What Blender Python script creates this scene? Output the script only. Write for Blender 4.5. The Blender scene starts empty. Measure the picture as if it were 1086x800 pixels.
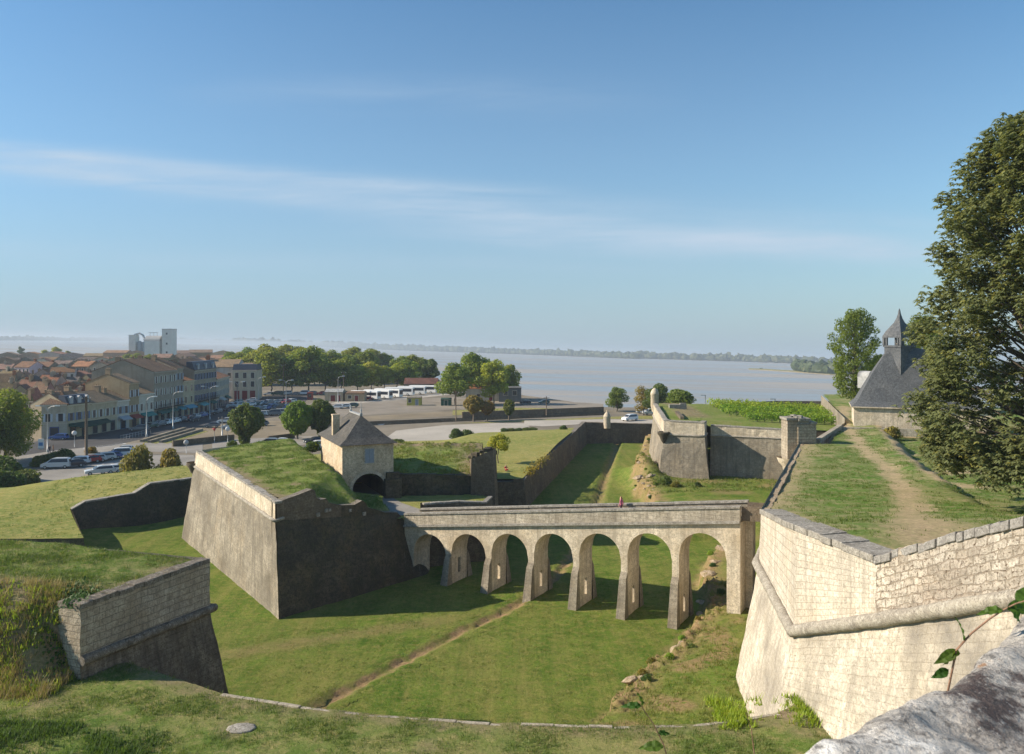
import bpy, bmesh, math, random
from mathutils import Vector, Matrix, noise
from mathutils.geometry import tessellate_polygon
rnd = random.Random(11)
PI = math.pi
S = bpy.context.scene
COL = S.collection
CAMZ, FOC, CX, HY = 24.0, 850.0, 543.0, 358.0

def on(px, py, z):                       # where the sight line of a photo pixel meets height z
    y = (CAMZ - z) * FOC / (py - HY)
    return Vector(((px - CX) / FOC * y, y, z))

def at(px, py, y):                       # the same at a given distance
    return Vector(((px - CX) / FOC * y, y, CAMZ - (py - HY) / FOC * y))

SEA = (-1.0, -.0261, -.0161)              # the water's plane: the photo's horizon runs slightly downhill to the right
def sea_z(x, y): return SEA[0] + SEA[1] * x + SEA[2] * y
def sea(px, py, h=0.0):
    a, b = (px - CX) / FOC, -(py - HY) / FOC
    y = (SEA[0] + h - CAMZ) / (b - SEA[1] * a - SEA[2])
    return Vector((a * y, y, CAMZ + b * y))

def sstep(a, b, x):
    t = min(1.0, max(0.0, (x - a) / (b - a)))
    return t * t * (3 - 2 * t)

def lerp(a, b, t):
    return a + (b - a) * t

def pw(x, pts):                          # piecewise linear
    if x <= pts[0][0]: return pts[0][1]
    for (a, u), (b, v) in zip(pts, pts[1:]):
        if x <= b: return lerp(u, v, (x - a) / (b - a))
    return pts[-1][1]

def nz(x, y, s=1.0, z=0.0):
    return noise.noise(Vector((x * s, y * s, z)))

def pip(x, y, poly):
    c = False; j = len(poly) - 1
    for i in range(len(poly)):
        xi, yi = poly[i][0], poly[i][1]; xj, yj = poly[j][0], poly[j][1]
        if (yi > y) != (yj > y) and x < (xj - xi) * (y - yi) / (yj - yi) + xi: c = not c
        j = i
    return c

def seg_dist(x, y, a, b):                # distance and signed side (+ = right of a->b)
    dx, dy = b[0] - a[0], b[1] - a[1]
    l2 = dx * dx + dy * dy or 1e-9
    t = max(0, min(1, ((x - a[0]) * dx + (y - a[1]) * dy) / l2))
    ex, ey = x - a[0] - t * dx, y - a[1] - t * dy
    d = math.hypot(ex, ey)
    return d, (d if (dx * (y - a[1]) - dy * (x - a[0])) < 0 else -d)

def line_dist(x, y, pts):
    best = (1e9, 1e9)
    for a, b in zip(pts, pts[1:]):
        d = seg_dist(x, y, a, b)
        if d[0] < best[0]: best = d
    return best

# ------------------------------------------------------------------ mesh builder
def rough_quad(mb, a, b, c, d, mi=0, u0=0.0, cell=.55, amp=.055):
    a, b, c, d = map(Vector, (a, b, c, d))
    n = max(1, round(max((b - a).length, (c - d).length) / cell)); m = max(1, round(max((d - a).length, (c - b).length) / cell))
    L = (b - a).length; P = {}
    for i in range(n + 1):
        for j in range(m + 1):
            p = a.lerp(b, i / n).lerp(d.lerp(c, i / n), j / m)
            o = noise.noise_vector(p * .9) * amp + noise.noise_vector(p * 2.7) * amp * .55
            P[i, j] = (p + o, (u0 + L * i / n, a.z + (d - a).length * j / m))
    for i in range(n):
        for j in range(m):
            q = [P[i, j], P[i + 1, j], P[i + 1, j + 1], P[i, j + 1]]
            mb.face([x[0] for x in q], [x[1] for x in q], mi)
class MB:
    def __init__(s):
        s.v = []; s.f = []; s.uv = []; s.mi = []; s.smooth = []
    def face(s, pts, uv=None, mi=0, smooth=False):
        n = len(s.v)
        s.v += [Vector(p) for p in pts]
        s.f.append(list(range(n, n + len(pts))))
        s.uv.append(uv or [(0, 0)] * len(pts)); s.mi.append(mi); s.smooth.append(smooth)
    def idx(s, verts, faces, mi=0, smooth=False):
        n = len(s.v); s.v += [Vector(p) for p in verts]
        for f in faces:
            s.f.append([n + i for i in f]); s.uv.append([(0, 0)] * len(f)); s.mi.append(mi); s.smooth.append(smooth)
    def wall(s, a, b, c, d, mi=0, u0=0.0):      # bottom a-b, top c above b, d above a; uv in metres
        a, b, c, d = map(Vector, (a, b, c, d))
        L = (b - a).length
        s.face([a, b, c, d], [(u0, a.z), (u0 + L, b.z), (u0 + L, b.z + (c - b).length), (u0, a.z + (d - a).length)], mi)
    def box(s, x0, x1, y0, y1, z0, z1, mi=0, M=None, skip=''):
        P = [(x0, y0, z0), (x1, y0, z0), (x1, y1, z0), (x0, y1, z0), (x0, y0, z1), (x1, y0, z1), (x1, y1, z1), (x0, y1, z1)]
        P = [Vector(p) for p in P]
        if M is not None: P = [M @ p for p in P]
        n = len(s.v); s.v += P
        dx, dy, dz = x1 - x0, y1 - y0, z1 - z0
        for key, f, uv in (('b', (3, 2, 1, 0), (dx, dy)), ('t', (4, 5, 6, 7), (dx, dy)), ('f', (0, 1, 5, 4), (dx, dz)),
                           ('r', (1, 2, 6, 5), (dy, dz)), ('k', (2, 3, 7, 6), (dx, dz)), ('l', (3, 0, 4, 7), (dy, dz))):
            if key in skip: continue
            s.f.append([n + i for i in f])
            o = {'f': x0, 'k': x0, 'l': y0, 'r': y0, 't': x0, 'b': x0}[key]; w = z0 if key in 'frkl' else y0
            s.uv.append([(o, w), (o + uv[0], w), (o + uv[0], w + uv[1]), (o, w + uv[1])]); s.mi.append(mi); s.smooth.append(False)
    def tube(s, pts, radii, seg=8, mi=0, cap=True, smooth=True):
        pts = [Vector(p) for p in pts]
        if not hasattr(radii, '__len__'): radii = [radii] * len(pts)
        n0 = len(s.v); up = Vector((0.13, 0.21, 1)).normalized()
        for i, p in enumerate(pts):
            t = (pts[min(i + 1, len(pts) - 1)] - pts[max(i - 1, 0)])
            t = t.normalized() if t.length > 1e-9 else Vector((0, 0, 1))
            a = t.cross(up if abs(t.dot(up)) < .95 else Vector((1, 0, 0))).normalized(); b = t.cross(a)
            for k in range(seg):
                th = 2 * PI * k / seg
                s.v.append(p + (a * math.cos(th) + b * math.sin(th)) * radii[i])
        d = 0
        for i in range(len(pts) - 1):
            l = (pts[i + 1] - pts[i]).length
            for k in range(seg):
                k2 = (k + 1) % seg
                s.f.append([n0 + i * seg + k, n0 + i * seg + k2, n0 + (i + 1) * seg + k2, n0 + (i + 1) * seg + k])
                s.uv.append([(d, k * .1), (d, k * .1 + .1), (d + l, k * .1 + .1), (d + l, k * .1)]); s.mi.append(mi); s.smooth.append(smooth)
            d += l
        if cap:
            for base in (0, len(pts) - 1):
                f = [n0 + base * seg + k for k in range(seg)]
                if base: f.reverse()
                s.f.append(f); s.uv.append([(0, 0)] * seg); s.mi.append(mi); s.smooth.append(False)
    def lathe(s, prof, seg=16, c=(0, 0, 0), mi=0, smooth=True):
        n0 = len(s.v); c = Vector(c)
        for r, z in prof:
            for k in range(seg):
                s.v.append(c + Vector((r * math.cos(2 * PI * k / seg), r * math.sin(2 * PI * k / seg), z)))
        for i in range(len(prof) - 1):
            for k in range(seg):
                k2 = (k + 1) % seg
                s.f.append([n0 + i * seg + k, n0 + i * seg + k2, n0 + (i + 1) * seg + k2, n0 + (i + 1) * seg + k])
                s.uv.append([(k * .3, prof[i][1]), (k * .3 + .3, prof[i][1]), (k * .3 + .3, prof[i + 1][1]), (k * .3, prof[i + 1][1])])
                s.mi.append(mi); s.smooth.append(smooth)
    def prism(s, poly, z0, z1, mi=0):            # ccw polygon
        n = len(poly)
        s.face([(p[0], p[1], z1) for p in poly], [(p[0], p[1]) for p in poly], mi)
        s.face([(p[0], p[1], z0) for p in reversed(poly)], None, mi)
        u = 0
        for i in range(n):
            a, b = poly[i], poly[(i + 1) % n]
            s.wall((a[0], a[1], z0), (b[0], b[1], z0), (b[0], b[1], z1), (a[0], a[1], z1), mi, u)
            u += math.hypot(b[0] - a[0], b[1] - a[1])
    def mesh(s, name, mats, off=None):
        me = bpy.data.meshes.new(name)
        vs = [(v - off) for v in s.v] if off is not None else s.v
        me.from_pydata([tuple(v) for v in vs], [], s.f)
        uvl = me.uv_layers.new(name='UVMap')
        flat = [c for f in s.uv for p in f for c in p]
        uvl.data.foreach_set('uv', flat)
        me.polygons.foreach_set('material_index', s.mi)
        me.polygons.foreach_set('use_smooth', s.smooth)
        for m in (mats if isinstance(mats, (list, tuple)) else [mats]): me.materials.append(m)
        me.update()
        return me
    def build(s, name, mats, parent=None, world=False, label=None):
        off = parent.location if (parent is not None and world) else None
        o = bpy.data.objects.new(name, s.mesh(name, mats, off)); COL.objects.link(o)
        if parent is not None: o.parent = parent
        if label: o['label'] = label
        return o

def tag(o, label, cat=None, group=None, kind=None):
    if label: o['label'] = label
    if cat: o['category'] = cat
    if group: o['group'] = group
    if kind: o['kind'] = kind
    return o

def thing(name, label, cat, loc=(0, 0, 0), rz=0.0, group=None):
    o = bpy.data.objects.new(name, None); COL.objects.link(o)
    o.empty_display_size = .3
    o.location = loc; o.rotation_euler = (0, 0, rz)
    return tag(o, label, cat, group)

KIDS = {}
def kids(o):
    return [c for c in bpy.data.objects if c.parent == o]

def tree_of(o, cache):
    if o.name not in cache: cache[o.name] = kids(o)
    for c in cache[o.name]: tree_of(c, cache)
    return cache

def copy_tree(o, cache, parent=None):
    c = o.copy(); COL.objects.link(c)
    if parent is not None: c.parent = parent
    for k in cache[o.name]: copy_tree(k, cache, c)
    return c

def recolour(o, col, cache=None):
    o.color = col
    for k in kids(o): recolour(k, col)

def sheet(name, x0, x1, y0, y1, step, zf, mat, inside=None, dirt=None, clips=(), kind='structure', label=None, parent=None, snap=None):
    nx = max(1, int(round((x1 - x0) / step))); ny = max(1, int(round((y1 - y0) / step)))
    xs = [x0 + (x1 - x0) * i / nx for i in range(nx + 1)]; ys = [y0 + (y1 - y0) * j / ny for j in range(ny + 1)]
    V = []; F = []; ids = {}
    def vid(i, j):
        k = i * (ny + 1) + j
        if k not in ids:
            ids[k] = len(V); V.append((xs[i], ys[j], zf(xs[i], ys[j])))
        return ids[k]
    for i in range(nx):
        for j in range(ny):
            if inside and not inside((xs[i] + xs[i + 1]) / 2, (ys[j] + ys[j + 1]) / 2): continue
            F.append((vid(i, j), vid(i + 1, j), vid(i + 1, j + 1), vid(i, j + 1)))
    me = bpy.data.meshes.new(name); me.from_pydata(V, [], F)
    if clips:
        bm = bmesh.new(); bm.from_mesh(me)
        for p, n in clips:
            bmesh.ops.bisect_plane(bm, geom=bm.verts[:] + bm.edges[:] + bm.faces[:], dist=1e-4,
                                   plane_co=(p[0], p[1], 0), plane_no=(n[0], n[1], 0), clear_outer=True)
        bm.to_mesh(me); bm.free()
    if snap:                                              # pull ragged grid edges onto the true outline
        cnt = {}
        for f in F:
            for i in range(4):
                e = (min(f[i], f[(i + 1) % 4]), max(f[i], f[(i + 1) % 4])); cnt[e] = cnt.get(e, 0) + 1
        for vi in set(i for e, c in cnt.items() if c == 1 for i in e):
            p = me.vertices[vi].co; best = None
            for a, b in zip(snap, snap[1:]):
                dx, dy = b[0] - a[0], b[1] - a[1]; l2 = dx * dx + dy * dy or 1e-9
                t = max(0, min(1, ((p.x - a[0]) * dx + (p.y - a[1]) * dy) / l2)); q = (a[0] + t * dx, a[1] + t * dy); d = math.hypot(q[0] - p.x, q[1] - p.y)
                if best is None or d < best[0]: best = (d, q)
            if best[0] < step * 1.1: me.vertices[vi].co = (best[1][0], best[1][1], zf(*best[1]))
    a = me.attributes.new('dirt', 'FLOAT', 'POINT')
    if dirt:
        a.data.foreach_set('value', [float(dirt(v.co.x, v.co.y)) for v in me.vertices])
    me.polygons.foreach_set('use_smooth', [True] * len(me.polygons))
    me.materials.append(mat); me.update()
    o = bpy.data.objects.new(name, me); COL.objects.link(o)
    if kind: o['kind'] = kind
    if label: o['label'] = label
    if parent is not None: o.parent = parent
    return o

def flat(name, poly, z, mat, holes=(), kind='structure'):
    loops = [[Vector((p[0], p[1], 0)) for p in poly]] + [[Vector((p[0], p[1], 0)) for p in h] for h in holes]
    tris = tessellate_polygon(loops)
    V = [p for l in loops for p in l]
    me = bpy.data.meshes.new(name); me.from_pydata([(p.x, p.y, z) for p in V], [], [tuple(t) for t in tris])
    for p in me.polygons:
        if p.normal.z < 0: p.flip()
    me.materials.append(mat); me.update()
    o = bpy.data.objects.new(name, me); COL.objects.link(o); o['kind'] = kind
    return o

# ------------------------------------------------------------------ materials
class NT:
    def __init__(s, name):
        s.m = bpy.data.materials.new(name); s.m.use_nodes = True
        s.t = s.m.node_tree; s.b = s.t.nodes['Principled BSDF']; s.out = s.t.nodes['Material Output']
        s.b.inputs['Roughness'].default_value = .9
        try: s.b.inputs['Specular IOR Level'].default_value = .25
        except KeyError: pass
    def n(s, typ, **kw):
        x = s.t.nodes.new('ShaderNode' + typ)
        for k, v in kw.items(): setattr(x, k, v)
        return x
    def set(s, sock, v):
        if hasattr(v, 'bl_idname') or isinstance(v, bpy.types.NodeSocket): s.t.links.new(v, sock)
        else: sock.default_value = v
    def pos(s):
        return s.n('NewGeometry').outputs['Position']
    def obj(s):
        return s.n('TexCoord').outputs['Object']
    def uv(s):
        return s.n('TexCoord').outputs['UV']
    def ocol(s):
        return s.n('ObjectInfo').outputs['Color']
    def orand(s):
        return s.n('ObjectInfo').outputs['Random']
    def mapv(s, vec, scale=(1, 1, 1), loc=(0, 0, 0), rot=(0, 0, 0)):
        x = s.n('Mapping'); s.t.links.new(vec, x.inputs['Vector'])
        x.inputs['Scale'].default_value = scale; x.inputs['Location'].default_value = loc; x.inputs['Rotation'].default_value = rot
        return x.outputs[0]
    def noise(s, vec, scale, detail=4, rough=.55, dist=0.0, col=False):
        x = s.n('TexNoise'); s.t.links.new(vec, x.inputs['Vector'])
        x.inputs['Scale'].default_value = scale; x.inputs['Detail'].default_value = detail
        x.inputs['Roughness'].default_value = rough; x.inputs['Distortion'].default_value = dist
        return x.outputs['Color' if col else 'Fac']
    def voro(s, vec, scale, feature='F1', out='Distance'):
        x = s.n('TexVoronoi', feature=feature); s.t.links.new(vec, x.inputs['Vector']); x.inputs['Scale'].default_value = scale
        return x.outputs[out]
    def ramp(s, fac, stops, interp='LINEAR'):
        x = s.n('ValToRGB'); s.t.links.new(fac, x.inputs['Fac']); e = x.color_ramp.elements; x.color_ramp.interpolation = interp
        while len(e) < len(stops): e.new(.5)
        for el, (p, c) in zip(e, stops):
            el.position = p; el.color = (c, c, c, 1) if isinstance(c, (int, float)) else (*c, 1)
        return x.outputs['Color']
    def mix(s, fac, a, b, mode='MIX'):
        x = s.n('Mix', data_type='RGBA', blend_type=mode)
        for sock, v in ((x.inputs[0], fac), (x.inputs[6], a), (x.inputs[7], b)):
            if isinstance(v, tuple): v = (*v, 1) if len(v) == 3 else v
            s.set(sock, v)
        return x.outputs[2]
    def math(s, op, a, b=0.0, clamp=False):
        x = s.n('Math', operation=op, use_clamp=clamp); s.set(x.inputs[0], a); s.set(x.inputs[1], b)
        return x.outputs[0]
    def vadd(s, a, b, scale=1.0):
        y = s.n('VectorMath', operation='SCALE'); s.t.links.new(b, y.inputs[0]); y.inputs['Scale'].default_value = scale
        x = s.n('VectorMath', operation='ADD'); s.t.links.new(a, x.inputs[0]); s.t.links.new(y.outputs[0], x.inputs[1])
        return x.outputs[0]
    def bump(s, h, strength=.5, dist=.05):
        x = s.n('Bump'); s.t.links.new(h, x.inputs['Height']); x.inputs['Strength'].default_value = strength; x.inputs['Distance'].default_value = dist
        s.t.links.new(x.outputs[0], s.b.inputs['Normal'])
    def attr(s, name):
        return s.n('Attribute', attribute_name=name).outputs['Fac']
    def col(s, v):
        if isinstance(v, tuple): v = (*v, 1) if len(v) == 3 else v
        s.set(s.b.inputs['Base Color'], v)
    def rough(s, v): s.set(s.b.inputs['Roughness'], v)

def plain(name, c, rough=.7, metal=0.0, var=.15, scale=3.0):
    k = NT(name)
    f = k.noise(k.pos(), scale, 5)
    k.col(k.mix(k.ramp(f, [(.3, 0), (.7, 1)]), tuple(x * (1 - var) for x in c), tuple(min(1, x * (1 + var)) for x in c)))
    k.rough(rough); k.b.inputs['Metallic'].default_value = metal
    return k.m

def stone(name, c1, c2, mortar, bw=.7, bh=.32, stain=(.05, .045, .035), amt=.5, streak=.4, moss=0.0, bump=.5, warm=(.3, .2, .09), wamt=.2, ms=.014, joint=.55, wob=1.0, holes=0.0):
    k = NT(name); uv = k.uv(); p = k.pos()
    w = k.vadd(uv, k.noise(p, .9, 3, col=True), .05 * wob)
    w = k.vadd(w, k.noise(p, 5 / wob ** .5, 2, col=True), .03 * wob)
    br = k.n('TexBrick'); k.t.links.new(w, br.inputs['Vector'])
    br.inputs['Scale'].default_value = 1; br.inputs['Brick Width'].default_value = bw; br.inputs['Row Height'].default_value = bh
    br.inputs['Mortar Size'].default_value = ms; br.inputs['Mortar Smooth'].default_value = .3; br.inputs['Bias'].default_value = -.1
    br.inputs['Color1'].default_value = (*c1, 1); br.inputs['Color2'].default_value = (*c2, 1); br.inputs['Mortar'].default_value = (*mortar, 1)
    face_col = k.mix(k.ramp(k.noise(p, .6, 6, .7), [(.38, 0), (.62, 1)]), tuple(x * .8 for x in c1), tuple(min(1, x * 1.12) for x in c2))
    col = k.mix(joint, face_col, br.outputs['Color'])
    # warm patches, dark stains, running streaks, pitting
    col = k.mix(k.math('MULTIPLY', k.ramp(k.noise(p, .35, 5, .6), [(.45, 0), (.7, 1)]), wamt), col, warm)
    st = k.ramp(k.noise(p, .22, 7, .68), [(.40, 0), (.68, 1)])
    col = k.mix(k.math('MULTIPLY', st, amt), col, stain)
    sv = k.mapv(uv, (1.3, .07, 1))
    sk = k.ramp(k.noise(sv, 1.6, 5, .65), [(.48, 0), (.72, 1)])
    col = k.mix(k.math('MULTIPLY', sk, streak), col, stain)
    if moss: col = k.mix(k.math('MULTIPLY', k.ramp(k.noise(p, .8, 6, .7), [(.48, 0), (.62, 1)]), moss), col, (.06, .07, .02))
    fine = k.noise(p, 9, 6, .7)
    col = k.mix(k.ramp(fine, [(.36, .75), (.5, 0)]), col, tuple(x * .35 for x in c1))
    col = k.mix(k.ramp(k.noise(p, 3.1, 4, .7), [(.40, .55), (.52, 0)]), col, tuple(x * .5 for x in c1))
    col = k.mix(k.ramp(k.noise(p, 26, 3, .7), [(.58, 0), (.75, .35)]), col, tuple(min(1, x * 1.35) for x in c2))
    if holes: col = k.mix(k.math('MULTIPLY', k.ramp(k.noise(k.mapv(uv, (1, 1.6, 1)), 5.5, 5, .65), [(.575, 0), (.63, 1)]), holes), col, (.12, .08, .05))
    k.col(col); k.rough(.95)
    h = k.math('ADD', k.math('MULTIPLY', br.outputs['Fac'], -.6), k.math('MULTIPLY', fine, 1.1))
    h = k.math('ADD', h, k.math('MULTIPLY', k.noise(p, 2.2, 4), .8))
    k.bump(h, bump, .08)
    return k.m

def rubble(name, c1, c2, gap, scale=2.6):
    k = NT(name); p = k.pos(); uv = k.uv()
    w = k.vadd(k.mapv(uv, (1, 1.5, 1)), k.noise(p, 2.5, 3, col=True), .22)
    w = k.vadd(w, k.noise(p, 7, 3, col=True), .06)
    e = k.voro(w, scale, 'DISTANCE_TO_EDGE'); c = k.voro(w, scale, 'F1', 'Color')
    sep = k.n('SeparateColor'); k.t.links.new(c, sep.inputs[0])
    col = k.mix(sep.outputs[0], c1, c2)
    col = k.mix(k.math('MULTIPLY', sep.outputs[1], .35), col, (.36, .24, .14))
    col = k.mix(k.ramp(e, [(.0, .4), (.06, 0)]), col, (.44, .36, .26))
    hole = k.math('MULTIPLY', k.ramp(e, [(.02, 1), (.13, 0)]), k.ramp(k.noise(p, 3.4, 5, .75), [(.53, 0), (.62, 1)]))
    col = k.mix(hole, col, gap)
    col = k.mix(k.ramp(k.noise(p, .5, 5), [(.5, 0), (.75, .5)]), col, (.2, .19, .18))
    fine = k.noise(p, 12, 5, .7)
    col = k.mix(k.ramp(fine, [(.36, .7), (.5, 0)]), col, tuple(x * .4 for x in c1))
    k.col(col); k.rough(.95)
    k.bump(k.math('ADD', k.ramp(e, [(.0, 0), (.14, 1)]), k.math('MULTIPLY', fine, .6)), .9, .1)
    return k.m

M_ = None
def grass(name, g1=(.06, .105, .018), g2=(.10, .145, .03), dry=(.23, .19, .075), damt=.45, soil=(.2, .15, .085), pscale=.12, tall=.12, mow=None, yel=0.0):
    k = NT(name); p = k.pos()
    col = k.mix(k.ramp(k.noise(p, .5, 6, .65), [(.35, 0), (.65, 1)]), g1, g2)
    dp = k.ramp(k.noise(p, pscale, 8, .66, .6), [(.44, 0), (.66, 1)])
    col = k.mix(k.math('MULTIPLY', dp, damt), col, dry)
    col = k.mix(k.ramp(k.noise(p, 1.5, 5, .7), [(.46, 0), (.64, min(1, damt * 1.25))]), col, dry)
    if mow:
        mv = k.mapv(p, (mow[1], mow[2], 0), rot=(0, 0, mow[0]))
        col = k.mix(k.ramp(k.noise(mv, 1, 4, .6), [(.46, 0), (.7, .4)]), col, dry)
        mv2 = k.mapv(p, (mow[1] * 5, mow[2] * 1.5, 0), rot=(0, 0, mow[0]))
        col = k.mix(k.ramp(k.noise(mv2, 1, 4, .6), [(.52, 0), (.72, .25)]), col, tuple(x * .62 for x in g1))
    if yel: col = k.mix(k.math('MULTIPLY', k.ramp(k.noise(p, .3, 5, .7, 1.5), [(.5, 0), (.62, 1)]), yel), col, (.27, .22, .03))
    fn = k.noise(p, 4.5, 6, .75)
    col = k.mix(k.ramp(fn, [(.33, .5), (.5, 0)]), col, tuple(x * .5 for x in g1))
    fn2 = k.noise(p, 17, 4, .8)
    col = k.mix(k.ramp(fn2, [(.38, .5), (.5, 0)]), col, tuple(x * .4 for x in g1))
    col = k.mix(k.ramp(fn2, [(.55, 0), (.72, .5)]), col, (.2, .21, .07))
    d = k.math('MULTIPLY', k.attr('dirt'), k.ramp(k.noise(p, 1.1, 6, .7), [(.25, .55), (.6, 1.25)]), True)
    sc = k.mix(k.ramp(k.noise(p, 5, 5, .7), [(.3, 0), (.7, 1)]), tuple(x * .65 for x in soil), tuple(x * 1.25 for x in soil))
    col = k.mix(d, col, sc)
    k.col(col); k.rough(1.0); k.b.inputs['Specular IOR Level'].default_value = .05
    k.bump(k.math('ADD', k.math('MULTIPLY', fn, 1.0), k.math('MULTIPLY', fn2, .45)), 1.0, tall)
    return k.m

def leaf(name, c1, c2, c3=None, amt=.25, trans=.35, scale=.6, per=.25):
    k = NT(name); p = k.pos()
    col = k.mix(k.ramp(k.noise(p, scale, 4, .7), [(.35, 0), (.65, 1)]), c1, c2)
    col = k.mix(k.ramp(k.noise(p, scale * 7, 2, .7), [(.4, .45), (.6, 0)]), col, tuple(x * .6 for x in c1))
    if c3: col = k.mix(k.math('MULTIPLY', k.ramp(k.noise(p, scale * 3, 3, .7), [(.56, 0), (.66, 1)]), amt), col, c3)
    hs = k.n('HueSaturation'); k.t.links.new(col, hs.inputs['Color'])
    k.t.links.new(k.math('ADD', k.math('MULTIPLY', k.orand(), per), 1 - per / 2), hs.inputs['Value'])
    k.t.links.new(k.math('ADD', k.math('MULTIPLY', k.orand(), -.05), .525), hs.inputs['Hue'])
    col = hs.outputs[0]
    k.col(col); k.rough(.55); k.b.inputs['Specular IOR Level'].default_value = .3
    tr = k.n('BsdfTranslucent'); k.t.links.new(k.mix(.6, col, k.mix(1.0, col, (1.5, 1.45, .6), 'MULTIPLY')), tr.inputs['Color'])
    mx = k.n('MixShader'); mx.inputs[0].default_value = min(.5, trans + .12)
    k.t.links.new(k.b.outputs[0], mx.inputs[1]); k.t.links.new(tr.outputs[0], mx.inputs[2]); k.t.links.new(mx.outputs[0], k.out.inputs['Surface'])
    return k.m

def tiles(name):
    k = NT(name); uv = k.uv(); p = k.pos()
    w = k.n('TexWave', wave_type='BANDS', bands_direction='X'); k.t.links.new(uv, w.inputs['Vector']); w.inputs['Scale'].default_value = .9
    w.inputs['Distortion'].default_value = .6
    rows = k.n('TexBrick'); k.t.links.new(uv, rows.inputs['Vector']); rows.inputs['Brick Width'].default_value = .3; rows.inputs['Row Height'].default_value = .33
    rows.inputs['Scale'].default_value = 1; rows.inputs['Mortar Size'].default_value = .03
    rows.inputs['Color1'].default_value = (.72, .7, .68, 1); rows.inputs['Color2'].default_value = (1.2, 1.12, 1.05, 1); rows.inputs['Mortar'].default_value = (.4, .38, .36, 1)
    base = k.mix(k.ramp(k.noise(p, .35, 6, .7), [(.36, 0), (.62, 1)]), k.mix(1.0, k.ocol(), (.62, .66, .72), 'MULTIPLY'), k.ocol())
    base = k.mix(k.ramp(k.noise(p, 2.2, 4, .7), [(.45, 0), (.7, .7)]), base, k.mix(1.0, k.ocol(), (.55, .6, .62), 'MULTIPLY'))
    base = k.mix(k.ramp(k.noise(p, 3.7, 3, .7), [(.6, 0), (.72, .6)]), base, (.42, .3, .19))
    k.col(k.mix(.7, base, rows.outputs['Color'], 'MULTIPLY')); k.rough(.9)
    k.bump(w.outputs['Fac'], .6, .06)
    return k.m

def plaster(name, streak=.35):
    k = NT(name); p = k.pos()
    o = k.ocol()
    col = k.mix(k.ramp(k.noise(p, .5, 6, .65), [(.35, 0), (.7, .6)]), o, k.mix(1.0, o, (.66, .6, .52), 'MULTIPLY'))
    sv = k.mapv(p, (1.2, 1.2, .1))
    col = k.mix(k.math('MULTIPLY', k.ramp(k.noise(sv, 1.2, 5), [(.5, 0), (.7, 1)]), streak), col, k.mix(1.0, o, (.42, .38, .33), 'MULTIPLY'))
    fn = k.noise(p, 5, 5, .7)
    col = k.mix(k.ramp(fn, [(.36, .4), (.5, 0)]), col, k.mix(1.0, o, (.55, .5, .44), 'MULTIPLY'))
    k.col(col); k.rough(.95); k.bump(fn, .3, .04)
    return k.m

def tarmac(name, c=(.12, .115, .11), var=.35, scale=.25):
    k = NT(name); p = k.pos()
    a, b = tuple(x * (1 - var) for x in c), tuple(x * (1 + var) for x in c)
    col = k.mix(k.ramp(k.noise(p, scale, 7, .65), [(.35, 0), (.68, 1)]), a, b)
    col = k.mix(k.ramp(k.noise(p, 3, 5, .75), [(.3, .4), (.55, 0)]), col, tuple(x * .5 for x in c))
    k.col(col); k.rough(.95)
    return k.m

M = {}
# masonry
M['grey'] = stone('weathered_grey_stone', (.33, .285, .215), (.46, .405, .31), (.19, .165, .125), amt=.65, streak=.75, wamt=.35, stain=(.075, .065, .05))
M['pale'] = stone('pale_limestone', (.63, .555, .44), (.74, .665, .545), (.27, .22, .15), amt=.4, streak=.5, wamt=.3, warm=(.50, .36, .19), bump=.45, stain=(.16, .14, .11), joint=.8, bw=.72, bh=.36, ms=.018)
M['palelow'] = stone('pale_limestone_stained', (.62, .545, .425), (.74, .66, .535), (.4, .33, .24), amt=.8, streak=.55, wamt=.25, warm=(.46, .35, .22), stain=(.15, .135, .115), bump=.6, bw=.55, bh=.32, joint=.5)
M['dark'] = stone('shaded_mossy_stone', (.085, .07, .05), (.15, .125, .085), (.05, .042, .03), amt=.75, streak=.4, moss=.25, wamt=.5, warm=(.24, .17, .07))  # dark moss, with the colour lowered further to deepen the shade on these walls
M['tan'] = stone('tan_bridge_stone', (.68, .575, .425), (.80, .70, .54), (.52, .43, .31), bw=.6, bh=.35, amt=.35, streak=.6, wamt=.4, joint=.35, warm=(.52, .37, .18), stain=(.12, .10, .075))
M['weath'] = stone('black_streaked_stone', (.50, .435, .33), (.64, .57, .45), (.26, .22, .165), amt=.45, streak=.8, wamt=.15, stain=(.085, .075, .06), bump=.7)
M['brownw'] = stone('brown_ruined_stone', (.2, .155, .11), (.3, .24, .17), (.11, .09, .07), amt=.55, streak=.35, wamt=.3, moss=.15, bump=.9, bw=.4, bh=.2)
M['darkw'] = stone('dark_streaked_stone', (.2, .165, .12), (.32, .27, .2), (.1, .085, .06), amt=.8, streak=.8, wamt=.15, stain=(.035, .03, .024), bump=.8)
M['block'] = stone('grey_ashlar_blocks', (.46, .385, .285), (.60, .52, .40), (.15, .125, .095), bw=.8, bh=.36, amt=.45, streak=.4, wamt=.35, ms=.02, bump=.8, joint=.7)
M['rub'] = stone('cream_rubble_stone', (.48, .41, .32), (.74, .66, .54), (.33, .26, .18), bw=.62, bh=.32, amt=.4, streak=.15, wamt=.35, warm=(.5, .33, .2), stain=(.25, .225, .2), bump=1.0, ms=.03, joint=.85, wob=6.5, holes=.9)
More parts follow.
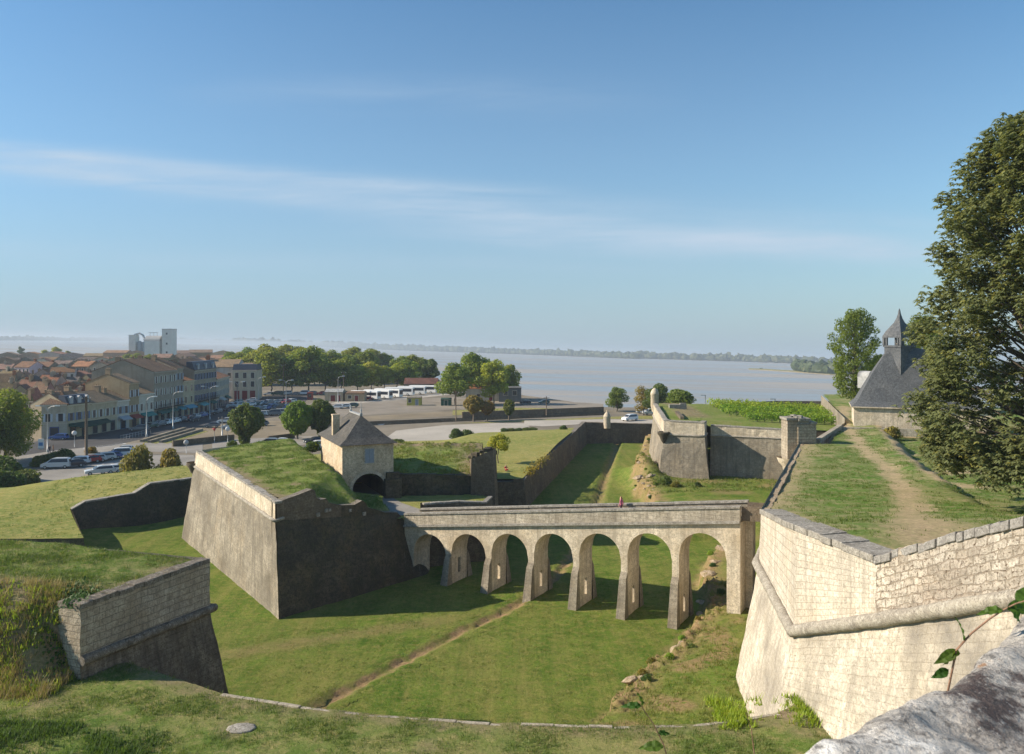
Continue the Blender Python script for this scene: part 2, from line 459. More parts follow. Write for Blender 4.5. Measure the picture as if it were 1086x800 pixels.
def cope_mat(name, c1, c2, c3):
    k = NT(name); p = k.pos()
    col = k.mix(k.ramp(k.noise(p, 1.4, 7, .7), [(.36, 0), (.64, 1)]), c1, c2)
    col = k.mix(k.ramp(k.noise(p, 4.2, 5, .75), [(.5, 0), (.62, .85)]), col, c3)
    fn = k.noise(p, 13, 5, .75)
    col = k.mix(k.ramp(fn, [(.36, .8), (.5, 0)]), col, tuple(x * .4 for x in c1))
    k.col(col); k.rough(.95); k.bump(fn, .8, .05); return k.m
M['cope'] = cope_mat('lichen_grey_coping', (.20, .18, .15), (.36, .33, .28), (.47, .44, .38))
M['torus'] = cope_mat('grey_cordon_stone', (.25, .22, .18), (.40, .36, .29), (.5, .46, .38))
M['ramp'] = cope_mat('grey_ramp_coping', (.21, .195, .175), (.33, .31, .28), (.42, .4, .36))
M['outcrop'] = cope_mat('crumbling_tan_rock', (.26, .19, .12), (.42, .33, .22), (.52, .43, .31))
M['darkcope'] = cope_mat('dark_brown_coping', (.12, .10, .075), (.24, .205, .16), (.34, .3, .25))
# ground
M['moat'] = grass('mown_moat_grass', (.070, .138, .016), (.165, .235, .038), (.34, .275, .095), .38, mow=(.62, .55, .05), soil=(.32, .22, .115), pscale=.055)
M['glacis'] = grass('dry_lawn', (0.165, 0.206, 0.050), (0.248, 0.273, 0.074), (0.446, 0.355, 0.140), .55, pscale=.06, yel=.28, tall=.06)
M['front'] = grass('rough_foreground_grass', (.11, .185, .035), (.19, .25, .058), (.38, .32, .14), .6, pscale=.25, soil=(.27, .21, .13))
M['lush'] = grass('lush_rampart_grass', (.135, .205, .035), (.2, .265, .055), (.34, .29, .13), .45, pscale=.2, soil=(.28, .22, .13))
M['plat'] = grass('worn_platform_grass', (.085, .19, .025), (.15, .25, .045), (.42, .33, .185), .6, pscale=.14, soil=(.47, .36, .215))
M['town'] = tarmac('dusty_ground', (.2, .17, .125), .3, .05)
M['asph'] = tarmac('asphalt', (.07, .067, .065), .25, .12)
M['asphl'] = tarmac('pale_asphalt', (.27, .25, .22), .2, .12)
M['grav'] = tarmac('pale_gravel', (.42, .38, .32), .14, .08)
M['dirtl'] = tarmac('dry_earth', (.235, .19, .125), .25, .07)
M['verge'] = grass('verge_grass', (0.165, 0.198, 0.050), (0.248, 0.256, 0.074), (0.463, 0.363, 0.165), .6, pscale=.05)
M['paint'] = plain('white_road_paint', (.75, .75, .73), .8, var=.1)
# far and built
M['tile'] = tiles('clay_tiles'); M['wallc'] = plaster('town_plaster')
M['slate'] = stone('grey_slate', (.095, .09, .083), (.16, .148, .13), (.055, .052, .048), bw=.25, bh=.18, stain=(.06, .057, .05), amt=.5, streak=.35, wamt=.25, warm=(.2, .17, .11), bump=.4, ms=.008)
M['chslate'] = stone('chapel_slate', (.11, .118, .128), (.19, .198, .205), (.05, .052, .055), bw=.28, bh=.2, stain=(.04, .042, .045), amt=.4, streak=.35, wamt=.3, warm=(.22, .21, .19), bump=.5, ms=.012, joint=.7)
M['quay'] = tarmac('worn_quay_paving', (.25, .215, .17), .2, .1)
M['bslate'] = plain('blue_grey_slate', (.05, .06, .085), .5, var=.2)
M['lead'] = plain('grey_lead', (.34, .34, .33), .5, var=.2)
M['lime'] = stone('warm_lime_render', (.58, .46, .315), (.68, .555, .395), (.5, .39, .27), bw=.9, bh=.4, amt=.22, streak=.25, wamt=.35, warm=(.5, .33, .15), joint=.18, bump=.3, stain=(.2, .16, .11))
M['black'] = plain('dark_recess', (.015, .014, .013), .9)
k = NT('window_glass'); k.col((.03, .035, .045)); k.rough(.12); k.b.inputs['Specular IOR Level'].default_value = .6; M['glass'] = k.m
k = NT('painted_metal'); k.col(k.ocol()); k.rough(.3); k.b.inputs['Coat Weight'].default_value = .5; M['carp'] = k.m
k = NT('painted_matt'); k.col(k.mix(k.ramp(k.noise(k.pos(), 2, 4), [(.3, 0), (.7, .35)]), k.ocol(), k.mix(1.0, k.ocol(), (.6, .58, .55), 'MULTIPLY'))); k.rough(.7); M['matt'] = k.m
M['rubber'] = plain('tyre_rubber', (.02, .02, .02), .9)
M['steel'] = plain('galvanised_steel', (.42, .43, .43), .45, .3, .1)
M['white'] = plain('white_panel', (.72, .72, .70), .6, var=.06)
M['silo'] = plain('white_concrete', (.62, .60, .55), .8, var=.08, scale=.3)
M['lampg'] = plain('pale_lamp_glass', (.75, .76, .74), .3, var=.03)
M['wood'] = plain('weathered_wood', (.16, .12, .085), .9, var=.3, scale=5)
M['bark'] = plain('grey_bark', (.13, .105, .08), .95, var=.4, scale=4)
M['shut'] = plain('grey_blue_shutter', (.24, .27, .31), .7, var=.1)
M['green'] = plain('dark_green_canvas', (.015, .06, .045), .8, var=.15)
M['redw'] = plain('dark_red_paint', (.17, .025, .025), .6)
# foliage
M['plane'] = leaf('plane_tree_leaves', (0.151, 0.215, 0.025), (0.286, 0.335, 0.040), (0.480, 0.401, 0.054), .4)
M['planel'] = leaf('bright_plane_leaves', (0.254, 0.321, 0.029), (0.419, 0.443, 0.051), (0.599, 0.456, 0.054), .4)
M['lolli'] = leaf('pruned_tree_leaves', (0.151, 0.227, 0.022), (0.300, 0.375, 0.036), (0.480, 0.348, 0.054), .3, scale=1.0)
M['lollid'] = leaf('dark_pruned_leaves', (0.109, 0.140, 0.023), (0.187, 0.222, 0.034), (0.436, 0.250, 0.056), .4, scale=1.0)
M['rust'] = leaf('rusty_leaves', (0.177, 0.151, 0.029), (0.306, 0.215, 0.045), (0.495, 0.215, 0.054), .7, scale=.8)
M['bushy'] = leaf('yellow_green_leaves', (0.200, 0.182, 0.033), (0.330, 0.268, 0.051), (0.519, 0.321, 0.073), .6, scale=1.0)
M['bushd'] = leaf('dark_shrub_leaves', (0.064, 0.107, 0.018), (0.145, 0.206, 0.032), (0.288, 0.258, 0.052), .3, scale=1.0)
M['ash'] = leaf('grey_green_leaflets', (.14, .165, .065), (.245, .265, .115), (.54, .44, .07), .45, trans=.3, scale=.5, per=0)
M['acacia'] = leaf('acacia_leaves', (0.135, 0.189, 0.028), (0.240, 0.294, 0.044), None, scale=.6)
M['vine'] = leaf('vine_leaves', (0.211, 0.321, 0.029), (0.359, 0.483, 0.054), (0.540, 0.456, 0.073), .4, scale=1.2)
M['ivy'] = leaf('ivy_leaves', (0.070, 0.129, 0.028), (0.142, 0.215, 0.045), None, scale=2)
M['straw'] = leaf('dry_straw', (.36, .25, .12), (.48, .38, .2), (.2, .13, .06), .6, trans=.2, scale=1.5)
M['blade'] = leaf('grass_blades', (0.115, 0.176, 0.027), (0.189, 0.243, 0.054), (0.405, 0.338, 0.149), .7, trans=.3, scale=.7)
M['farw'] = leaf('far_woodland', (0.064, 0.085, 0.025), (0.114, 0.130, 0.039), (0.172, 0.156, 0.055), .4, trans=.1, scale=.02)
M['bram'] = leaf('bramble_leaves', (0.048, 0.102, 0.014), (0.102, 0.192, 0.030), None, trans=.4, scale=14)
M['stem'] = plain('reddish_stem', (.24, .14, .09), .7, var=.3, scale=30)
# ================================================================== world, sun, camera
cam = bpy.data.cameras.new('camera'); co = bpy.data.objects.new('camera', cam); COL.objects.link(co)
co.location = (0, 0, CAMZ); co.rotation_euler = (PI / 2, 0, 0)
cam.sensor_width = 36; cam.lens = 36 * FOC / 1086; cam.shift_y = -42 / 1086; cam.clip_end = 90000; cam.clip_start = .1
cam.dof.use_dof = True; cam.dof.focus_distance = 110; cam.dof.aperture_fstop = 10
S.camera = co
SUN_EL = math.radians(30); SUN_AZ = math.radians(0)          # azimuth: how far in front of due left
sd = Vector((-math.cos(SUN_EL) * math.cos(SUN_AZ), -math.cos(SUN_EL) * math.sin(SUN_AZ), math.sin(SUN_EL)))
sl = bpy.data.lights.new('sun', 'SUN'); sl.energy = 5.0; sl.angle = math.radians(.5); sl.color = (1, .88, .72)
so = bpy.data.objects.new('sun', sl); COL.objects.link(so); so.location = (-60, 0, 80)
so.rotation_euler = (-sd).to_track_quat('-Z', 'Y').to_euler()
W = bpy.data.worlds.new('World'); S.world = W; W.use_nodes = True
wt = W.node_tree; bg = wt.nodes['Background']
class WN(NT):
    def __init__(s): s.t = wt
wn = WN()
sky = wt.nodes.new('ShaderNodeTexSky'); sky.sky_type = 'NISHITA'; sky.sun_disc = False
sky.sun_elevation = SUN_EL; sky.sun_rotation = math.atan2(sd.x, sd.y); sky.altitude = 20; sky.air_density = 1.0; sky.dust_density = .15; sky.ozone_density = 1.4
gen = wn.n('TexCoord').outputs['Generated']
wt.links.new(wn.mapv(gen, rot=(-SEA[2], -SEA[1], 0)), sky.inputs['Vector'])
sx = wn.n('SeparateXYZ'); wt.links.new(gen, sx.inputs[0])
ysafe = wn.math('MAXIMUM', sx.outputs['Y'], .05)
u = wn.math('DIVIDE', sx.outputs['X'], ysafe); v = wn.math('DIVIDE', sx.outputs['Z'], ysafe)
cmb = wn.n('CombineXYZ'); wt.links.new(u, cmb.inputs[0]); wt.links.new(v, cmb.inputs[1])
def band(c0, c1, c2, wid, u0, u1, amp, seed, slant):
    wob = wn.math('MULTIPLY', wn.math('SUBTRACT', wn.noise(wn.mapv(cmb.outputs[0], (2.2, 2.2, 1), (seed, 0, 0)), 1, 4), .5), .035)
    line = wn.math('ADD', wn.math('ADD', c0, wn.math('MULTIPLY', u, c1)), wn.math('MULTIPLY', wn.math('MULTIPLY', u, u), c2))
    d = wn.math('DIVIDE', wn.math('SUBTRACT', wn.math('ADD', v, wob), line), wid)
    g = wn.math('POWER', 2.718, wn.math('MULTIPLY', wn.math('MULTIPLY', d, d), -1.0))
    mp = wn.mapv(cmb.outputs[0], (1.7, 17, 1), (seed, seed * .3, 0), (0, 0, slant))
    n1 = wn.ramp(wn.noise(mp, 2.2, 8, .62, .5), [(.3, .12), (.7, 1)])
    e = wn.math('MULTIPLY', wn.ramp(wn.math('MULTIPLY', wn.math('SUBTRACT', u, u0 - .25), 1.6, True), [(.0, 0), (.4, 1)]),
                wn.ramp(wn.math('MULTIPLY', wn.math('SUBTRACT', u1 + .25, u), 1.6, True), [(.0, 0), (.4, 1)]))
    return wn.math('MULTIPLY', wn.math('MULTIPLY', wn.math('MULTIPLY', g, n1), e), amp)
cl = band(.150, -.088, .02, .015, -1.2, .56, .85, 3.1, .09)
cl = wn.math('ADD', cl, band(.178, -.075, .02, .012, -1.4, -.02, .75, 7.7, .07))
cl = wn.math('ADD', cl, band(.128, -.055, .0, .014, .0, .46, .7, 1.3, .05))
cl = wn.math('ADD', cl, band(.30, -.02, 0, .02, -.2, -.02, .22, 9.3, .02))
cl = wn.math('ADD', cl, band(.175, -.08, 0, .014, .34, .60, .3, 5.3, .05))
cl = wn.math('ADD', cl, band(.088, -.03, 0, .012, -.9, .05, .22, 2.3, .04), True)
vt = wn.math('SUBTRACT', v, wn.math('ADD', wn.math('MULTIPLY', u, SEA[1]), SEA[2]))
airy = wn.ramp(vt, [(0, .92), (.09, .62), (.22, .25), (.45, 0)])
mxc = wn.mix(cl, wn.mix(airy, wn.mix(1.0, sky.outputs[0], (.79, 1.09, 1.21), 'MULTIPLY'), (2.9, 3.75, 4.7)), (4.3, 5.3, 6.4))
wt.links.new(mxc, bg.inputs['Color']); bg.inputs['Strength'].default_value = .082
S.view_settings.view_transform = 'Standard'; S.view_settings.look = 'None'; S.view_settings.exposure = .62; S.view_settings.gamma = 1
S.cycles.use_denoising = True; S.cycles.max_bounces = 6; S.cycles.diffuse_bounces = 3; S.cycles.transparent_max_bounces = 6
S.cycles.volume_bounces = 0; S.cycles.caustics_reflective = False; S.cycles.caustics_refractive = False
S.cycles.use_adaptive_sampling = True; S.cycles.adaptive_threshold = .015
try: S.cycles.denoising_prefilter = 'ACCURATE'; S.cycles.denoising_input_passes = 'RGB_ALBEDO_NORMAL'
except Exception: pass

# ================================================================== air
k = NT('hazy_air'); k.t.nodes.remove(k.b)
vol = k.n('VolumePrincipled'); vol.inputs['Color'].default_value = (.72, .82, .93, 1); vol.inputs['Density'].default_value = .00017; vol.inputs['Anisotropy'].default_value = .1
k.t.links.new(vol.outputs[0], k.out.inputs['Volume'])
hz = MB(); hz.box(-12000, 9000, -400, 16000, -9, 62)
for q_ in hz.v: q_.z += sea_z(q_.x, q_.y) + 1
tag(hz.build('haze', k.m), None, kind='stuff')

# ================================================================== water, ground
k = NT('silty_water'); p = k.pos()
bands = k.ramp(k.noise(k.mapv(p, (.0011, .0075, 0), rot=(0, 0, .12)), 1, 4, .55, .6), [(.42, 0), (.56, 1)])
k.col(k.mix(bands, (.36, .32, .265), (.26, .27, .265)))
k.rough(k.mix(bands, (.55, .55, .55), (.3, .3, .3)))
k.b.inputs['Specular IOR Level'].default_value = .5
k.bump(k.math('ADD', k.noise(k.mapv(p, (.5, .9, 0)), 1, 4), k.noise(k.mapv(p, (.02, .05, 0)), 1, 3)), .06, .2)
WATER = k.m

MOATZ = -3
bank_near = [on(*q) for q in ((652, 768, 0), (660, 752, 0), (672, 735, 0), (690, 722, 0), (712, 708, 0), (722, 690, 0), (742, 668, 0), (757, 655, 0), (752, 640, 0), (742, 622, 0), (752, 604, 0), (766, 586, 0), (778, 570, 0), (792, 556, 0))]
bank_far = [on(*q) for q in ((692, 545, 0), (686, 534, 0), (677, 528, 0), (674, 516, 0), (677, 505, 0), (679, 492, 0), (682, 480, 0), (686, 468, 0))]
gully = [on(*q) for q in ((300, 775, 0), (345, 745, 0), (400, 716, 0), (455, 688, 0), (497, 666, 0), (530, 652, 0), (560, 634, 0), (590, 612, 0), (612, 580, 0), (630, 545, 0), (641, 510, 0), (651, 480, 0), (655, 468, 0))]
def bankh(x, y):
    b = 0.0; edge = 0.0
    for ln, h in ((bank_near, 1.5), (bank_far, 1.85)):
        if ln is bank_near and y > 95 or ln is bank_far and y < 95: continue
        d, s = line_dist(x, y, ln)
        s += nz(x, y, .55, 3) * .7 + nz(x, y, 1.7, 5) * .35
        if d < 40 and s > -1:
            b = max(b, h * sstep(-.15, .25, s) + .1 * min(6, max(0, s)) * sstep(0, 3, s))
            edge = max(edge, sstep(2.4, .2, abs(s - .5)))
    return b, edge
def moat_z(x, y):
    b, e = bankh(x, y)
    d, s = line_dist(x, y, gully)
    g = -.4 * sstep(1.1, .3, d) + .12 * sstep(.5, .0, abs(d - 1.0 + nz(x, y, .8, 4) * .5))
    m = 3.0 * math.exp(-(((x - 21.2) / 2.2) ** 2 + ((y - 131) / 11) ** 2)) if y > 100 else 0
    wl = .7 * sstep(-46, -53, x) * sstep(110, 96, y)
    return b + g + m + wl + .06 * nz(x, y, .25) + .05 * nz(x, y, 1.3) + e * .3 * nz(x, y, 2.1, 7)
def moat_d(x, y):
    b, e = bankh(x, y)
    d, s = line_dist(x, y, gully)
    g = sstep(1.15, .2, d + nz(x, y, 1.3, 2) * .55) * (.55 + .5 * nz(x, y, .5, 6))
    tr = .38 * sstep(1.8, .3, abs((x + 24) * .42 - (y - 58) * .91 + 1.5)) * sstep(-30, -20, x) * sstep(-2, -8, x)   # worn foot track
    return max(min(1, e * (.8 + .5 * nz(x, y, .6, 8))), max(0, g), tr, .5 * sstep(.1, .5, nz(x, y, .22, 9)) * (1 if b > .5 else 0))
sheet('moat_floor', -62, 62, 30, 188, .55, moat_z, M['moat'], dirt=moat_d)

def ch_z(x, y):
    d, s = line_dist(x, y, gully); b, e = bankh(x, y)
    dd = d + nz(x, y, .9) * .35 + nz(x, y, 3, 3) * .15
    return b + .02 - .19 * sstep(.55, .1, dd) + .1 * sstep(.55, 0, abs(dd - .95)) * (.5 + nz(x, y, .7, 8)) + .07 * nz(x, y, 2.6, 5) * sstep(1.2, .6, dd) + .06 * nz(x, y, .25) * .9
def ch_d(x, y):
    d, s = line_dist(x, y, gully); dd = d + nz(x, y, .9) * .35 + nz(x, y, 3, 3) * .15
    return min(1, sstep(.85, .25, dd) * (.5 + .9 * nz(x, y, .8, 6) + .4 * nz(x, y, 2.4, 1)) + .25 * sstep(.9, .2, dd))
sheet('drain_channel', -12, 22, 46, 110, .22, ch_z, M['moat'], inside=lambda x, y: line_dist(x, y, gully)[0] < 1.55, dirt=ch_d)
def be_z(x, y):
    b, e = bankh(x, y)
    return moat_z(x, y) + .015 + e * (.35 * nz(x, y, 1.4, 2) + .22 * nz(x, y, 3.1, 4)) + .03 * nz(x, y, 4)
def be_d(x, y):
    b, e = bankh(x, y); d, s = line_dist(x, y, bank_near)
    return max(min(1, e * (.75 + .8 * nz(x, y, .9, 8))), .7 * sstep(.05, .4, nz(x, y, .3, 17)) * (1 if b > .8 else 0))
sheet('bank_edge', 2, 19, 37, 78, .2, be_z, M['moat'], inside=lambda x, y: bankh(x, y)[1] > .04 or bankh(x, y)[0] > .3, dirt=be_d)
# town ground with the creek cut out
creek = [on(*q, .9) for q in ((330, 456), (393, 451.5), (470, 448), (500, 446.6), (560, 443.8), (645, 440.2), (645, 437.6), (560, 440.8), (500, 443.2), (470, 443.8), (393, 447), (330, 451))]
creek = [(p.x, p.y) for p in creek]
shore = [(200, 225), (75, 258), (46, 264), (30, 266), (20, 291), (2, 325), (-30, 420), (-80, 520), (-150, 640), (-300, 770), (-600, 900), (-1400, 1150), (-3000, 1400)]
gpoly = [(-3000, 116), (-14, 116), (-3, 124), (11, 186.5), (200, 186.5)] + shore
flat('ground', gpoly, .9, M['town'], holes=[creek])
wpts = [Vector((p_[0], p_[1], 0)) for p_ in shore] + [Vector(q_) for q_ in ((-40000, 18600, 0), (-40000, 70000, 0), (60000, 70000, 0), (60000, 150, 0), (200, 150, 0))]
wme = bpy.data.meshes.new('estuary_water'); wme.from_pydata([(p_.x, p_.y, sea_z(p_.x, p_.y)) for p_ in wpts], [], [tuple(t_) for t_ in tessellate_polygon([wpts])])
for f_ in wme.polygons:
    if f_.normal.z < 0: f_.flip()
wme.materials.append(WATER); wo = bpy.data.objects.new('estuary_water', wme); COL.objects.link(wo); wo['kind'] = 'structure'
mb = MB()
for a, b in zip(shore, shore[1:]):                       # earth bank down to the water
    mb.wall((a[0] * 1.01, a[1] + 6, sea_z(*a) - 1), (b[0] * 1.01, b[1] + 6, sea_z(*b) - 1), (b[0], b[1], .9), (a[0], a[1], .9))
o = mb.build('river_bank', M['dirtl']); o['kind'] = 'structure'
flat('creek_water', [(p[0] * 1.0 + (0), p[1]) for p in [(-120, 190), (60, 190), (60, 300), (-120, 300)]], -.9, k.m)
mb = MB()
for i in range(len(creek)):
    a, b = creek[i], creek[(i + 1) % len(creek)]
    mb.wall((a[0], a[1], -1.3), (b[0], b[1], -1.3), (b[0], b[1], .9), (a[0], a[1], .9))
cw = thing('quay_wall', 'low grey stone quay wall lining the narrow boat creek', 'quay wall', (creek[3][0], creek[3][1], .9))
mb.build('masonry', M['brownw'], cw, True)
mb = MB()
qp = [on(*q, .9) for q in ((490, 443.3), (560, 440.6), (640, 437.4))]
for a, b in zip(qp, qp[1:]):
    mb.box(0, (b - a).length, -.25, .25, 0, 1.7, M=Matrix.Translation(a) @ Matrix.Rotation(math.atan2(b.y - a.y, b.x - a.x), 4, 'Z'))
w2 = thing('quay_parapet', 'long low stone wall beyond the pale gravel lot, facing the grass strip', 'wall', qp[1])
mb.build('masonry', M['brownw'], w2, True)

def lay(name, pts, z, mat, dz=0.0):
    return flat(name, [tuple(on(px, py, .9).xy) for px, py in pts], .9 + z, M[mat])
lay('street', [(20, 474), (45, 466.5), (71, 465.2), (96, 461.2), (124, 456.3), (147, 452.2), (187, 444.2), (229, 434.2), (246, 424.5), (272, 421.5), (300, 418), (330, 419), (312, 440), (262, 446), (215, 452), (150, 466), (110, 475), (60, 480), (20, 487)], .02, 'asph')
lay('road', [(-40, 498), (20, 484), (60, 478), (110, 473), (150, 470), (215, 470), (215, 481), (150, 479), (110, 482), (60, 489), (20, 497), (-40, 512)], .04, 'asphl')
lay('parking_lot', [(-60, 532), (20, 507), (45, 499), (100, 488), (130, 482.5), (205, 483), (215, 500), (150, 520), (40, 540), (-60, 560)], .06, 'asphl')
lay('earth_lot', [(152, 465), (215, 453), (262, 447), (330, 446), (400, 441), (480, 436.5), (480, 441.5), (393, 446), (330, 450), (300, 463), (245, 468), (160, 469)], .03, 'dirtl')
lay('quay_asphalt', [(310, 440), (335, 424), (385, 425), (480, 421.5), (560, 424), (640, 428.6), (640, 433.4), (480, 434.5), (330, 444)], .02, 'quay')
lay('coach_park', [(360, 425.5), (372, 422.5), (420, 418.5), (470, 416.8), (480, 418.5), (430, 424), (380, 427.8), (350, 428.5)], .04, 'grav')
lay('gravel_lot', [(396, 474), (420, 457), (470, 451.2), (520, 449), (556, 449.2), (562, 452.6), (536, 458), (490, 468), (440, 478)], .03, 'grav')
lay('lane', [(556, 446.4), (640, 445), (700, 445.6), (700, 449.4), (640, 449), (575, 452.5), (556, 451.5)], .05, 'grav')
lay('verge', [(480, 449.2), (640, 442.5), (720, 440), (720, 444.6), (640, 444.4), (520, 448.6)], .015, 'verge')
lay('shore_strip', [(548, 430.5), (600, 430), (645, 433.6), (645, 436.6), (548, 438.6)], .015, 'dirtl')
lay('shore_grass', [(480, 435.5), (548, 432.5), (640, 434.6), (640, 436.6), (548, 439), (480, 440.5)], .03, 'verge')
lay('back_road', [(225, 467), (300, 464), (345, 462), (352, 470), (300, 474), (225, 480)], .05, 'asphl')
mb = MB()                                                # zebra crossing
zp0, zp1 = on(101, 474.3, .9), on(122, 472.2, .9)
for i in range(6):
    c = zp0.lerp(zp1, i / 5)
    mb.box(-.3, .3, -2.6, 2.6, 0, .004, M=Matrix.Translation((c.x, c.y, .965)) @ Matrix.Rotation(-.5, 4, 'Z'))
o = mb.build('crossing_markings', M['paint']); o['kind'] = 'structure'
# stepped terraces beside the street
lns = [((150, 469), (196, 455.5)), ((158, 470), (206, 456)), ((170, 470), (214, 457))]
for i, ((a0, b0), (a1, b1)) in enumerate(lns):
    p, q = on(a0, b0, .9), on(a1, b1, .9)
    mb = MB(); L = (q - p).length
    Mx = Matrix.Translation((p.x, p.y, .9)) @ Matrix.Rotation(math.atan2(q.y - p.y, q.x - p.x), 4, 'Z')
    mb.box(0, L, -.35, .35, 0, .55, M=Mx)
    t = mb.build('kerb_wall', M['grey'])
    tag(t, 'low stone terrace kerb beside the street, ' + ('nearest the houses', 'middle of three', 'nearest the earth lot')[i], 'kerb', 'terrace kerbs by the street')
    pts = [p + Vector((.6, -.4, 0)), q + Vector((.6, -.4, 0)), q + Vector((2.2, -1.5, 0)), p + Vector((2.2, -1.5, 0))]
    flat('terrace_grass', [(v.x, v.y) for v in pts], .96, M['verge'])

# ------------------------------------------------------------------ glacis on the left
W1 = [Vector((-53.6, 97.5, 3.1)), Vector((-52.5, 98.6, 3.84)), Vector((-48.4, 102.8, 4.05)), Vector((-47.1, 104.4, 5.0)), Vector((-43.5, 109.4, 4.85)), Vector((-36, 118, 4.8)), Vector((-20, 128, 4.6))]
crest = [(-140, 96), (-66, 104), (-55, 113), (-46, 121), (-30, 132), (-14, 136)]
def gl_z(x, y):
    d, s = line_dist(x, y, crest)
    s = -s                                              # beyond the crest positive
    top = lerp(2.9, 4.75, sstep(92, 112, y + .25 * (x + 50)))
    z = top if s < 0 else lerp(top, .6, sstep(0, 20, s))
    return z + .07 * nz(x, y, .12) + .03 * nz(x, y, .9)
def gl_in(x, y):
    if y > 97.5:
        for a, b in zip(W1, W1[1:]):
            if a.y <= y <= b.y: return x < lerp(a.x, b.x, (y - a.y) / (b.y - a.y)) - .2
        return x < -20
    return y > 84.2 and x < lerp(-45.0, -53.8, (y - 84.2) / 13.3)
sheet('left_glacis', -150, -18, 84, 142, .8, gl_z, M['glacis'], inside=gl_in, snap=[(-45.0, 84.2), (-53.8, 97.5)] + [(w_.x - .1, w_.y) for w_ in W1])

# ------------------------------------------------------------------ glacis beyond the bridge
K1, K2 = Vector((1.6, 113, 4.05)), Vector((16.7, 182, 4.85))
def g2_z(x, y):
    back = sstep(-2, 22, (x + 12) * -.25 + (y - 150) * .62)
    z = lerp(lerp(3.95, 4.9, sstep(112, 150, y)), 2.4, back * .9)
    z = lerp(z, 1.2, sstep(176, 192, y - .25 * x) * sstep(14, 4, x))
    z -= 1.2 * sstep(-9, -17, x - (y - 150) * .1) * sstep(130, 150, y)
    return z + .1 * nz(x, y, .1, 2) + .03 * nz(x, y, .8)
kd = (K2 - K1).xy.normalized(); kn = Vector((kd.y, -kd.x))
def g2_in(x, y):
    return not (y > 176 and x < 17 and y > 191 + .3 * x)
sheet('glacis', -24, 20, 104, 200, .6, g2_z, M['glacis'], inside=g2_in, clips=[((K1.x - .3, K1.y), kn), ((K1.x, K1.y + .3), Vector((.0, -1))), ((16, 186), Vector((.25, 1)))])

for lab, (a0, b0), (a1, b1), h_ in (('low dark wall along the near side of the earth lot, left of the pruned tree', (183, 474), (248, 467), 1.3), ('low overgrown wall behind the grassy outwork near the gatehouse', (284, 468), (312, 464.5), 1.1)):
    p, q = on(a0, b0, .9), on(a1, b1, .9)
    t = thing('lot_wall', lab, 'wall', (p.x, p.y, .9)); mb = MB()
    mb.box(0, (q - p).length, -.25, .25, -.1, h_, M=Matrix.Rotation(math.atan2(q.y - p.y, q.x - p.x), 4, 'Z')); mb.build('masonry', M['brownw'], t)
# ================================================================== masonry helpers
def course(name, pts, parent, mat, out, w=.6, h=.3, L=.9, jit=.03, seed=1, inward=None):
    """coping stones laid along a polyline of outer top edges; 'out' overhang"""
    r = random.Random(seed); mb = MB()
    for a, b in zip(pts, pts[1:]):
        a, b = Vector(a), Vector(b); d = b - a; ln = d.length
        n = max(1, int(ln / L)); flat_d = Vector((d.x, d.y, 0)).normalized(); inn = Vector((-flat_d.y, flat_d.x, 0)) * (inward or 1)
        cuts = [0] + sorted((i + r.uniform(-.22, .22)) / n for i in range(1, n)) + [1]
        for u, v in zip(cuts, cuts[1:]):
            p, q = a.lerp(b, u), a.lerp(b, v)
            j = r.uniform(-jit, jit); jz = r.uniform(-jit, jit); g = .012
            p = p + flat_d * g - inn * (out + j); q = q - flat_d * g - inn * (out + j)
            P = []
            for z in (-h, 0):
                for s, t in ((p, 0), (q, 0), (q, 1), (p, 1)):
                    c = s + inn * (t * (w + out)) + Vector((0, 0, z + jz + r.uniform(-.012, .012) + (.03 if t and z == 0 else 0)))
                    P.append(c)
            mb.idx(P, [(3, 2, 1, 0), (4, 5, 6, 7), (0, 1, 5, 4), (1, 2, 6, 5), (2, 3, 7, 6), (3, 0, 4, 7)])
    # soften the edges of the stones a little
    o = mb.build(name, mat, parent, True)
    bv = o.modifiers.new('bevel', 'BEVEL'); bv.width = .035; bv.segments = 2; bv.limit_method = 'ANGLE'
    return o

def cordon(pts, r, parent, mat, seed=3, step=.8):
    q = random.Random(seed); P = []; Rr = []
    for a, b in zip(pts, pts[1:]):
        a, b = Vector(a), Vector(b); n = max(1, int((b - a).length / step))
        for i in range(n):
            P.append(a.lerp(b, i / n) + Vector((0, 0, q.uniform(-.02, .02)))); Rr.append(r * q.uniform(.95, 1.05))
    P.append(Vector(pts[-1])); Rr.append(r)
    mb = MB(); mb.tube(P, Rr, 10)
    return mb.build('cordon', mat, parent, True)

def faces(name, quads, parent, mat, u0=0.0):
    mb = MB()
    for q in quads: rough_quad(mb, *q, u0=u0)
    return mb.build(name, mat, parent, True)

def V3(p, z): return Vector((p[0], p[1], z))

# ================================================================== left counterguard (foreground)
A, B = Vector((-22.4, 41.6, 10.15)), Vector((-18.9, 50.1, 10.2))
t = thing('bastion', 'grey stone bastion corner with dark cordon in the left foreground, grass on top', 'bastion', (-21.6, 48.2, 0))
ca, cb = Vector((A.x, A.y, 7.2)), Vector((B.x, B.y, 7.0))
n_ = Vector((.94, -.34, 0))
base_a, base_b = ca + n_ * 1.0 - Vector((.3, .8, 7.2)), cb + n_ * 1.0 + Vector((.35, .9, -7.0))
A2, B2 = Vector((-24.0, 42.4, 10.05)), Vector((-29.5, 50.9, 10.9))
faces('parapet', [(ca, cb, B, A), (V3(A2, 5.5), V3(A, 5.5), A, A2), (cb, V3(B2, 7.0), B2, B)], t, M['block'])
faces('scarp', [(base_a, base_b, cb, ca), (base_b, V3(B2, 0) + Vector((.5, 1.5, 0)), V3(B2, 7.0), cb)], t, M['darkw'])
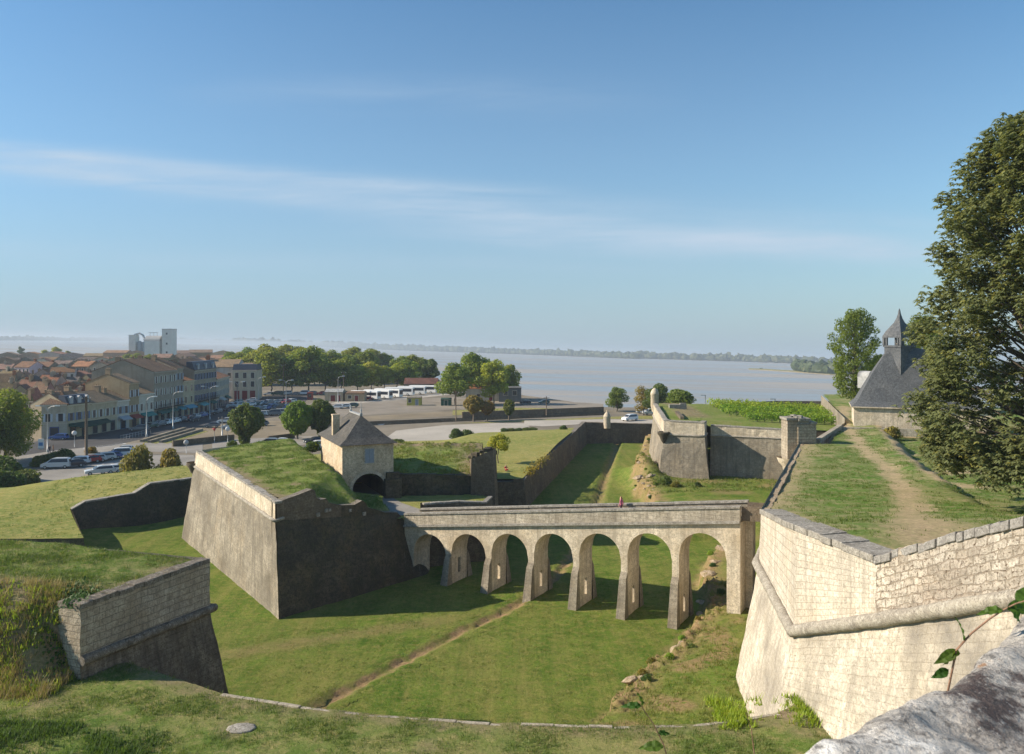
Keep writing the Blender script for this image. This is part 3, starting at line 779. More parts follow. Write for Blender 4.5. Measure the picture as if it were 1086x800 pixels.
cordon([ca + n_ * .05, cb + n_ * .05 + Vector((.1, .3, 0)), V3(B2, 7.0)], .27, t, M['darkcope'])
course('coping', [A2, A, B], t, M['darkcope'], .06, .75, .28, .8, .03, 5)
def cg_z(x, y):
    z = 10.08 + min(.95, .1 * max(0, line_dist(x, y, [(A.x, A.y), (B.x, B.y)])[0] - 1.2)) + .1 * nz(x, y, .35) + .06 * nz(x, y, 1.4)
    f = sstep(39.2, 43.8, y - .5 * nz(x, y, .4, 3)) if x < -22.75 else 1
    if y < 42.3 and x < -22.6: f *= sstep(-22.7, -25.2, x + .5 * nz(x, y, .7, 9))
    return lerp(6.2 + .25 * nz(x, y, .8), z, f)
def cg_d(x, y):
    d, s = line_dist(x, y, [(A.x, A.y), (B.x, B.y)])
    s2 = sstep(38.2, 40.2, y) * sstep(46, 43.2, y) * (1 if x < -22.8 else 0)
    return max(.8 * sstep(2.6, .4, d + nz(x, y, .8) * 1.2), s2 * (.75 + .5 * nz(x, y, .9)))
def cg_in(x, y):
    return pip(x, y, [(-22.7, 42.2), (A.x - .3, A.y + .2), (B.x - .25, B.y + .1), (B2.x, B2.y + .1), (-48, 52), (-60, 48), (-60, 38), (-22.9, 38)])
sheet('bastion_top', -60, -18, 37.5, 59, .3, cg_z, M['front'], cg_in, cg_d, snap=[(A.x - .05, A.y), (B.x - .02, B.y + .05), (B2.x, B2.y + .1), (-48, 52.1)])

# ================================================================== foreground terrace
edge = [on(*q, 6.2) for q in ((100, 690), (150, 707), (237, 734), (320, 748), (400, 756), (520, 765), (650, 768.5), (730, 767), (790, 762), (840, 752))]
def te_z(x, y):
    z = 6.2 + .05 * nz(x, y, .3, 2) + .05 * nz(x, y, 1.5)
    z += .5 * sstep(-14, -26, x) * sstep(42, 34, y)
    z -= .06 * sstep(1.4, .1, line_dist(x, y, edge)[0])
    z += .5 * sstep(12.5, 14.5, x) * sstep(35, 38, y)
    return z
def te_d(x, y):
    d, s = line_dist(x, y, edge)
    a = .55 * sstep(1.5, .2, d + nz(x, y, 1.1) * .8)
    c = 1.0 * sstep(2.6, 1.0, math.hypot((x - 14.0) * .9, y - 38.4) + nz(x, y, 1.2) * .8)
    b = .9 * sstep(.5, .1, math.hypot(x - on(255, 772, 6.2).x, (y - on(255, 772, 6.2).y) * .6))
    return max(a, c, b, .5 * sstep(.15, .5, nz(x, y, .4, 12)))
ep = [(p.x, p.y) for p in edge]
def te_in(x, y):
    return pip(x, y, ep + [(17, 40), (17, 6), (-50, 6), (-50, 42), (-24.5, 42.9)])
sheet('foreground_terrace', -50, 17, 6, 46, .32, te_z, M['front'], te_in, te_d, snap=ep)
t = thing('terrace_wall', 'low curved stone wall edge holding up the grassy foreground terrace', 'retaining wall', (0, 37.2, 0))
mb = MB()
r5 = random.Random(4)
for a, b in zip(edge, edge[1:]):
    mb.wall(V3(b, -.3), V3(a, -.3), V3(a, 5.95), V3(b, 5.95))
mb.build('masonry', M['grey'], t, True)
course('coping', [p + Vector((0, 0, -.06 + .03 * math.sin(i * 2.3))) for i, p in enumerate(edge[2:])], t, M['weath'], .03, .24, .22, 1.3, .04, 8, inward=-1)
st = MB(); c0 = on(256, 772, 6.25)
st.lathe([(.02, .07), (.5, .06), (.62, .0), (.6, -.1)], 9)
o = st.build('flat_stone', M['cope']); o.location = c0; o.scale = (1.1, .8, .45); tag(o, 'flat pale stone lying in the foreground grass at left', 'stone')

# ================================================================== demilune
t = thing('demilune', 'big wedge shaped stone outwork left of the bridge, grass growing on top', 'fortification', (-20, 70, 0))
Cb, Lb, Rb = Vector((-19.85, 68.2, -.1)), Vector((-39.6, 96, -.1)), Vector((-11.0, 78.3, -.1))
Cc, Lc = Vector((-20.7, 70.1, 7.95)), Vector((-37.7, 95, 8.75))
Ct, Lt = Vector((-20.7, 70.1, 9.62)), Vector((-37.5, 95.2, 10.55))
Lback = Vector((-33, 104, 10.4))
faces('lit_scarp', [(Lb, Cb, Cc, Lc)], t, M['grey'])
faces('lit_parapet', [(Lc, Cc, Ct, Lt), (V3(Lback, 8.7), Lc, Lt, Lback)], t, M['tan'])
cordon([Lc, Cc - Vector((.02, .05, 0)), Cc + Vector((.5, .75, .1))], .17, t, M['torus'])
course('coping', [Lt, Ct], t, M['cope'], .05, .6, .2, .9, .02, 9)
# ruined stepped right face, its top edge from the photo
P0, dR = Vector((Ct.x, Ct.y, 0)), Vector((.653, .757, 0)).normalized()
def rface(px, py):
    k_ = (px - CX) / FOC
    tt = (k_ * P0.y - P0.x) / (dR.x - k_ * dR.y)
    p = P0 + dR * tt
    return Vector((p.x, p.y, CAMZ - (py - HY) / FOC * p.y))
prof = [(293.5, 533.5), (302, 530), (312, 526.5), (331, 519), (334, 520.5), (335.5, 528), (340, 530), (346, 529), (349, 533.5), (362, 536), (376, 535.5), (384, 531), (388, 534), (390, 538.5), (398, 540), (408, 543.5), (421, 543.5), (426, 549), (433, 557), (440, 568), (447, 586), (452, 603)]
tp = [rface(*q) for q in prof]
Rx = Cb + (Rb - Cb) * ((tp[-1] - tp[0]).xy.length / (Rb - Cb).length)
mb = MB(); u = 0
nR = Vector((dR.y, -dR.x, 0))
for i, (a, b) in enumerate(zip(tp, tp[1:])):
    s0 = (a - tp[0]).xy.length / (tp[-1] - tp[0]).xy.length; s1 = (b - tp[0]).xy.length / (tp[-1] - tp[0]).xy.length
    m0, m1 = Vector((a.x, a.y, min(a.z - .1, 7.95 - 2.2 * s0))), Vector((b.x, b.y, min(b.z - .1, 7.95 - 2.2 * s1)))
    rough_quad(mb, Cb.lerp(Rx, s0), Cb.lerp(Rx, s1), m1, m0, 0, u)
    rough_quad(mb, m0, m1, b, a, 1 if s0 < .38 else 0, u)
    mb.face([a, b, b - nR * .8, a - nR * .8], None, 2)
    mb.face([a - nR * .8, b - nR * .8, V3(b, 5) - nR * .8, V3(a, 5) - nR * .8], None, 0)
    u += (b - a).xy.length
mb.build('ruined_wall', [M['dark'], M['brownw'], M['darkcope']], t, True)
for px, py, s_ in ((337, 546, .34), (346, 541.5, .3), (349.5, 541, .24), (371, 541.5, .28), (386, 545, .33)):
    c = rface(px, py)
    mb = MB(); mb.box(-s_ / 2, s_ / 2, -.12, .25, -s_ / 2, s_ / 2, M=Matrix.Translation(c) @ Matrix.Rotation(math.atan2(dR.y, dR.x), 4, 'Z')); mb.build('stone_stub', M['cope'], t, True)
cb_ = MB(); c = on(207, 497, 8.9)                      # carved bracket under the far shoulder
cb_.lathe([(.1, -1.2), (.45, -.8), (.65, -.3), (.9, 0), (.9, .35)], 12, (Lc.x - .1, Lc.y + .4, 8.8))
cb_.build('corbel', M['brownw'], t, True)

dl_poly = [(Ct.x + .1, Ct.y + .7), (Lt.x + .5, Lt.y - .1), (-33, 104), (-26, 112), (-23.2, 100), (-18.6, 89.2), (-14.5, 87), (-11.4, 81.2)]
def dl_z(x, y):
    z = 9.75 + .02 * (y - 70) + .14 * nz(x, y, .25, 4) + .08 * nz(x, y, .8, 1)
    # falls towards the road in front of the gatehouse
    d, s = seg_dist(x, y, (-11.0, 79.0), (-23.5, 97.0))
    s = -s if False else s
    dist = (x - -11.0) * .82 + (y - 79.0) * .57          # how far towards the road
    dist2 = ((-11.5 - x) * .57 + (y - 79.5) * .82)
    k_ = sstep(-2.2, .5, (x + 18.7) * .9 + (y - 88.5) * .42 + nz(x, y, .5) * .6)
    z = lerp(z, 6.9, k_)
    q = (Vector((x, y, 0)) - P0).dot(dR); w = -(Vector((x, y, 0)) - P0).dot(nR)
    if w < 5:                                             # stays under the ruined wall top
        cap = pw(q, [((a - tp[0]).xy.length, a.z - .12) for a in tp])
        z = min(z, cap + max(0, w - .6) * .55)
    q2 = math.hypot(x - Ct.x, y - Ct.y)
    return z
def dl_d(x, y):
    d, s = seg_dist(x, y, (Ct.x, Ct.y), (Lt.x, Lt.y))
    w = -(Vector((x, y, 0)) - P0).dot(nR)
    return max(.95 * sstep(1.9, .7, d + nz(x, y, .9) * .7), .6 * sstep(1.8, .6, w + nz(x, y, .9) * .8), .8 * sstep(.35, .6, nz(x, y, .5, 21)))
sheet('demilune_top', -40, -10, 68, 109, .35, dl_z, M['lush'], lambda x, y: pip(x, y, dl_poly), dl_d)

# road and yard at the left end of the bridge
yard = [(-24, 100), (-21, 96), (-17.4, 88.8), (-11.4, 80.3), (-10.9, 80.8), (-9.2, 83.2), (-3.2, 85.5), (-2.4, 91), (-4.6, 92.6), (-13.2, 91.6), (-17, 100), (-20, 105)]
def yd_z(x, y): return 5.86 + .03 * nz(x, y, .6)
def yd_d(x, y):
    d, s = seg_dist(x, y, (-9.6, 79.8), (-16.3, 90.0))
    return 0.0
sheet('yard_grass', -25, -2, 77, 106, .4, yd_z, M['glacis'], lambda x, y: pip(x, y, yard), yd_d)
flat('bridge_road', [(-11.2, 81.4), (-9.0, 83.4), (-12.0, 87.5), (-13.6, 90.6), (-17.6, 100), (-20.6, 98), (-17.8, 88.6), (-14.6, 84.5)], 5.93, M['asphl'])
t = thing('yard_wall', 'short low stone wall curving from the bridge to the gatehouse yard', 'wall', (-6, 84, 0))
pts = [Vector((-9.2, 83.5, 6.7)), Vector((-5.6, 85.2, 6.6)), Vector((-2.8, 86.0, 6.3)), Vector((-2.2, 91, 6.0))]
mb = MB()
for a, b in zip(pts, pts[1:]):
    mb.wall(V3(a, -.2), V3(b, -.2), b, a)
    mb.wall(V3(b, 5.5) + Vector((-.4, .4, 0)), V3(a, 5.5) + Vector((-.4, .4, 0)), a + Vector((-.4, .4, 0)), b + Vector((-.4, .4, 0)))
mb.build('masonry', M['brownw'], t, True)
course('coping', pts, t, M['cope'], .04, .5, .18, .9, .02, 14)

# ================================================================== walls right of the gatehouse
t = thing('retaining_wall', 'dark rough retaining wall right of the gatehouse under a grass bank', 'retaining wall', (-9, 92, 0))
ra, rb = Vector((-13.3, 92.3, 8.3)), Vector((-4.3, 92.9, 8.0))
faces('masonry', [(V3(ra, 5.5), V3(rb, 5.5), rb, ra)], t, M['dark'])
course('coping', [ra, rb], t, M['dark'], .04, .6, .16, .7, .05, 21)
def bk_z(x, y):
    return 8.0 + .07 * (y - 92) - 3.6 * sstep(109, 117, y + 1.2 * nz(x, y, .4)) + .18 * nz(x, y, .5, 3) + .5 * sstep(105, 109, y) * sstep(111, 108.5, y)
def bk_d(x, y):
    return max(sstep(106.5, 108.3, y + nz(x, y, .6)) * sstep(111.5, 109.5, y), .9 * sstep(-7.4, -5.2, x + nz(x, y, .4) * .8), .4 * sstep(.2, .5, nz(x, y, .5, 5)))
sheet('grass_bank', -19, -4.0, 92.6, 118, .4, bk_z, M['lush'], None, bk_d)
t = thing('wall_stub', 'tall ruined end of a stone wall standing behind the bridge', 'ruined wall', (-3.2, 93, 0))
mb = MB()
sp = [(-4.7, 92.4), (-2.2, 92.6), (-1.9, 94.2), (-3.2, 101), (-5.4, 101)]
r6 = random.Random(5)
tops = [10.0, 11.0, 11.1, 9.2, 8.6]
n = len(sp)
for i in range(n):
    a, b = sp[i], sp[(i + 1) % n]
    ax, bx = (a[0] * 1.0 + (.5 if i in (1, 2) else -.1), a[1] - .3), (b[0] + (.5 if (i + 1) % n in (1, 2) else -.1), b[1] - .3)
    mb.wall((*ax, -.2), (*bx, -.2), (*b, tops[(i + 1) % n]), (*a, tops[i]))
mb.face([(p[0], p[1], z) for p, z in zip(sp, tops)], None, 1)
for j in range(26):                                      # broken stones along its top and side
    x, y = r6.uniform(-4.9, -2.1), r6.uniform(92.6, 100); s_ = r6.uniform(.18, .42)
    z = pw(y, [(92.5, 10.9), (94, 11.0), (101, 8.9)]) - .55 * max(0, (-3 - x))
    mb.box(-s_, s_, -s_ * .8, s_ * .8, -s_ * .5, s_ * .5, 1, Matrix.Translation((x, y, z)) @ Matrix.Rotation(r6.uniform(0, 3), 4, 'Z'))
mb.build('masonry', [M['brownw'], M['dark']], t, True)

# counterscarp along the moat and the dam at its far end
t = thing('counterscarp_wall', 'long brown stone wall along the left side of the moat beyond the bridge', 'retaining wall', (9, 147, 0))
kf = [Vector((-3.2, 112.6, 3.7)), Vector((.2, 112.6, 3.75)), K1, K2]
mb = MB(); pts = []
rr = random.Random(3)
nseg = 26
for i in range(nseg + 1):
    p = K1.lerp(K2, i / nseg); p.z += rr.uniform(-.12, .12) + (rr.choice([-.45, -.25, .2, -.1]) if i < 7 else 0); pts.append(p)
kn3 = Vector((kn.x, kn.y, 0))
u = 0
for a, b in zip(pts, pts[1:]):
    mb.wall(V3(a, -.2) + kn3 * .55, V3(b, -.2) + kn3 * .55, b, a, 0, u); u += (b - a).length
    mb.face([a, b, b - kn3 * .9 - Vector((0, 0, .0)), a - kn3 * .9], None, 1)
    mb.wall(b - kn3 * .9, a - kn3 * .9, a - kn3 * .9 - Vector((0, 0, 1)), b - kn3 * .9 - Vector((0, 0, 1)))
mb.wall(V3(kf[0], -.2) + Vector((0, -.5, 0)), V3(kf[1], -.2) + Vector((0, -.5, 0)), kf[1], kf[0])
mb.wall(V3(kf[1], -.2) + Vector((0, -.5, 0)), V3(K1, -.2) + Vector((.55, -.5, 0)), pts[0] + Vector((0, 0, .35)), kf[1] + Vector((0, 0, .35)))
mb.face([kf[0], pts[0], pts[0] + Vector((-.3, .9, 0)), kf[0] + Vector((0, .9, 0))], None, 1)
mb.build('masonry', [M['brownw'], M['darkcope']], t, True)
flat('far_ledge', [(-6, 100), (-2.4, 100), (-2.4, 112.6), (-6, 113)], 3.2, M['glacis'])

t = thing('dam_wall', 'stone dam closing the far end of the moat', 'dam', (24, 183, 0))
da, db = Vector((16.5, 181.6, 4.75)), Vector((32.5, 184, 4.1))
faces('masonry', [(V3(da, -.2) + Vector((0, -.7, 0)), V3(db, -.2) + Vector((0, -.7, 0)), db, da), (V3(db, .5) + Vector((0, 1.2, 0)), V3(da, .5) + Vector((0, 1.2, 0)), da + Vector((0, 1.2, 0)), db + Vector((0, 1.2, 0)))], t, M['brownw'])
course('coping', [da, db], t, M['brownw'], .03, 1.2, .2, 1.1, .04, 31)
mb = MB(); dp = Vector((21.6, 182.2, 4.45))
mb.lathe([(.78, -1.1), (.8, 1.4), (.86, 1.55), (.8, 1.7), (.62, 2.15), (.33, 2.5), (.12, 2.62), (.16, 2.85), (.02, 3.0)], 16, dp)
mb.build('guard_turret', M['tan'], t, True)

# W1: counterscarp on the far left
t = thing('ditch_wall', 'dark stone wall at the edge of the dry lawn left of the big outwork', 'retaining wall', (-47, 104, 0))
mb = MB()
offs = [Vector((.8, -.8, 0))] * 8
for i, (a, b) in enumerate(zip(W1, W1[1:])):
    mb.wall(V3(a, -.2 if i else .0) + offs[i], V3(b, -.2) + offs[i], b, a)
mb.wall(Vector((-44.6, 84.2, -.2)), V3(W1[0], 0) + offs[0], W1[0], Vector((-45.0, 84.2, 2.9)))
mb.wall(Vector((-90, 84.0, -.2)), Vector((-44.6, 84.0, -.2)), Vector((-45.0, 84.2, 2.9)), Vector((-90, 84.2, 2.9)))
mb.build('masonry', M['dark'], t, True)
course('coping', W1, t, M['cope'], .04, .7, .2, 1.0, .03, 33)
# ================================================================== the bridge
BA, BB = Vector((-10.9, 80.8, 0)), Vector((18.2, 64.0, 0))
bu = (BB - BA).normalized(); BL = (BB - BA).length; bw = 3.0
bn = Vector((-bu.y, bu.x, 0))
bt = thing('stone_bridge', 'long tan stone arched bridge crossing the dry moat', 'bridge', BA, math.atan2(bu.y, bu.x))
def btop(t): return 6.27 + .1265 * t
cen = [3.11 + 4.57 * i for i in range(7)]; HS = 1.98
def crown(c): return btop(c) - 2.17
def intr(t):
    for c in cen:
        if abs(t - c) < HS:
            return crown(c) - HS * 1.02 + math.sqrt(max(0, HS * HS - (t - c) ** 2)) * 1.02
    return None
mb = MB(); xs = set([0.0, BL])
for c in cen:
    for i in range(25): xs.add(round(c - HS + 2 * HS * i / 24, 4))
for i in range(34): xs.add(float(i) * BL / 33)
xs = sorted(xs); zt = 1.38
def low(t, side):
    v_ = intr(t + side * 1e-5)
    if v_ is None:
        c = min(cen, key=lambda q: abs(q - t)); v_ = crown(c) - HS * 1.02
    return v_
for a, b in zip(xs, xs[1:]):
    if b - a < 1e-4: continue
    za, zb = low(a, 1), low(b, -1)
    for y, fl in ((.12, 0), (bw - .12, 1)):
        q = [(a, y, za), (b, y, zb), (b, y, btop(b) - zt), (a, y, btop(a) - zt)]
        mb.face(q, [(p[0], p[2]) for p in q])
    mid = (a + b) / 2
    if intr(mid) is not None:
        mb.face([(a, .12, za), (a, bw - .12, za), (b, bw - .12, zb), (b, .12, zb)], [(0, a), (bw, a), (bw, b), (0, b)], 0, True)
mb.face([(0, .12, 0), (0, bw - .12, 0), (0, bw - .12, btop(0) - zt), (0, .12, btop(0) - zt)])
mb.face([(BL, .12, -.2), (BL, bw - .12, -.2), (BL, bw - .12, btop(BL) - zt), (BL, .12, btop(BL) - zt)], [(0, 0), (3, 0), (3, 9), (0, 9)])
mb.build('arch_wall', M['tan'], bt)
edges_ = [0.0] + [v for c in cen for v in (c - HS, c + HS)] + [BL]
for i in range(8):
    a, b = edges_[2 * i], edges_[2 * i + 1]
    zc = min(low(a - .01 if i else a, 1), low(b + .01 if i < 7 else b, -1)); mb = MB()
    za = low(a, -1) if i else low(b, 1); zb = low(b, 1) if i < 7 else low(a, -1)
    ztop = max(za, zb) + .02
    x0, x1 = a + .004, b - .004
    # shaft left open by a tall narrow slit through the middle
    s0, s1, l0, l1 = bw * .5 - .24, bw * .5 + .24, .8, 2.3
    if 0 < i < 7:
        mb.box(x0, x1, .125, s0, -.3, ztop); mb.box(x0, x1, s1, bw - .125, -.3, ztop)
        mb.box(x0, x1, s0, s1, -.3, l0, skip='fk'); mb.box(x0, x1, s0, s1, l1, ztop, skip='fk')
    else:
        mb.box(x0 + .0, x1, .125, bw - .125, -.3, ztop)
    pr = mb.build('pier', M['tan'], bt)
    # tapering cutwater on both sides
    if 0 < i < 8:
        hb = (2.1 + .24 * i) if i < 7 else 1.2
        for sgn, y0 in ((-1, .12), (1, bw - .12)):
            f = .95 if i < 7 else .6
            e0, e1, h0, h1 = x0 - .12, x1 + .12, x0 - .01, x1 + .01
            if i == 7: e1, h1 = x1 + .02, x1 - .02
            P = [(e0, y0, -.3), (e1, y0, -.3), (e1, y0 + sgn * f, -.3), (e0, y0 + sgn * f, -.3),
                 (h0, y0, hb + .5), (h1, y0, hb + .5), (h1 + .0, y0 + sgn * .36, hb), (h0, y0 + sgn * .36, hb)]
            m2 = MB()
            for q in ((2, 3, 7, 6), (1, 2, 6, 5), (3, 0, 4, 7)):
                m2.wall(*[P[j] for j in q])
            m2.face([P[7], P[4], P[5], P[6]])
            m2.build('cutwater', M['grey'], pr)
for y0, y1, nm, lst in ((0, .42, 'near', 0), (bw - .42, bw, 'far', 1)):
    mb = MB(); mc = MB(); mk = MB()
    r7 = random.Random(lst)
    npar = 26
    for i in range(npar):
        a, b = BL * i / npar, BL * (i + 1) / npar
        j = r7.uniform(-.015, .015)
        def hexa(m, a, b, ya, yb, la, ha, mi=0):
            P = [(a, ya, btop(a) - la), (b, ya, btop(b) - la), (b, yb, btop(b) - la), (a, yb, btop(a) - la),
                 (a, ya, btop(a) - ha), (b, ya, btop(b) - ha), (b, yb, btop(b) - ha), (a, yb, btop(a) - ha)]
            m.wall(P[0], P[1], P[5], P[4], mi, a); m.wall(P[2], P[3], P[7], P[6], mi, a)
            m.face([P[4], P[5], P[6], P[7]]); m.face([P[3], P[2], P[1], P[0]])
            m.face([P[1], P[2], P[6], P[5]]); m.face([P[3], P[0], P[4], P[7]])
        hexa(mb, a, b, y0 + .05, y1 - .05, 1.16, .17)
        hexa(mc, a + .006, b - .006, y0 - .05 + j, y1 + .05 + j, .17, 0 + abs(j))
        s = -1 if lst == 0 else 1
        ya, yb = (y0 - .16, y1) if lst == 0 else (y0, y1 + .16)
        hexa(mk, a + .004, b - .004, ya + j * .5, yb + j * .5, 1.38, 1.16)
    mb.build('parapet', M['weath'] if lst == 0 else M['grey'], bt)
    mc.build('coping', M['cope'], bt); mk.build('cornice', M['darkcope'] if 0 else M['cope'], bt)
mb = MB()
mb.face([(0, .4, btop(0) - 1.02), (BL, .4, btop(BL) - 1.02), (BL, bw - .4, btop(BL) - 1.02), (0, bw - .4, btop(0) - 1.02)])
mb.build('deck', M['dirtl'], bt)
mb = MB(); za, zb = btop(BL), btop(BL) + .35              # timber drawbridge stretch up to the gate
for ya, yb, lo, hi in ((.45, .6, 1.25, .12), (bw - .6, bw - .45, 1.25, .12), (.6, bw - .6, 1.2, 1.0)):
    P = [(BL + .02, ya, za - lo), (BL + 6.5, ya, zb - lo), (BL + 6.5, yb, zb - lo), (BL + .02, yb, za - lo), (BL + .02, ya, za - hi), (BL + 6.5, ya, zb - hi), (BL + 6.5, yb, zb - hi), (BL + .02, yb, za - hi)]
    mb.idx(P, [(3, 2, 1, 0), (4, 5, 6, 7), (0, 1, 5, 4), (1, 2, 6, 5), (2, 3, 7, 6), (3, 0, 4, 7)])
mb.build('drawbridge_span', M['brownw'], bt)
mb = MB(); mb.box(BL - .45, BL + .55, bw - 1.1, bw - .13, -.2, btop(BL) - 1.3); mb.build('end_pier', M['tan'], bt)

# rocks along the bank edges
def rock(seed, s):
    q = random.Random(seed); bm = bmesh.new(); bmesh.ops.create_icosphere(bm, subdivisions=2, radius=1)
    for v in bm.verts:
        nn = noise.noise(v.co * 1.3 + Vector((seed * 3.1, 0, 0)))
        v.co *= 1 + .55 * nn; v.co.z *= .62
    me = bpy.data.meshes.new('rock'); bm.to_mesh(me); bm.free(); me.materials.append(M['outcrop'])
    return me
rk = [rock(i, 1) for i in range(5)]
spots = []
q = random.Random(8)
for ln, n_, tx in ((bank_near, 14, 'beside the bridge end'), (bank_far, 22, 'below the far bastion')):
    for i in range(n_):
        k_ = q.uniform(.03, .97) * (len(ln) - 1); a, b = ln[int(k_)], ln[min(len(ln) - 1, int(k_) + 1)]
        p = a.lerp(b, k_ % 1) + Vector((q.uniform(-.3, .9), q.uniform(-.4, .4), 0))
        o = bpy.data.objects.new('rock', rk[i % 5]); COL.objects.link(o)
        s = q.uniform(.1, .26) * (1.3 if ln is bank_far else 1)
        o.location = (p.x, p.y, moat_z(p.x, p.y) + s * .1); o.scale = (s, s * q.uniform(.7, 1.2), s * q.uniform(.6, 1.1)); o.rotation_euler = (q.uniform(-.3, .3), q.uniform(-.3, .3), q.uniform(0, 6))
        tag(o, 'weathered rock on the crumbling edge of the grass bank ' + tx, 'rock', 'rocks along the bank ' + tx)

for i, (px, py, s, zz, nm) in enumerate([(720, 702, 1.0, .3, 'beside the bridge end'), (727, 697, .8, .5, 'beside the bridge end'), (672, 739, .9, .3, 'beside the bridge end'), (680, 736, .8, .45, 'beside the bridge end'), (664, 744, .7, .2, 'beside the bridge end'), (745, 635, .9, .4, 'beside the bridge end'), (752, 620, 1.2, .5, 'beside the bridge end'), (760, 606, 1.0, .6, 'beside the bridge end'), (766, 592, .9, .6, 'beside the bridge end'), (742, 648, .7, .3, 'beside the bridge end'),
        (679, 522, 1.3, .5, 'below the far bastion'), (686, 506, 1.2, .8, 'below the far bastion'), (694, 508, 1.1, 1.0, 'below the far bastion'), (681, 534, 1.1, .4, 'below the far bastion'), (690, 520, 1.0, 1.0, 'below the far bastion')]):
    p = on(px, py, zz); o = bpy.data.objects.new('rock', rk[(1, 3)[i % 2]]); COL.objects.link(o); o.location = (p.x, p.y, moat_z(p.x, p.y) - .1 * s)
    s *= .72; o.scale = (s * 1.2, s * .8, s * .75); o.rotation_euler = (q.uniform(-.3, .3), q.uniform(-.3, .3), q.uniform(0, 6)); tag(o, 'weathered rock on the crumbling edge of the grass bank ' + nm, 'rock', 'rocks along the bank ' + nm)
# ================================================================== far bastion
t = thing('bastion', 'far stone bastion with vines on top, beyond the bridge', 'bastion', (29, 125, 0))
s_t, s_b = Vector((23.95, 125.0, 11.15)), Vector((22.4, 123.8, .5))
f_t, f_b = Vector((27.6, 155, 11.3)), Vector((26.3, 155, .5))
c_t, c_b = Vector((29.2, 122.7, 11.05)), Vector((30.0, 121.0, .5))
r_t, r_b = Vector((30.6, 126.3, 10.9)), Vector((30.9, 125.4, .5))
e_t, e_b = Vector((42.6, 121.4, 9.9)), Vector((42.3, 120.2, .5))
kk = .14
def cz(tp_, bt_, z): return bt_.lerp(tp_, (z - bt_.z) / (tp_.z - bt_.z))
ring = [f_t, s_t, c_t, r_t]; rb_ = [f_b, s_b, c_b, r_b]
mids = [cz(a, b, 8.9) for a, b in zip(ring, rb_)]
mids = [Vector((a.x * .0 + m.x, m.y, 8.9)) for a, m in zip(ring, mids)]
tops_ = [Vector((m.x, m.y, a.z)) for a, m in zip(ring, mids)]
faces('scarp', [(rb_[i], rb_[i + 1], mids[i + 1], mids[i]) for i in range(3)], t, M['grey'])
faces('parapet', [(mids[i], mids[i + 1], tops_[i + 1], tops_[i]) for i in range(3)], t, M['tan'])
cordon(mids, .2, t, M['torus'])
r_m = Vector((31.2, 125.9, 8.6)); e_m = Vector((42.6, 121.3, 8.6))
ft = faces('curtain', [(Vector((30.8, 124.9, .5)), e_b, e_m, r_m)], t, M['grey'])
faces('curtain_parapet', [(r_m, e_m, V3(e_m, 10.0), V3(r_m, 10.3))], t, M['tan'])
cordon([r_m, e_m], .16, t, M['torus'])
course('coping', tops_, t, M['cope'], .05, .7, .2, 1.0, .03, 41, inward=1)
course('coping', [V3(r_m, 10.3), V3(e_m, 10.0)], t, M['cope'], .05, .7, .2, 1.0, .03, 42)
mb = MB(); mb.lathe([(.05, -1.5), (.3, -1.2), (.55, -.7), (.62, -.4), (.95, 0), (.98, .3), (.8, .35)], 12, (mids[1].x - .05, mids[1].y - .15, 9.0)); mb.build('corbel', M['dark'], t, True)
mb = MB(); mb.lathe([(.5, -1.4), (.78, -.2), (.78, 1.9), (.86, 2.0), (.8, 2.3), (.6, 2.8), (.25, 3.15), (.02, 3.25)], 14, (f_t.x, f_t.y, 11.0)); mb.build('guard_turret', M['tan'], t, True)
fpoly = [(tops_[0].x + .5, 156), (tops_[1].x + .6, tops_[1].y + .5), (tops_[2].x - .3, tops_[2].y + .5), (tops_[3].x, 126.6), (42.8, 121.7), (75, 123), (78, 180), (60, 182), (30, 166)]
def fb_z(x, y):
    z = 10.75 - .055 * max(0, x - 30) - .02 * max(0, y - 150) + .12 * nz(x, y, .2, 5) + .08 * nz(x, y, .9)
    if y < 128 and x > 30: z = min(z, 10.0)
    return z
def fb_d(x, y): return .8 * sstep(3.4, 1.5, abs(x - 30.5 - (y - 130) * .09) + nz(x, y, .5)) * sstep(131, 136, y)
sheet('far_bastion_top', 22, 80, 122, 182, .6, fb_z, M['lush'], lambda x, y: pip(x, y, fpoly), fb_d)
mb = MB()                                                # back faces so the bastion stays solid from the side
for a, b in zip(fpoly[4:], fpoly[5:] + fpoly[:1]): mb.wall((a[0], a[1], -3), (b[0], b[1], -3), (b[0], b[1], 9.6), (a[0], a[1], 9.6))
mb.build('rear_wall', M['brownw'], t, True)
t = thing('path_wall', 'low dark earth wall along the path on the far bastion top', 'wall', (28, 134, 10.6))
mb = MB(); mb.box(-.3, .3, -5, 5, -.3, .65, M=Matrix.Rotation(-.12, 4, 'Z')); mb.build('masonry', M['brownw'], t)
t = thing('stone_block', 'pale broken stone block on the far bastion top', 'stone', (31, 150, 10.7))
mb = MB(); mb.box(-1.6, 1.6, -.4, .4, -.2, .75); mb.box(.4, 1.5, -.35, .35, .75, 1.0); mb.build('block', M['cope'], t)

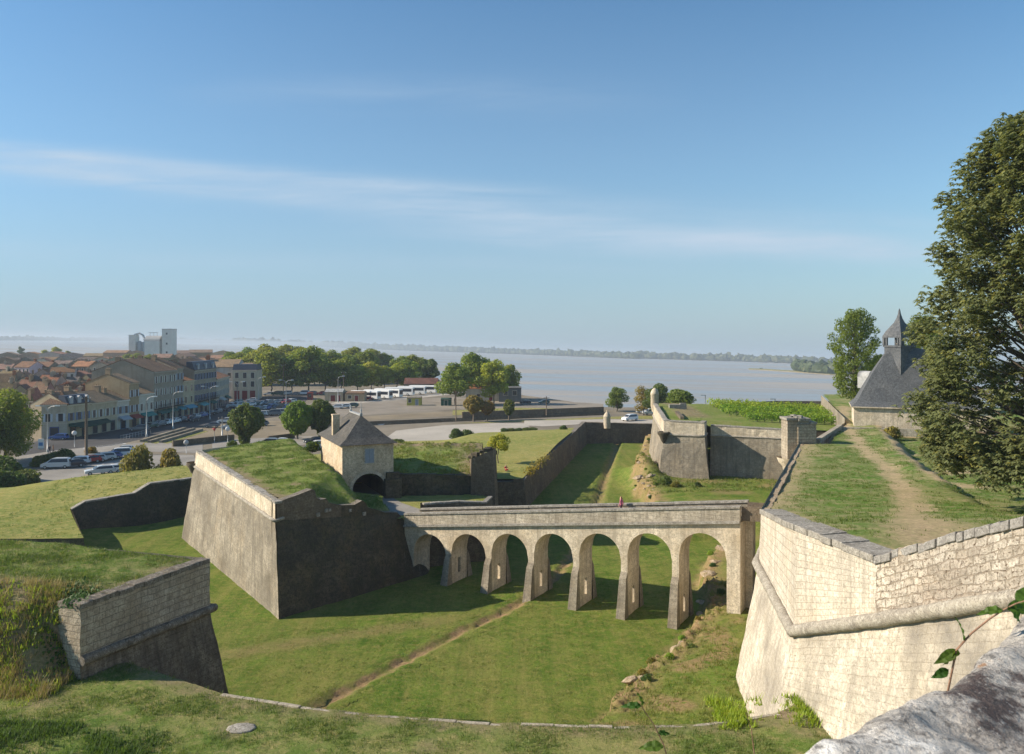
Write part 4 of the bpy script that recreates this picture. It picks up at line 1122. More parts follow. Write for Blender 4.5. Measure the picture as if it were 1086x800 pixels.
# ================================================================== right bastion beside the camera
t = thing('rampart', 'tall bright limestone rampart at the right with rounded cordon and grey coping', 'rampart', (16, 42, 0))
Sc, Cn = Vector((16.0, 52.0, 9.35)), Vector((14.1, 40.0, 9.35))
D_, E_ = Vector((15.45, 33.6, 9.4)), Vector((16.75, 26.2, 15.5))
F_, G_ = Vector((17.6, 20.5, 20.0)), Vector((18.3, 16.5, 21.6))
outF = Vector((-.985, .156, 0)); outC = Vector((-.98, -.19, 0))
Sb = Vector((13.9, 51.4, -.1)); Cbn = Vector((13.2, 40.4, 4.0)); Cb0 = Vector((12.45, 40.6, -.1))
Dc = Vector((15.3, 34.0, 11.75))                           # cordon under the dip of the coping
cz_ = lambda p: 9.35 + (Cn - p).length * 0
cord = [Sc, Cn, Vector((15.35, 33.7, 12.1)), E_, F_, G_]
S2 = Vector((34.0, 95.0, 8.6))
mb = MB()
rough_quad(mb, Sb, Cb0, Cn, Sc)
mb.wall(Vector((32.0, 95.4, -.1)), Sb, Sc, S2)
mb.build('flank_scarp', M['palelow'], t, True)
low_ = [p + outC * ((p.z - 3) * .19 if i else 0) for i, p in enumerate(cord[1:])]
low_ = [Vector((p.x - (c.z - 2) * .2 * .98 if i else Cb0.x, p.y if i else Cb0.y, -.1)) for i, (p, c) in enumerate(zip(cord[1:], cord[1:]))]
mb = MB(); u = 0
for i in range(4):
    rough_quad(mb, low_[i], low_[i + 1], cord[i + 2], cord[i + 1], 0, u); u += (cord[i + 2] - cord[i + 1]).length
mb.build('curtain_scarp', M['palelow'], t, True)
tops = [Vector((16.15, 52.0, 12.85)), Vector((14.15, 40.0, 14.65)), Vector((15.42, 34.0, 14.75)), Vector((16.8, 26.2, 18.2)), Vector((17.7, 20.5, 21.2)), Vector((18.4, 16.5, 23.0))]
mb = MB()
rough_quad(mb, Sc, Cn, tops[1], tops[0], amp=.03)
rough_quad(mb, cord[1], cord[2], tops[2], tops[1], amp=.03)
mb.wall(S2, Sc, tops[0], V3(S2, 11.5))
mb.build('ashlar_parapet', M['pale'], t, True)
mb = MB(); u = 0
for i in range(2, 5):
    rough_quad(mb, cord[i], cord[i + 1], tops[i + 1], tops[i], 0, u, .22, .09); u += (cord[i + 1] - cord[i]).length
mb.build('rubble_parapet', M['rub'], t, True)
cordon([S2 - Vector((.1, 0, 0)), cord[0] + outF * .12] + [p + outC * .12 for p in cord[1:]], .3, t, M['torus'], step=.45)
course('coping', [V3(S2, 11.32), tops[0] - Vector((0, 0, .14))], t, M['outcrop'], .04, .5, .3, 1.5, .05, 51)
course('coping', [tops[0] + Vector((0, 0, .02)), tops[1] + Vector((0, 0, .02)), tops[2] + Vector((0, 0, .02))], t, M['cope'], .1, 1.35, .32, .95, .03, 52)
course('coping', tops[2:], t, M['ramp'], .09, .75, .34, .55, .06, 53)
def pl_z(x, y):
    z = pw(y, [(14, 22.2), (17, 21.8), (26, 17.7), (33.6, 14.5), (41, 14.45), (52, 12.75), (66, 12.1), (95, 11.35), (115, 11.2), (135, 11.9), (168, 12.2)])
    bl = [(29, 44), (35.6, 66), (42.4, 86.4), (53, 115)]
    d, s = line_dist(x, y, bl)
    z -= 1.1 * sstep(-.6, 1.5, s + 1.0 * nz(x, y, .35) + .4 * nz(x, y, 1.1)) * sstep(46, 62, y)
    z += .22 * sstep(2.2, .3, abs(s + .8 + nz(x, y, .5, 3))) * sstep(56, 70, y)
    return z + .07 * nz(x, y, .3, 6) + .05 * nz(x, y, 1.2)
pathl = [(20, 37), (21.5, 42), (25, 50), (30.5, 62), (35, 75), (39.5, 90), (45, 106), (48, 116), (58, 140)]
def pl_d(x, y):
    d, s = line_dist(x, y, pathl)
    wdt = pw(y, [(36, 2.5), (46, 1.3), (60, .8), (160, .85)])
    a = .85 * sstep(wdt * 1.9, wdt * .3, d + nz(x, y, .45) * .9 + nz(x, y, 1.3) * .5)
    d2, s2 = line_dist(x, y, [(34, 95), (16.15, 52), (14.15, 40), (15.42, 34), (16.8, 26)])
    b = .7 * sstep(3.2, .4, d2 + nz(x, y, .6) * 1.6)
    d3, s3 = line_dist(x, y, [(35.6, 66), (42.4, 86.4), (53, 115)])
    c = .9 * sstep(1.2, .4, abs(s3 + nz(x, y, .7) * .6))
    return max(a, b, c, .75 * sstep(.12, .45, nz(x, y, .22, 14)) * sstep(8, 16, x - .34 * y), .35 * sstep(.2, .5, nz(x, y, .35, 31)))
outer = [(17.0, 14), (18.4, 16.5), (17.7, 20.5), (16.8, 26.2), (15.42, 34.0), (14.15, 40.0), (16.15, 52.0), (34.0, 95.0), (37.5, 95.2), (45.5, 112), (49, 118), (64, 166)]
ppoly = [(p[0] + .35, p[1]) for p in outer] + [(80, 166), (110, 120), (110, 14)]
sheet('platform', 14, 110, 14, 168, .5, pl_z, M['plat'], lambda x, y: pip(x, y, ppoly), pl_d)
mb = MB()
for a, b in zip(outer[7:], outer[8:]): mb.wall((a[0], a[1], -1), (b[0], b[1], -1), (b[0], b[1], 11.45 if a[1] < 115 else 12.1), (a[0], a[1], 11.45 if a[1] < 117 else 12.1))
mb.build('river_scarp', M['grey'], t, True)

# sentry block where the rampart turns
t = thing('sentry_post', 'roofless grey stone sentry post at the far corner of the right rampart', 'sentry post', (34.4, 96.2, 11.2)); t.scale = (.78, .82, .98)
mb = MB()
mb.box(-2.1, -.55, -1.1, 1.6, -2.2, 3.0); mb.box(-.55, 2.2, -1.3, 1.6, -2.2, 2.55)
mb.build('body', M['block'], t)
mb = MB(); r8 = random.Random(9)
mb.box(-2.3, -.5, -1.3, 1.8, 3.0, 3.28); mb.box(-.5, 1.3, -1.5, 1.8, 2.95, 3.25); mb.box(1.3, 2.3, -1.4, 1.8, 2.55, 2.8)
mb.box(-.5, 1.2, -1.1, 1.5, 2.55, 2.95)
for j in range(7):
    s = r8.uniform(.2, .4); mb.box(-s, s, -s, s, 0, s * .9, 0, Matrix.Translation((r8.uniform(-1.6, .6), r8.uniform(-1, 1), 3.26)) @ Matrix.Rotation(r8.uniform(0, 3), 4, 'Z'))
mb.build('cap', M['cope'], t)
mb = MB(); mb.lathe([(.05, -4.6), (.5, -4.0), (1.0, -3.2), (1.15, -2.7), (1.7, -2.2), (2.0, -1.6)], 14, (-1.4, -.2, 0)); mb.build('corbel', M['tan'], t)
t = thing('low_wall', 'low grey stone wall running from the sentry post to the grey chapel', 'wall', (43, 112, 11.2))
mb = MB(); pa, pb = Vector((37, 97, 0)), Vector((46.0, 112.4, 0)); pc = Vector((56.5, 109.5, 0))
for a, b, h in ((pa, pb, 11.75), (pb, pc, 11.45)):
    L = (b - a).length; mb.box(0, L, -.3, .3, 10.4, h, M=Matrix.Translation(a) @ Matrix.Rotation(math.atan2(b.y - a.y, b.x - a.x), 4, 'Z'))
mb.build('masonry', M['weath'], t, True)

# ================================================================== chapel with the bell turret
ch = thing('chapel', 'small stone chapel with steep grey slate roof and pointed bell turret', 'chapel', (56.36, 116.6, 11.0), -.36)
hx, hy = 6.6, 4.2
mb = MB(); mb.box(-hx + .35, hx + 4.5, -hy + .35, hy - .3, -3, 3.2); mb.build('wall', M['tan'], ch)
mb = MB()
rr_ = [(-1, (hx, hy, 3.05)), (0, (hx - .9, hy - .9, 3.75))]
# swept roof: flared eaves rising to the turret
lv = [(hx, hy, 3.1), (hx - .75, hy - .65, 3.8), (3.9, 2.0, 7.5), (2.0, .9, 10.6), (1.2, .3, 11.5)]
ext = 4.4
for (ax, ay, az), (bx, by, bz) in zip(lv, lv[1:]):
    pa = [(-ax, -ay, az), (ax + ext, -ay, az), (ax + ext, ay, az), (-ax, ay, az)]
    pb = [(-bx, -by, bz), (bx + ext * (1 - (bz - 3) / 11), -by, bz), (bx + ext * (1 - (bz - 3) / 11), by, bz), (-bx, by, bz)]
    for i in range(4):
        mb.wall(pa[i], pa[(i + 1) % 4], pb[(i + 1) % 4], pb[i])
mb.face([(-1.2, -.3, 11.5), (2.0, -.3, 11.5), (2.0, .3, 11.5), (-1.2, .3, 11.5)])
rf = mb.build('roof', M['chslate'], ch)
mb = MB(); mb.box(-hx - .05, hx + ext + .05, -hy - .05, hy + .05, 2.95, 3.1); mb.build('eaves_moulding', M['tan'], rf)
def dia(mb, r0, z0, r1, z1, mi=0, smooth=False):
    P0 = [(0, -r0, z0), (r0, 0, z0), (0, r0, z0), (-r0, 0, z0)]; P1 = [(0, -r1, z1), (r1, 0, z1), (0, r1, z1), (-r1, 0, z1)]
    for i in range(4): mb.wall(P0[i], P0[(i + 1) % 4], P1[(i + 1) % 4], P1[i], mi)
mb = MB(); dia(mb, 2.0, 5.4, 2.0, 11.6); dia(mb, 2.2, 11.6, 2.2, 11.85)
mb.face([(0, -2.2, 11.85), (2.2, 0, 11.85), (0, 2.2, 11.85), (-2.2, 0, 11.85)]); mb.face([(0, -2.2, 11.6), (2.2, 0, 11.6), (0, 2.2, 11.6), (-2.2, 0, 11.6)])
tr = mb.build('bell_turret', M['chslate'], ch)
for x, y in ((0, -2.02), (2.02, 0), (0, 2.02), (-2.02, 0)):
    mb = MB(); mb.box(-.17, .17, -.17, .17, 11.85, 13.0, M=Matrix.Translation((x, y, 0)) @ Matrix.Rotation(PI / 4, 4, 'Z')); mb.build('lantern_post', M['chslate'], tr)
for (x0, y0), (x1, y1) in (((0, -2.02), (2.02, 0)), ((2.02, 0), (0, 2.02)), ((0, 2.02), (-2.02, 0)), ((-2.02, 0), (0, -2.02))):
    for f in (.16, .84):
        mb = MB(); mb.box(-.12, .12, -.12, .12, 11.85, 13.0, M=Matrix.Translation((lerp(x0, x1, f), lerp(y0, y1, f), 0)) @ Matrix.Rotation(PI / 4, 4, 'Z')); mb.build('lantern_post', M['chslate'], tr)
mb = MB()
sp_ = [(a, 12.95 + (b - 13.9) * .70) for a, b in ((2.3, 13.9), (2.25, 14.25), (1.85, 15.2), (1.25, 16.2), (.75, 17.0), (.42, 17.9), (.2, 18.9), (.12, 19.6), (.02, 20.0))]
for (r0, z0), (r1, z1) in zip(sp_, sp_[1:]): dia(mb, r0, z0, r1, z1)
mb.face([(0, -2.3, 12.95), (2.3, 0, 12.95), (0, 2.3, 12.95), (-2.3, 0, 12.95)])
mb.build('spire', M['chslate'], tr)
mb = MB(); mb.lathe([(.05, 12.6), (.28, 12.5), (.36, 12.3), (.42, 12.1), (.5, 12.0)], 12); mb.build('bell', M['darkcope'], tr)
mb = MB(); mb.box(1.2, 2.9, -hy + .38, -hy + .47, -1.4, 2.0); dr = mb.build('door', M['black'], ch)
mb = MB()
for a in ((.95, 1.2, -1.4, 2.0), (2.9, 3.15, -1.4, 2.0), (.95, 3.15, 2.0, 2.3)): mb.box(a[0], a[1], -hy + .33, -hy + .5, a[2], a[3])
mb.build('door_frame', M['pale'], dr)
mb = MB(); mb.tube([(0, -1.2, 0), (0, 1.2, 0)], .95, 14); mb.box(-.95, .95, -1.15, 1.15, -1.8, 0)
dm = mb.build('dormer', M['lead'], ch); dm.location = (-4.2, 4.4, 7.0); dm.rotation_euler = (0, 0, .9); dm.scale = (.8, .8, .95)
flat('chapel_path', [(60, 112.6), (80, 104), (110, 86), (112, 88), (82, 107), (62, 114.6)], 10.6, M['grav'])

# ================================================================== gatehouse
th = .434
gh = thing('gatehouse', 'cream square gatehouse with hipped slate roof and dark archway', 'gatehouse', (-18.74, 88.5, 5.86), th)
gw, gd, gz = 5.83, 11.5, 6.2
mb = MB(); q = [(0, 0)]
ac, ar, asz = 3.0, 1.85, 1.2
def arch_front(y, rev=False):
    N = 16; pts = []
    L = [(ac - ar, 0)] + [(ac - ar * math.cos(PI * i / N), asz + ar * .92 * math.sin(PI * i / N)) for i in range(N + 1)] + [(ac + ar, 0)]
    mb.face([(0, y, -.3), (ac - ar, y, -.3), (ac - ar, y, asz), (0, y, asz)], [(0, 0), (1.2, 0), (1.2, 1.2), (0, 1.2)])
    mb.face([(ac + ar, y, -.3), (gw, y, -.3), (gw, y, asz), (ac + ar, y, asz)], [(4.85, 0), (gw, 0), (gw, 1.2), (4.85, 1.2)])
    for i in range(N):
        a = (ac - ar * math.cos(PI * i / N), asz + ar * .92 * math.sin(PI * i / N)); b = (ac - ar * math.cos(PI * (i + 1) / N), asz + ar * .92 * math.sin(PI * (i + 1) / N))
        mb.face([(a[0], y, a[1]), (b[0], y, b[1]), (b[0], y, gz), (a[0], y, gz)], [(a[0], a[1]), (b[0], b[1]), (b[0], gz), (a[0], gz)])
    mb.face([(0, y, asz), (ac - ar, y, asz), (ac - ar, y, gz), (0, y, gz)], [(0, asz), (ac - ar, asz), (ac - ar, gz), (0, gz)])
    mb.face([(ac + ar, y, asz), (gw, y, asz), (gw, y, gz), (ac + ar, y, gz)], [(ac + ar, asz), (gw, asz), (gw, gz), (ac + ar, gz)])
arch_front(0)
mb.wall((0, gd, -.3), (0, 0, -.3), (0, 0, gz), (0, gd, gz)); mb.wall((gw, 0, -.3), (gw, gd, -.3), (gw, gd, gz), (gw, 0, gz)); mb.wall((gw, gd, -.3), (0, gd, -.3), (0, gd, gz), (gw, gd, gz))
gwl = mb.build('wall', M['lime'], gh)
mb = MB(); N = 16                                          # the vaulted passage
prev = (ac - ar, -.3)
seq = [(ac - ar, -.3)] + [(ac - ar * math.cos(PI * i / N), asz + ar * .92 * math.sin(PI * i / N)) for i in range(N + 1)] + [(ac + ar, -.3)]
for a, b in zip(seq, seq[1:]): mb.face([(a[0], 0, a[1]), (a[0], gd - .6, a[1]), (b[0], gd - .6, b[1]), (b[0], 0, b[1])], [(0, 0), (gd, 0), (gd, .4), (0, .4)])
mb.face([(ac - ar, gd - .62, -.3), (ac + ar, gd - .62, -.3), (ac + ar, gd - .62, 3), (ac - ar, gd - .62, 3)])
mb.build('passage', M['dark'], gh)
mb = MB()
for i in range(N):
    for rr0, rr1 in ((ar, ar + .36),):
        a0, a1 = PI * (i + .04) / N, PI * (i + .96) / N
        P = [(ac - r_ * math.cos(a), y, asz + r_ * .92 * math.sin(a)) for y in (-.06, .1) for r_, a in ((rr0, a0), (rr1, a0), (rr1, a1), (rr0, a1))]
        mb.idx(P, [(0, 1, 2, 3), (7, 6, 5, 4), (0, 4, 5, 1), (1, 5, 6, 2), (2, 6, 7, 3), (3, 7, 4, 0)])
mb.build('arch_stones', M['tan'], gh)
ov = .42
mb = MB(); e = [(-ov, -ov), (gw + ov, -ov), (gw + ov, gd + ov), (-ov, gd + ov)]
m_ = [(.55, .55), (gw - .55, .55), (gw - .55, gd - .55), (.55, gd - .55)]
z0, z1, z2 = gz, gz + .65, gz + 2.95
r0, r1 = (gw / 2, gw / 2 + .35), (gw / 2, gd - gw / 2 - .35)
for i in range(4): mb.wall((*e[i], z0), (*e[(i + 1) % 4], z0), (*m_[(i + 1) % 4], z1), (*m_[i], z1))
A0, A1 = (*r0, z2), (*r1, z2)
mb.face([(*m_[0], z1), (*m_[1], z1), A0], [(0, 0), (5, 0), (2.5, 4)]); mb.face([(*m_[2], z1), (*m_[3], z1), A1], [(0, 0), (5, 0), (2.5, 4)])
mb.wall((*m_[3], z1), (*m_[0], z1), A0, A1); mb.wall((*m_[1], z1), (*m_[2], z1), A1, A0)
mb.face([(*p, z0 - .02) for p in e])
grf = mb.build('roof', M['slate'], gh)
mb = MB(); mb.box(r0[0] - .16, r0[0] + .16, r0[1] - .1, r1[1] + .1, z2 - .06, z2 + .1); mb.build('ridge', M['lead'], grf)
for y in (r0[1], r1[1]):
    mb = MB(); mb.lathe([(.12, 0), (.2, .15), (.06, .3), (.14, .55), (.05, .7), (.02, 1.7 if y == r0[1] else .8)], 8, (r0[0], y, z2)); mb.build('finial', M['lead'], grf)
mb = MB(); mb.box(.25, 1.05, 5.9, 6.6, gz + .4, gz + 2.75); mb.box(.2, 1.1, 5.85, 6.65, gz + 2.75, gz + 2.9); mb.build('chimney', M['lime'], gh)
mb = MB(); mb.box(2.45, 3.65, -.05, .03, 4.0, 5.75); w_ = mb.build('window', M['pale'], gh)
for x0 in (2.56, 3.06):
    mb = MB(); mb.box(x0, x0 + .48, -.09, -.052, 4.1, 5.65)
    for zz in (4.3, 5.4): mb.box(x0 + .02, x0 + .46, -.105, -.09, zz, zz + .08)
    mb.build('shutter', M['shut'], w_)
mb = MB(); mb.box(-.07, -.002, 3.6, 4.2, .9, 2.0); mb.build('niche', M['darkcope'], gh)
mb = MB(); mb.box(4.7, gw + .75, -.75, -.02, -.3, 2.2); mb.box(4.95, gw + .55, -.5, -.02, 2.2, 2.9); mb.build('buttress', M['dark'], gh)
mb = MB(); mb.box(-3.4, -.05, .3, .9, -.3, .95); mb.build('side_wall', M['brownw'], gh)

# ================================================================== the parapet beside the camera
t = thing('parapet', 'rough lichen covered stone parapet very close at the bottom right', 'parapet', (1.5, 1.6, 22))
dU = Vector((.785, .62, 0)); dN = Vector((-.62, .785, 0)); Q0 = Vector((.57, 1.75, 23.1))
bm = bmesh.new(); NX, NY = 260, 70
vv = {}
rows_ = []
def crs(s):                                                # cross-section: outer face, rounded edge, sloping top
    if s < .35: return (0.0, lerp(-1.6, -.1, s / .35))
    if s < .5:
        a = (s - .35) / .15 * PI / 2; return (-.1 + .1 * math.cos(a), -.1 + .1 * math.sin(a))
    return (lerp(-.1, -1.05, (s - .5) / .5), lerp(0, -.1, (s - .5) / .5))
for i in range(NX + 1):
    l = lerp(-1.9, 3.2, i / NX)
    for j in range(NY + 1):
        o_, z_ = crs(j / NY)
        p = Q0 + dU * l + dN * o_ + Vector((0, 0, z_))
        big = noise.noise(p * 2.1) * .06 + noise.noise(p * 5.5 + Vector((3, 1, 0))) * .03
        sm = noise.noise(p * 15) * .012 + noise.noise(p * 40) * .005
        p += (dN * (.5 if j / NY < .5 else .1) + Vector((0, 0, .9))) * (big + sm)
        vv[i, j] = bm.verts.new(p - Vector(t.location))
for i in range(NX):
    for j in range(NY):
        f = bm.faces.new((vv[i, j], vv[i + 1, j], vv[i + 1, j + 1], vv[i, j + 1])); f.smooth = True
me = bpy.data.meshes.new('coping_block'); bm.to_mesh(me); bm.free()
k = NT('lichen_rock'); p = k.pos()
col = k.mix(k.ramp(k.noise(p, 4, 8, .72), [(.38, 0), (.62, 1)]), (.24, .22, .2), (.6, .56, .5))
col = k.mix(k.ramp(k.noise(p, 2.1, 5, .6), [(.53, 0), (.6, 1)]), col, (.85, .82, .76))
col = k.mix(k.ramp(k.noise(k.mapv(p, (1, 1, 1), (4, 2, 1)), 2.4, 8, .75), [(.53, 0), (.6, .92)]), col, (.07, .048, .045))
col = k.mix(k.ramp(k.noise(k.mapv(p, (1, 1, 1), (1, 7, 1)), 7, 5, .7), [(.64, 0), (.69, .8)]), col, (.33, .16, .06))
col = k.mix(k.ramp(k.noise(p, 28, 6, .75), [(.36, .8), (.5, 0)]), col, (.08, .075, .07))
col = k.mix(k.ramp(k.noise(p, 45, 4, .75), [(.58, 0), (.68, .5)]), col, (.75, .72, .66))
k.col(col); k.bump(k.math('ADD', k.noise(p, 22, 8, .75), k.noise(p, 60, 4, .7)), .9, .02); M['lichen'] = k.m
me.materials.append(k.m); o = bpy.data.objects.new('coping_block', me); COL.objects.link(o); o.parent = t
P1, P2 = Q0 - dU * 1.9, Vector((18.3, 16.6, 22.4))
mb = MB(); mb.wall((P1.x, P1.y, 5.5), (P2.x, P2.y, 5.5), (P2.x, P2.y, 21.6), (P1.x, P1.y, 21.6)); mb.build('wall_face', M['pale'], t, True)
pq = Q0 + dU * 3.2
mb = MB(); a = Vector((pq.x, pq.y, 21.5)); b = Vector((18.2, 16.6, 21.5))
ang = math.atan2(b.y - a.y, b.x - a.x); mb.box(.05, (b - a).length, -1.0, -.02, 0, 1.5, M=Matrix.Translation(a) @ Matrix.Rotation(ang, 4, 'Z')); mb.build('parapet_run', M['cope'], t, True)
flat('camera_platform', [(-1.2, -.3), (18.6, 15.4), (60, 15), (60, -20), (-10, -20)], 22.25, M['plat'])
# ================================================================== town
GZ = .9
ORD = 'first second third fourth fifth sixth seventh eighth ninth tenth eleventh twelfth thirteenth fourteenth fifteenth sixteenth seventeenth eighteenth nineteenth twentieth'.split()
WCOL = {'cream': (.50, .42, .29), 'grey': (.33, .29, .23), 'white': (.60, .56, .48), 'tan': (.38, .29, .18), 'brown': (.25, .19, .125), 'pale': (.48, .42, .33)}
TCOL = {'brown': (.25, .155, .095), 'orange': (.40, .19, .095), 'red': (.34, .14, .08), 'tan': (.35, .245, .15), 'grey': (.22, .17, .13), 'dark': (.16, .12, .095)}
def c4(c): return (c[0], c[1], c[2], 1)
_wm = {}
def unit_mesh(key, fn, mats):
    if key not in _wm: mb = MB(); fn(mb); _wm[key] = mb.mesh(key, mats)
    return _wm[key]
def put(me, name, parent, loc, rz=0, col=None, scale=None):
    o = bpy.data.objects.new(name, me); COL.objects.link(o); o.parent = parent; o.location = loc; o.rotation_euler = (0, 0, rz)
    if col: o.color = c4(col)
    if scale: o.scale = scale
    return o
def frame_fn(w, h):
    def f(mb):
        for a in ((-w / 2 - .16, -w / 2, 0, h), (w / 2, w / 2 + .16, 0, h), (-w / 2 - .16, w / 2 + .16, h, h + .2)): mb.box(a[0], a[1], -.06, .02, a[2], a[3])
        mb.box(-w / 2 - .22, w / 2 + .22, -.14, .02, -.12, 0)
    return f
def window(parent, x, z, w, h, y=0.0, shut=None, rz=0, fcol=(.5, .46, .38), kind='window', pane='glass'):
    f = put(unit_mesh(f'{kind}_{w}_{h}', frame_fn(w, h), [M['matt']]), kind, parent, (x, y, z), rz, fcol)
    put(unit_mesh(f'pane_{pane}_{w}_{h}', lambda mb: mb.box(-w / 2, w / 2, -.03, .0, 0, h), [M[pane]]), 'pane', f, (0, .01, 0))
    if shut:
        me = unit_mesh(f'shutter_{w}_{h}', lambda mb: [mb.box(0, w * .48, -.05, 0, .02, h)] + [mb.box(.03, w * .48 - .03, -.065, -.05, zz * h, zz * h + .06) for zz in (.15, .5, .85)], [M['matt']])
        put(me, 'shutter', f, (-w * .5 - w * .48 - .02, -.06, 0), 0, shut); put(me, 'shutter', f, (w * .5 + .02, -.06, 0), 0, shut)
    return f
def awning(parent, x, z, w, d, col):
    mb = MB(); mb.face([(-w / 2, -d, -.75), (w / 2, -d, -.75), (w / 2, 0, 0), (-w / 2, 0, 0)]); mb.face([(-w / 2, -d, -1.0), (w / 2, -d, -1.0), (w / 2, -d, -.75), (-w / 2, -d, -.75)])
    mb.face([(-w / 2, -d, -.75), (-w / 2, 0, 0), (-w / 2, 0, -.75)]); mb.face([(w / 2, -d, -.75), (w / 2, 0, 0), (w / 2, 0, -.75)])
    o = mb.build('awning', M['matt'], parent); o.location = (x, -.03, z); o.color = c4(col)
def gable_roof(mb, w, d, z, rise, ov=.3, th=.16, along=True, hip=0.0):
    # ridge parallel to the facade (x) when along, else front to back
    if along: P = lambda a, b, c: (a, b, c); L, Wd = w, d
    else: P = lambda a, b, c: (b, a, c); L, Wd = d, w
    r = Wd / 2; e = z - ov * rise / r
    for s in (-1, 1):
        y0 = r + s * (r + ov); x0, x1 = -.06, L + .06
        a, b = P(x0 - (ov if hip else 0), y0, e), P(x1 + (ov if hip else 0), y0, e); c, d_ = P(x1 - hip, r, z + rise), P(x0 + hip, r, z + rise)
        mb.wall(a, b, c, d_)
        up = Vector((0, 0, th))
        q = [Vector(v) + up for v in (a, b, c, d_)]
        ul = (q[1] - q[0]).length; vl = (q[3] - q[0]).length
        mb.face(q, [(0, 0), (ul, 0), (ul - hip, vl), (hip, vl)])
        mb.face([a, b, q[1], q[0]]); mb.face([a, d_, q[3], q[0]]); mb.face([b, c, q[2], q[1]])
    if hip:
        for x0, x1 in ((-.06 - ov, -.06 + hip), (L + .06 + ov, L + .06 - hip)):
            mb.face([Vector(P(x0, -ov, e)) + up, Vector(P(x0, 2 * r + ov, e)) + up, Vector(P(x1, r, z + rise)) + up], [(0, 0), (Wd, 0), (Wd / 2, Wd * .6)])
def body(mb, w, d, h, rise, along=True, hip=0):
    mb.box(0, w, 0, d, -.4, h, skip='t')
    if not hip:
        if along:
            for x in (0, w): mb.face([(x, 0, h), (x, d, h), (x, d / 2, h + rise)])
        else:
            for y in (0, d): mb.face([(0, y, h), (w, y, h), (w / 2, y, h + rise)])
def house(name, label, P, Q, depth, h, rise, wc, tc, along=True, hip=0, group=None, z=GZ, cat='house'):
    P, Q = Vector((P[0], P[1], 0)), Vector((Q[0], Q[1], 0)); w = (Q - P).length
    t = thing(name, label, cat, (P.x, P.y, z), math.atan2(Q.y - P.y, Q.x - P.x), group)
    mb = MB(); body(mb, w, depth, h, rise, along, hip); o = mb.build('wall', M['wallc'], t); o.color = c4(wc)
    mb = MB(); gable_roof(mb, w, depth, h, rise, along=along, hip=hip); r = mb.build('roof', M['tile'], t); r.color = c4(tc)
    t['w'] = w
    return t, w, r
def chimney(roof, x, y, z, s=.7, hgt=1.8, col=(.33, .25, .17)):
    mb = MB(); mb.box(-s / 2, s / 2, -s * .8, s * .8, -1.2, hgt); mb.box(-s / 2 - .08, s / 2 + .08, -s * .8 - .08, s * .8 + .08, hgt, hgt + .14)
    for yy in (-.3, .3): mb.lathe([(.13, hgt + .14), (.1, hgt + .5)], 6, (0, yy, 0))
    o = mb.build('chimney', M['wallc'], roof); o.location = (x, y, z); o.color = c4(col)

sp = {k_: on(*v_, GZ) for k_, v_ in {0: (44, 466.2), 1: (71, 465), 2: (96, 461), 3: (124, 456), 4: (137, 454), 5: (147.5, 452), 6: (163, 449), 7: (187, 443.6), 8: (194, 442.4), 9: (206, 440), 10: (229.5, 434), 11: (243, 428)}.items()}
def eave(i, px, py): p = sp[i]; return CAMZ - (py - HY) / FOC * p.y - GZ
street = [
 ('cream corner house with hipped tiled roof and blue ground floor doors', 0, 1, 12, 7.8, 2.6, 'pale', 'brown', 1, 3.5),
 ('cream house with blue dormer roof and wide dark green cafe awning', 1, 2, 10, 7.6, 2.6, 'cream', 'brown', 1, 0),
 ('pale cream two storey house with patchy tiled roof beside the green awning', 2, 3, 11, 7.4, 2.4, 'cream', 'tan', 1, 0),
 ('narrow white house with blue shop front on the street corner row', 3, 4, 11, 7.3, 2.3, 'white', 'tan', 1, 0),
 ('tall narrow stone house with bare brown gable wall and balcony', 4, 5, 12, 11.4, 2.2, 'tan', 'tan', 1, 0),
 ('low white house squeezed between the narrow tall house and the big block', 5, 6, 11, 8.2, 2.0, 'white', 'tan', 1, 0),
 ('largest grey stone house in the street row with long bare gable wall', 6, 7, 17, 13.8, 3.2, 'grey', 'brown', 1, 0),
 ('slim grey stone house attached behind the largest house', 7, 8, 15, 14.2, 3.0, 'grey', 'brown', 1, 0),
 ('lower cream house with orange roof edge between two tall grey houses', 8, 9, 12, 10.4, 2.0, 'cream', 'orange', 1, 0),
 ('tall grey house with rounded blue slate attic and white shutters', 9, 10, 14, 13.2, 3.0, 'grey', 'brown', 1, 0),
 ('small pale house just before the white block with red doors', 10, 11, 12, 9.6, 2.2, 'pale', 'orange', 1, 0)]
SH = [(.5, .52, .55), (.16, .2, .3), (.55, .55, .5), (.3, .36, .42)]
